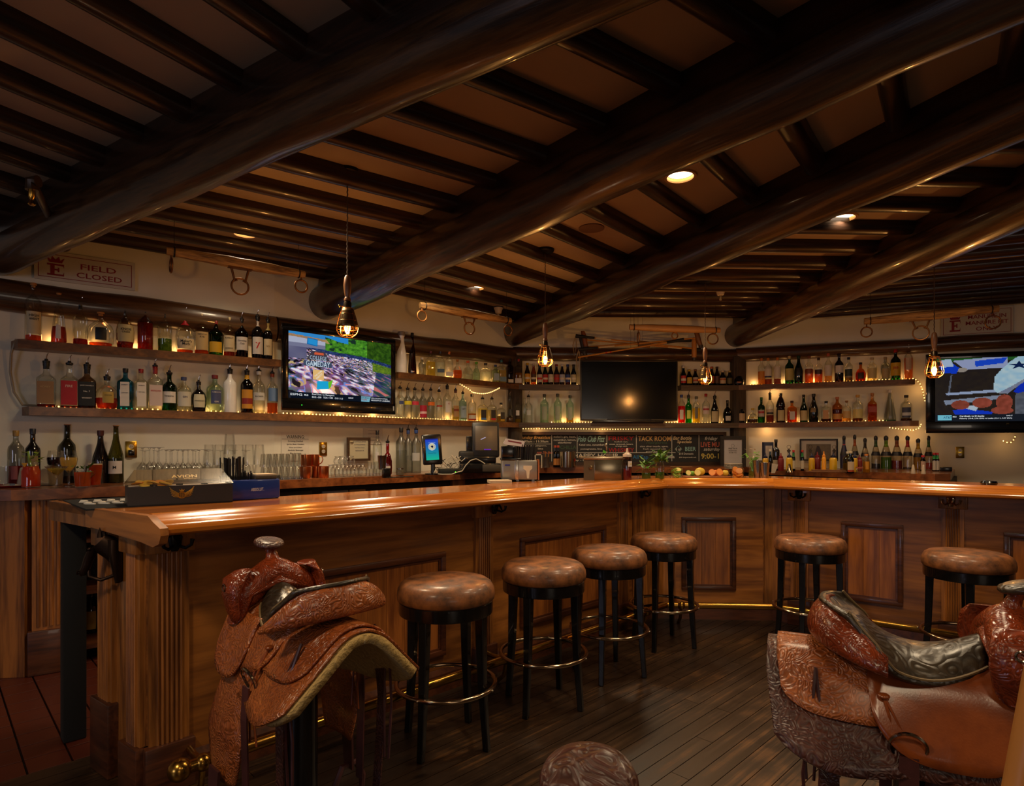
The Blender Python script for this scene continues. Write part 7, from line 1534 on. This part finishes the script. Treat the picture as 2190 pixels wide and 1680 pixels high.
# ---------------------------------------------------------------- western saddles on posts
LT = leather('tooled_russet_leather', (184, 104, 50), (140, 68, 28), .4, .34, 42)
LS = leather('smooth_russet_leather', (156, 78, 32), (104, 46, 18), 0, .26, mott=5)
LSw = leather('red_brown_swell_leather', (150, 62, 26), (96, 36, 16), .25, .22, 44)
LD = leather('dark_seat_leather', (66, 52, 34), (40, 32, 22), .2, .36, 22)
LF = leather('purple_brown_leather', (92, 50, 38), (60, 30, 24), .35, .4, 40)
LP_ = leather('plum_leather', (82, 42, 40), (52, 26, 26), 0, .4)
FL = P((190, 158, 96), .95, noise=.35, bump=1.0, scale=70)
def saddle(x, y, rz, label, smooth_flank=False):
    t = thing('western_saddle', label, 'saddle', (x, y, 0), rz, 'western saddles on posts')
    Z0, Rr = .800, .13
    def cs(xx, s_, side, off):
        am = 1.18-.40*min(1, max(0, .05-xx)/.35)
        zt = Z0+.9*max(0, xx-.12)**1.3*.4
        th = min(s_/Rr, am); yv = Rr*sin(th); zv = zt-Rr*(1-cos(th))
        if s_ > Rr*am: e = s_-Rr*am; yv += e*cos(am); zv -= e*sin(am)
        return (xx, side*(yv+off*sin(th)), zv+off*cos(th))
    def drape(nm, x0, x1, fa, fb, off, side, m, th=.006, nu=26, nv=12, par=t):
        o = obj(nm, MB().grid(lambda u, v: cs(x0+(x1-x0)*u, fa(u)+(fb(u)-fa(u))*v, side, off), nu, nv), m, par, ang=70)
        sm = o.modifiers.new('s', 'SOLIDIFY'); sm.thickness = th; sm.offset = 0; return o
    rnd_ = lambda u, p=3: max(0, 1-abs(2*u-1)**p)**(1/p)
    for sd in (1, -1):
        drape('skirt', -.36, .24, lambda u: 0, lambda u: (.13+.20*rnd_(u, 5))+.03*sin(pi*min(u*1.9, 1))*(u < .55), .0, sd, LF if smooth_flank else LT)
        drape('fleece_lining', -.345 if smooth_flank else -.368, .23, lambda u: 0, lambda u: (.12+.195*rnd_(u, 5))+.03*sin(pi*min(u*1.9, 1))*(u < .55), -.022, sd, FL, .028, 30, 14)
        drape('rear_jockey', -.335, -.02, lambda u: .0, lambda u: .08+.155*rnd_(u, 3.2), .010, sd, LT)
        drape('seat_jockey', -.13, .22, lambda u: .0, lambda u: .06+(.24 if smooth_flank else .19)*rnd_(u, 3), .020, sd, LS if smooth_flank else LT)
        if not smooth_flank: drape('front_jockey', .035, .235, lambda u: .10, lambda u: .12+.175*rnd_(u, 3), .030, sd, LT)
        # fender and stirrup leather
        def fen(u, v, sd=sd):
            z = .70-.42*u; w0 = (.060 if smooth_flank else .072)+.050*sin(pi*min(1, max(0, (u-.12)/.88))*.93); xx = .085+(2*v-1)*w0+.02*u
            return (xx, sd*((.125+.085*u if smooth_flank else .150+.060*min(1, u*1.6))+.010*cos(pi*(v-.5))), z)
        f = obj('fender', MB().grid(fen, 26, 10), LP_ if smooth_flank else LT, t, ang=70); sm = f.modifiers.new('s', 'SOLIDIFY'); sm.thickness = .007
        st = obj('stirrup_leather', MB().add([(.06, sd*.235, .33), (.13, sd*.235, .33), (.125, sd*.245, .14), (.07, sd*.245, .14), (.06, sd*.243, .33), (.13, sd*.243, .33), (.125, sd*.253, .14), (.07, sd*.253, .14)], [(0, 1, 2, 3), (7, 6, 5, 4), (0, 3, 7, 4), (1, 5, 6, 2), (0, 4, 5, 1), (3, 2, 6, 7)]), LP_, t, smooth=False)
        sp = obj('stirrup', MB().tube([(.098, sd*(.25-.055), .035), (.098, sd*(.25-.06), .09), (.098, sd*(.25-.03), .15), (.098, sd*(.25+.03), .15), (.098, sd*(.25+.06), .09), (.098, sd*(.25+.055), .035), (.098, sd*.25, .028)], .012, 8, closed=True), LP_, t)
        obj('tread', MB().box((.06, sd*.25-.055, .022), (.136, sd*.25+.055, .04), .006), LP_, t)
        # rigging: ring, latigo and cinch strap
        rg = MB(); c_ = cs(-.045, .265, sd, .022); n_ = 22
        obj('rigging_ring', MB().tube([(c_[0]+.038*cos(2*pi*k/n_), c_[1]+sd*.012*sin(2*pi*k/n_), c_[2]+.036*sin(2*pi*k/n_)) for k in range(n_)], .0045, 6, closed=True), chrome, t)
        lx = -.045; mb = MB(); pts = [(c_[1]+sd*.006, c_[2]-.02), (c_[1]+sd*.012, c_[2]-.12), (c_[1]+sd*.008, c_[2]-.30), (c_[1]+sd*.004, c_[2]-.46)]
        vs = []; 
        for (yy, z_) in pts: vs += [(lx-.020, yy, z_), (lx+.020, yy, z_), (lx+.020, yy+sd*.005, z_), (lx-.020, yy+sd*.005, z_)]
        obj('latigo', mb.add(vs, [(j*4+i, j*4+(i+1) % 4, (j+1)*4+(i+1) % 4, (j+1)*4+i) for j in range(3) for i in range(4)]+[(0, 1, 2, 3), (12, 13, 14, 15)]), LP_, t, smooth=False)
        # saddle strings
        k0 = cs(-.09, .16, sd, .03)
        for dx in (-.012, .010):
            obj('tie_string', MB().tube([k0, (k0[0]+dx+.03, k0[1]+sd*.03, k0[2]-.08), (k0[0]+dx+.05, k0[1]+sd*.035, k0[2]-.18), (k0[0]+dx*2+.045, k0[1]+sd*.03, k0[2]-.30)], .0035, 5), LS, t)
        obj('concho', MB().ball(k0, .014, sz=.5), LS, t)
        k1 = cs(-.24, .12, sd, .03)
        for dx in (-.010, .010): obj('tie_string', MB().tube([k1, (k1[0]+dx, k1[1]+sd*.05, k1[2]-.10), (k1[0]+dx*2-.01, k1[1]+sd*.045, k1[2]-.26), (k1[0]+dx-.01, k1[1]+sd*.04, k1[2]-.44)], .0045, 5), LP_, t)
        # rear girth strap (hangs from the skirt)
        k2 = cs(-.20, .235, sd, -.008); vs = []
        for (xx, yy, z_, w_) in ((k2[0], k2[1], k2[2], .024), (k2[0]-.01, k2[1]+sd*.006, k2[2]-.14, .022), (k2[0]+.0, k2[1], k2[2]-.34, .020), (k2[0]+.012, k2[1]-sd*.01, k2[2]-.56, .020)): vs += [(xx-w_, yy, z_), (xx+w_, yy, z_), (xx+w_, yy+sd*.005, z_), (xx-w_, yy+sd*.005, z_)]
        obj('rear_strap', MB().add(vs, [(j*4+i, j*4+(i+1) % 4, (j+1)*4+(i+1) % 4, (j+1)*4+i) for j in range(3) for i in range(4)]+[(0, 1, 2, 3), (12, 13, 14, 15)]), LF, t, smooth=False)
    # seat leather
    def seat(u, v):
        xx = .135-(.36 if smooth_flank else .395)*u; vv = 2*v-1; w_ = .070+.095*min(1, u*1.7)**.8; w_ *= 1-.25*max(0, u-.72)/.28
        zc = .872-.044*sin(pi*min(1, u*1.35))+.062*max(0, (u-.48)/.52)**2.0
        drop = (.070-.035*u)*abs(vv)**2.2*(1-.55*max(0, u-.6)/.4)
        xx += .055*max(0, u-.55)/.45*vv*vv*1.2
        return (xx, vv*w_*1.04, zc-drop)
    co = 0 if smooth_flank else .035
    o = obj('seat', MB().grid(seat, 40, 22), LD, t, ang=70); sm = o.modifiers.new('s', 'SOLIDIFY'); sm.thickness = .012; sm.offset = -1
    mb = MB()
    for v in (0.02, .98): mb.tube([tuple(Vector(seat(k/24, v))+Vector((0, 0, .003))) for k in range(25)], .0035, 5)
    obj('seat_binding', mb, P((120, 96, 60), .6), t)
    # cantle: a standing dished rim, face to the rear
    secs = []; n = 26
    for k in range(n+1):
        a = -1.45+2.9*k/n; q_ = abs(a)/1.45; h = .030*(1-q_**2.4)+.014
        cx2 = -.215-co+(.150-co)*(1-cos(a)); cy2 = .175*sin(a)*1.0; cz = .902-.085*q_**2.2
        dirx, diry = -cos(a), sin(a)*1.0
        secs.append(((cx2+dirx*.018, cy2+diry*.018, cz-h*.55), (dirx*.020, diry*.020, .006), (dirx*.018, diry*.018*1.0, -h*1.05)))
    obj('cantle', MB().loft(secs, 16), LSw if smooth_flank else LT, t, ang=80)
    secs = [((c[0]-a_[0]*.35-b_[0]*.95, c[1]-a_[1]*.35-b_[1]*.95, c[2]-b_[2]*.95), (.0065*(-a_[0]/.02), .0065*(-a_[1]/.02), 0), (0, 0, .0075)) for c, a_, b_ in secs]
    obj('cantle_binding', MB().loft(secs, 10), LSw, t, ang=80)
    # fork with rounded swells
    secs = []
    for k in range(21):
        v = -1+2*k/20; e = sqrt(max(0, 1-abs(v)**3.2)); yv = .155*v; zc = .885-.055*abs(v)**1.8+.022*(1-min(1, abs(v)*2.2)); 
        secs.append(((.175+.02*(1-abs(v)), yv, zc-.012), ((.052*e+.002), 0, .012*e), (-.012*e, 0, (.058*e+.002)+.012*e*abs(v))))
    obj('fork_swell', MB().loft(secs, 20), LSw, t, ang=80)
    obj('gullet_base', MB().loft([((.18, -.13, .77), (.045, 0, 0), (0, .03, .02)), ((.18, -.105, .84), (.05, 0, 0), (0, .035, .02)), ((.18, 0, .875), (.05, 0, 0), (0, 0, .035)), ((.18, .105, .84), (.05, 0, 0), (0, -.035, .02)), ((.18, .13, .77), (.045, 0, 0), (0, -.03, .02))], 14), LSw, t, ang=80)
    for sd in (1, -1):
        b_ = obj('fork_cover', MB().loft([((.175, sd*.118, .92), (.040, 0, 0), (0, .03, -.005)), ((.172, sd*.150, .885), (.052, 0, 0), (0, .024, .02)), ((.168, sd*.160, .84), (.052, 0, 0), (0, .020, .012)), ((.165, sd*.152, .79), (.040, 0, 0), (0, .016, .006)), ((.163, sd*.145, .755), (.018, 0, 0), (0, .010, .003))], 16), LSw, t, ang=80)
        rr_ = obj('string_rosette', MB().ring((.172, sd*.178, .875), .011, .003, 'y', 14, 6), chrome, t)
    # horn
    obj('horn_neck', MB().loft([((.185, 0, .915), (.045, 0, .0), (0, .052, 0)), ((.190, 0, .938), (.026, 0, 0), (0, .028, 0)), ((.200, 0, .962), (.020, 0, .004), (0, .020, 0)), ((.212, 0, .982), (.021, 0, .006), (0, .022, 0)), ((.218, 0, .990), (.026, 0, .008), (0, .028, 0))], 18), LSw, t, ang=80)
    ax = Vector((.052, 0, .012)); up = Vector((-.23, 0, .97)); cc = Vector((.222, 0, .995)); secs = []
    for (k, h) in ((.55, -.008), (.92, -.004), (1.0, .003), (.94, .010), (.7, .0145), (.25, .016)): secs.append((cc+up*h, ax*k, Vector((0, .052*k, 0))))
    obj('horn_cap', MB().loft(secs, 28), LD if smooth_flank else LF, t, ang=60)
    return t
def post(x, y, rz, label, k=0):
    t = thing('saddle_stand', label, 'stand', (x, y, 0), rz)
    obj('post', MB().lathe([(.056, .02), (.056, .72), (1e-5, .72)], 24), lacq, t); obj('base', MB().lathe([(1e-5, 0), (.20, .0), (.20, .015), (.06, .03)], 32), lacq, t)
    obj('saddle_rail', MB().box((-.22, -.055, .70), (.16, .055, .76), .02), lacq, t)
    if k: obj('cross_board', MB().box((-.20, -.16, .60), (.06, -.145, .68), .003), P((120, 80, 46), .5, noise=.2), t)
    return t
saddle(-.707, 2.03, radians(137.8), 'tooled russet western saddle at the left with its fleece lining showing'); post(-.707, 2.03, radians(137.8), 'black post stand holding the left saddle')
saddle(1.063, 1.596, radians(-25.5), 'smooth russet western saddle with dark seat at the right, seen from its side', True); post(1.063, 1.596, radians(-25.5), 'black post stand holding the right saddle')
h_ = Vector((.082, .64)); s3_ = saddle(h_[0]-.04, h_[1]-.22, radians(80), 'third saddle at the bottom edge, only its horn cap showing'); post(h_[0]-.04, h_[1]-.22, radians(80), 'black post stand under the third saddle, below the picture')
ch_ = thing('wooden_railing_post', 'blurred pale wooden post leaning at the bottom right edge of the picture', 'post', (.517, .62, 0), 0)
obj('rail', MB().tube([(-.187, 0, 0), (-.075, 0, .6), (.0, 0, 1.0), (.020, 0, 1.107), (.052, .0, 1.26), (.056, 0, 1.265)], [.016, .015, .014, .014, .013, .004], 12), P((176, 116, 56), .4, noise=.15, scale=10), ch_)
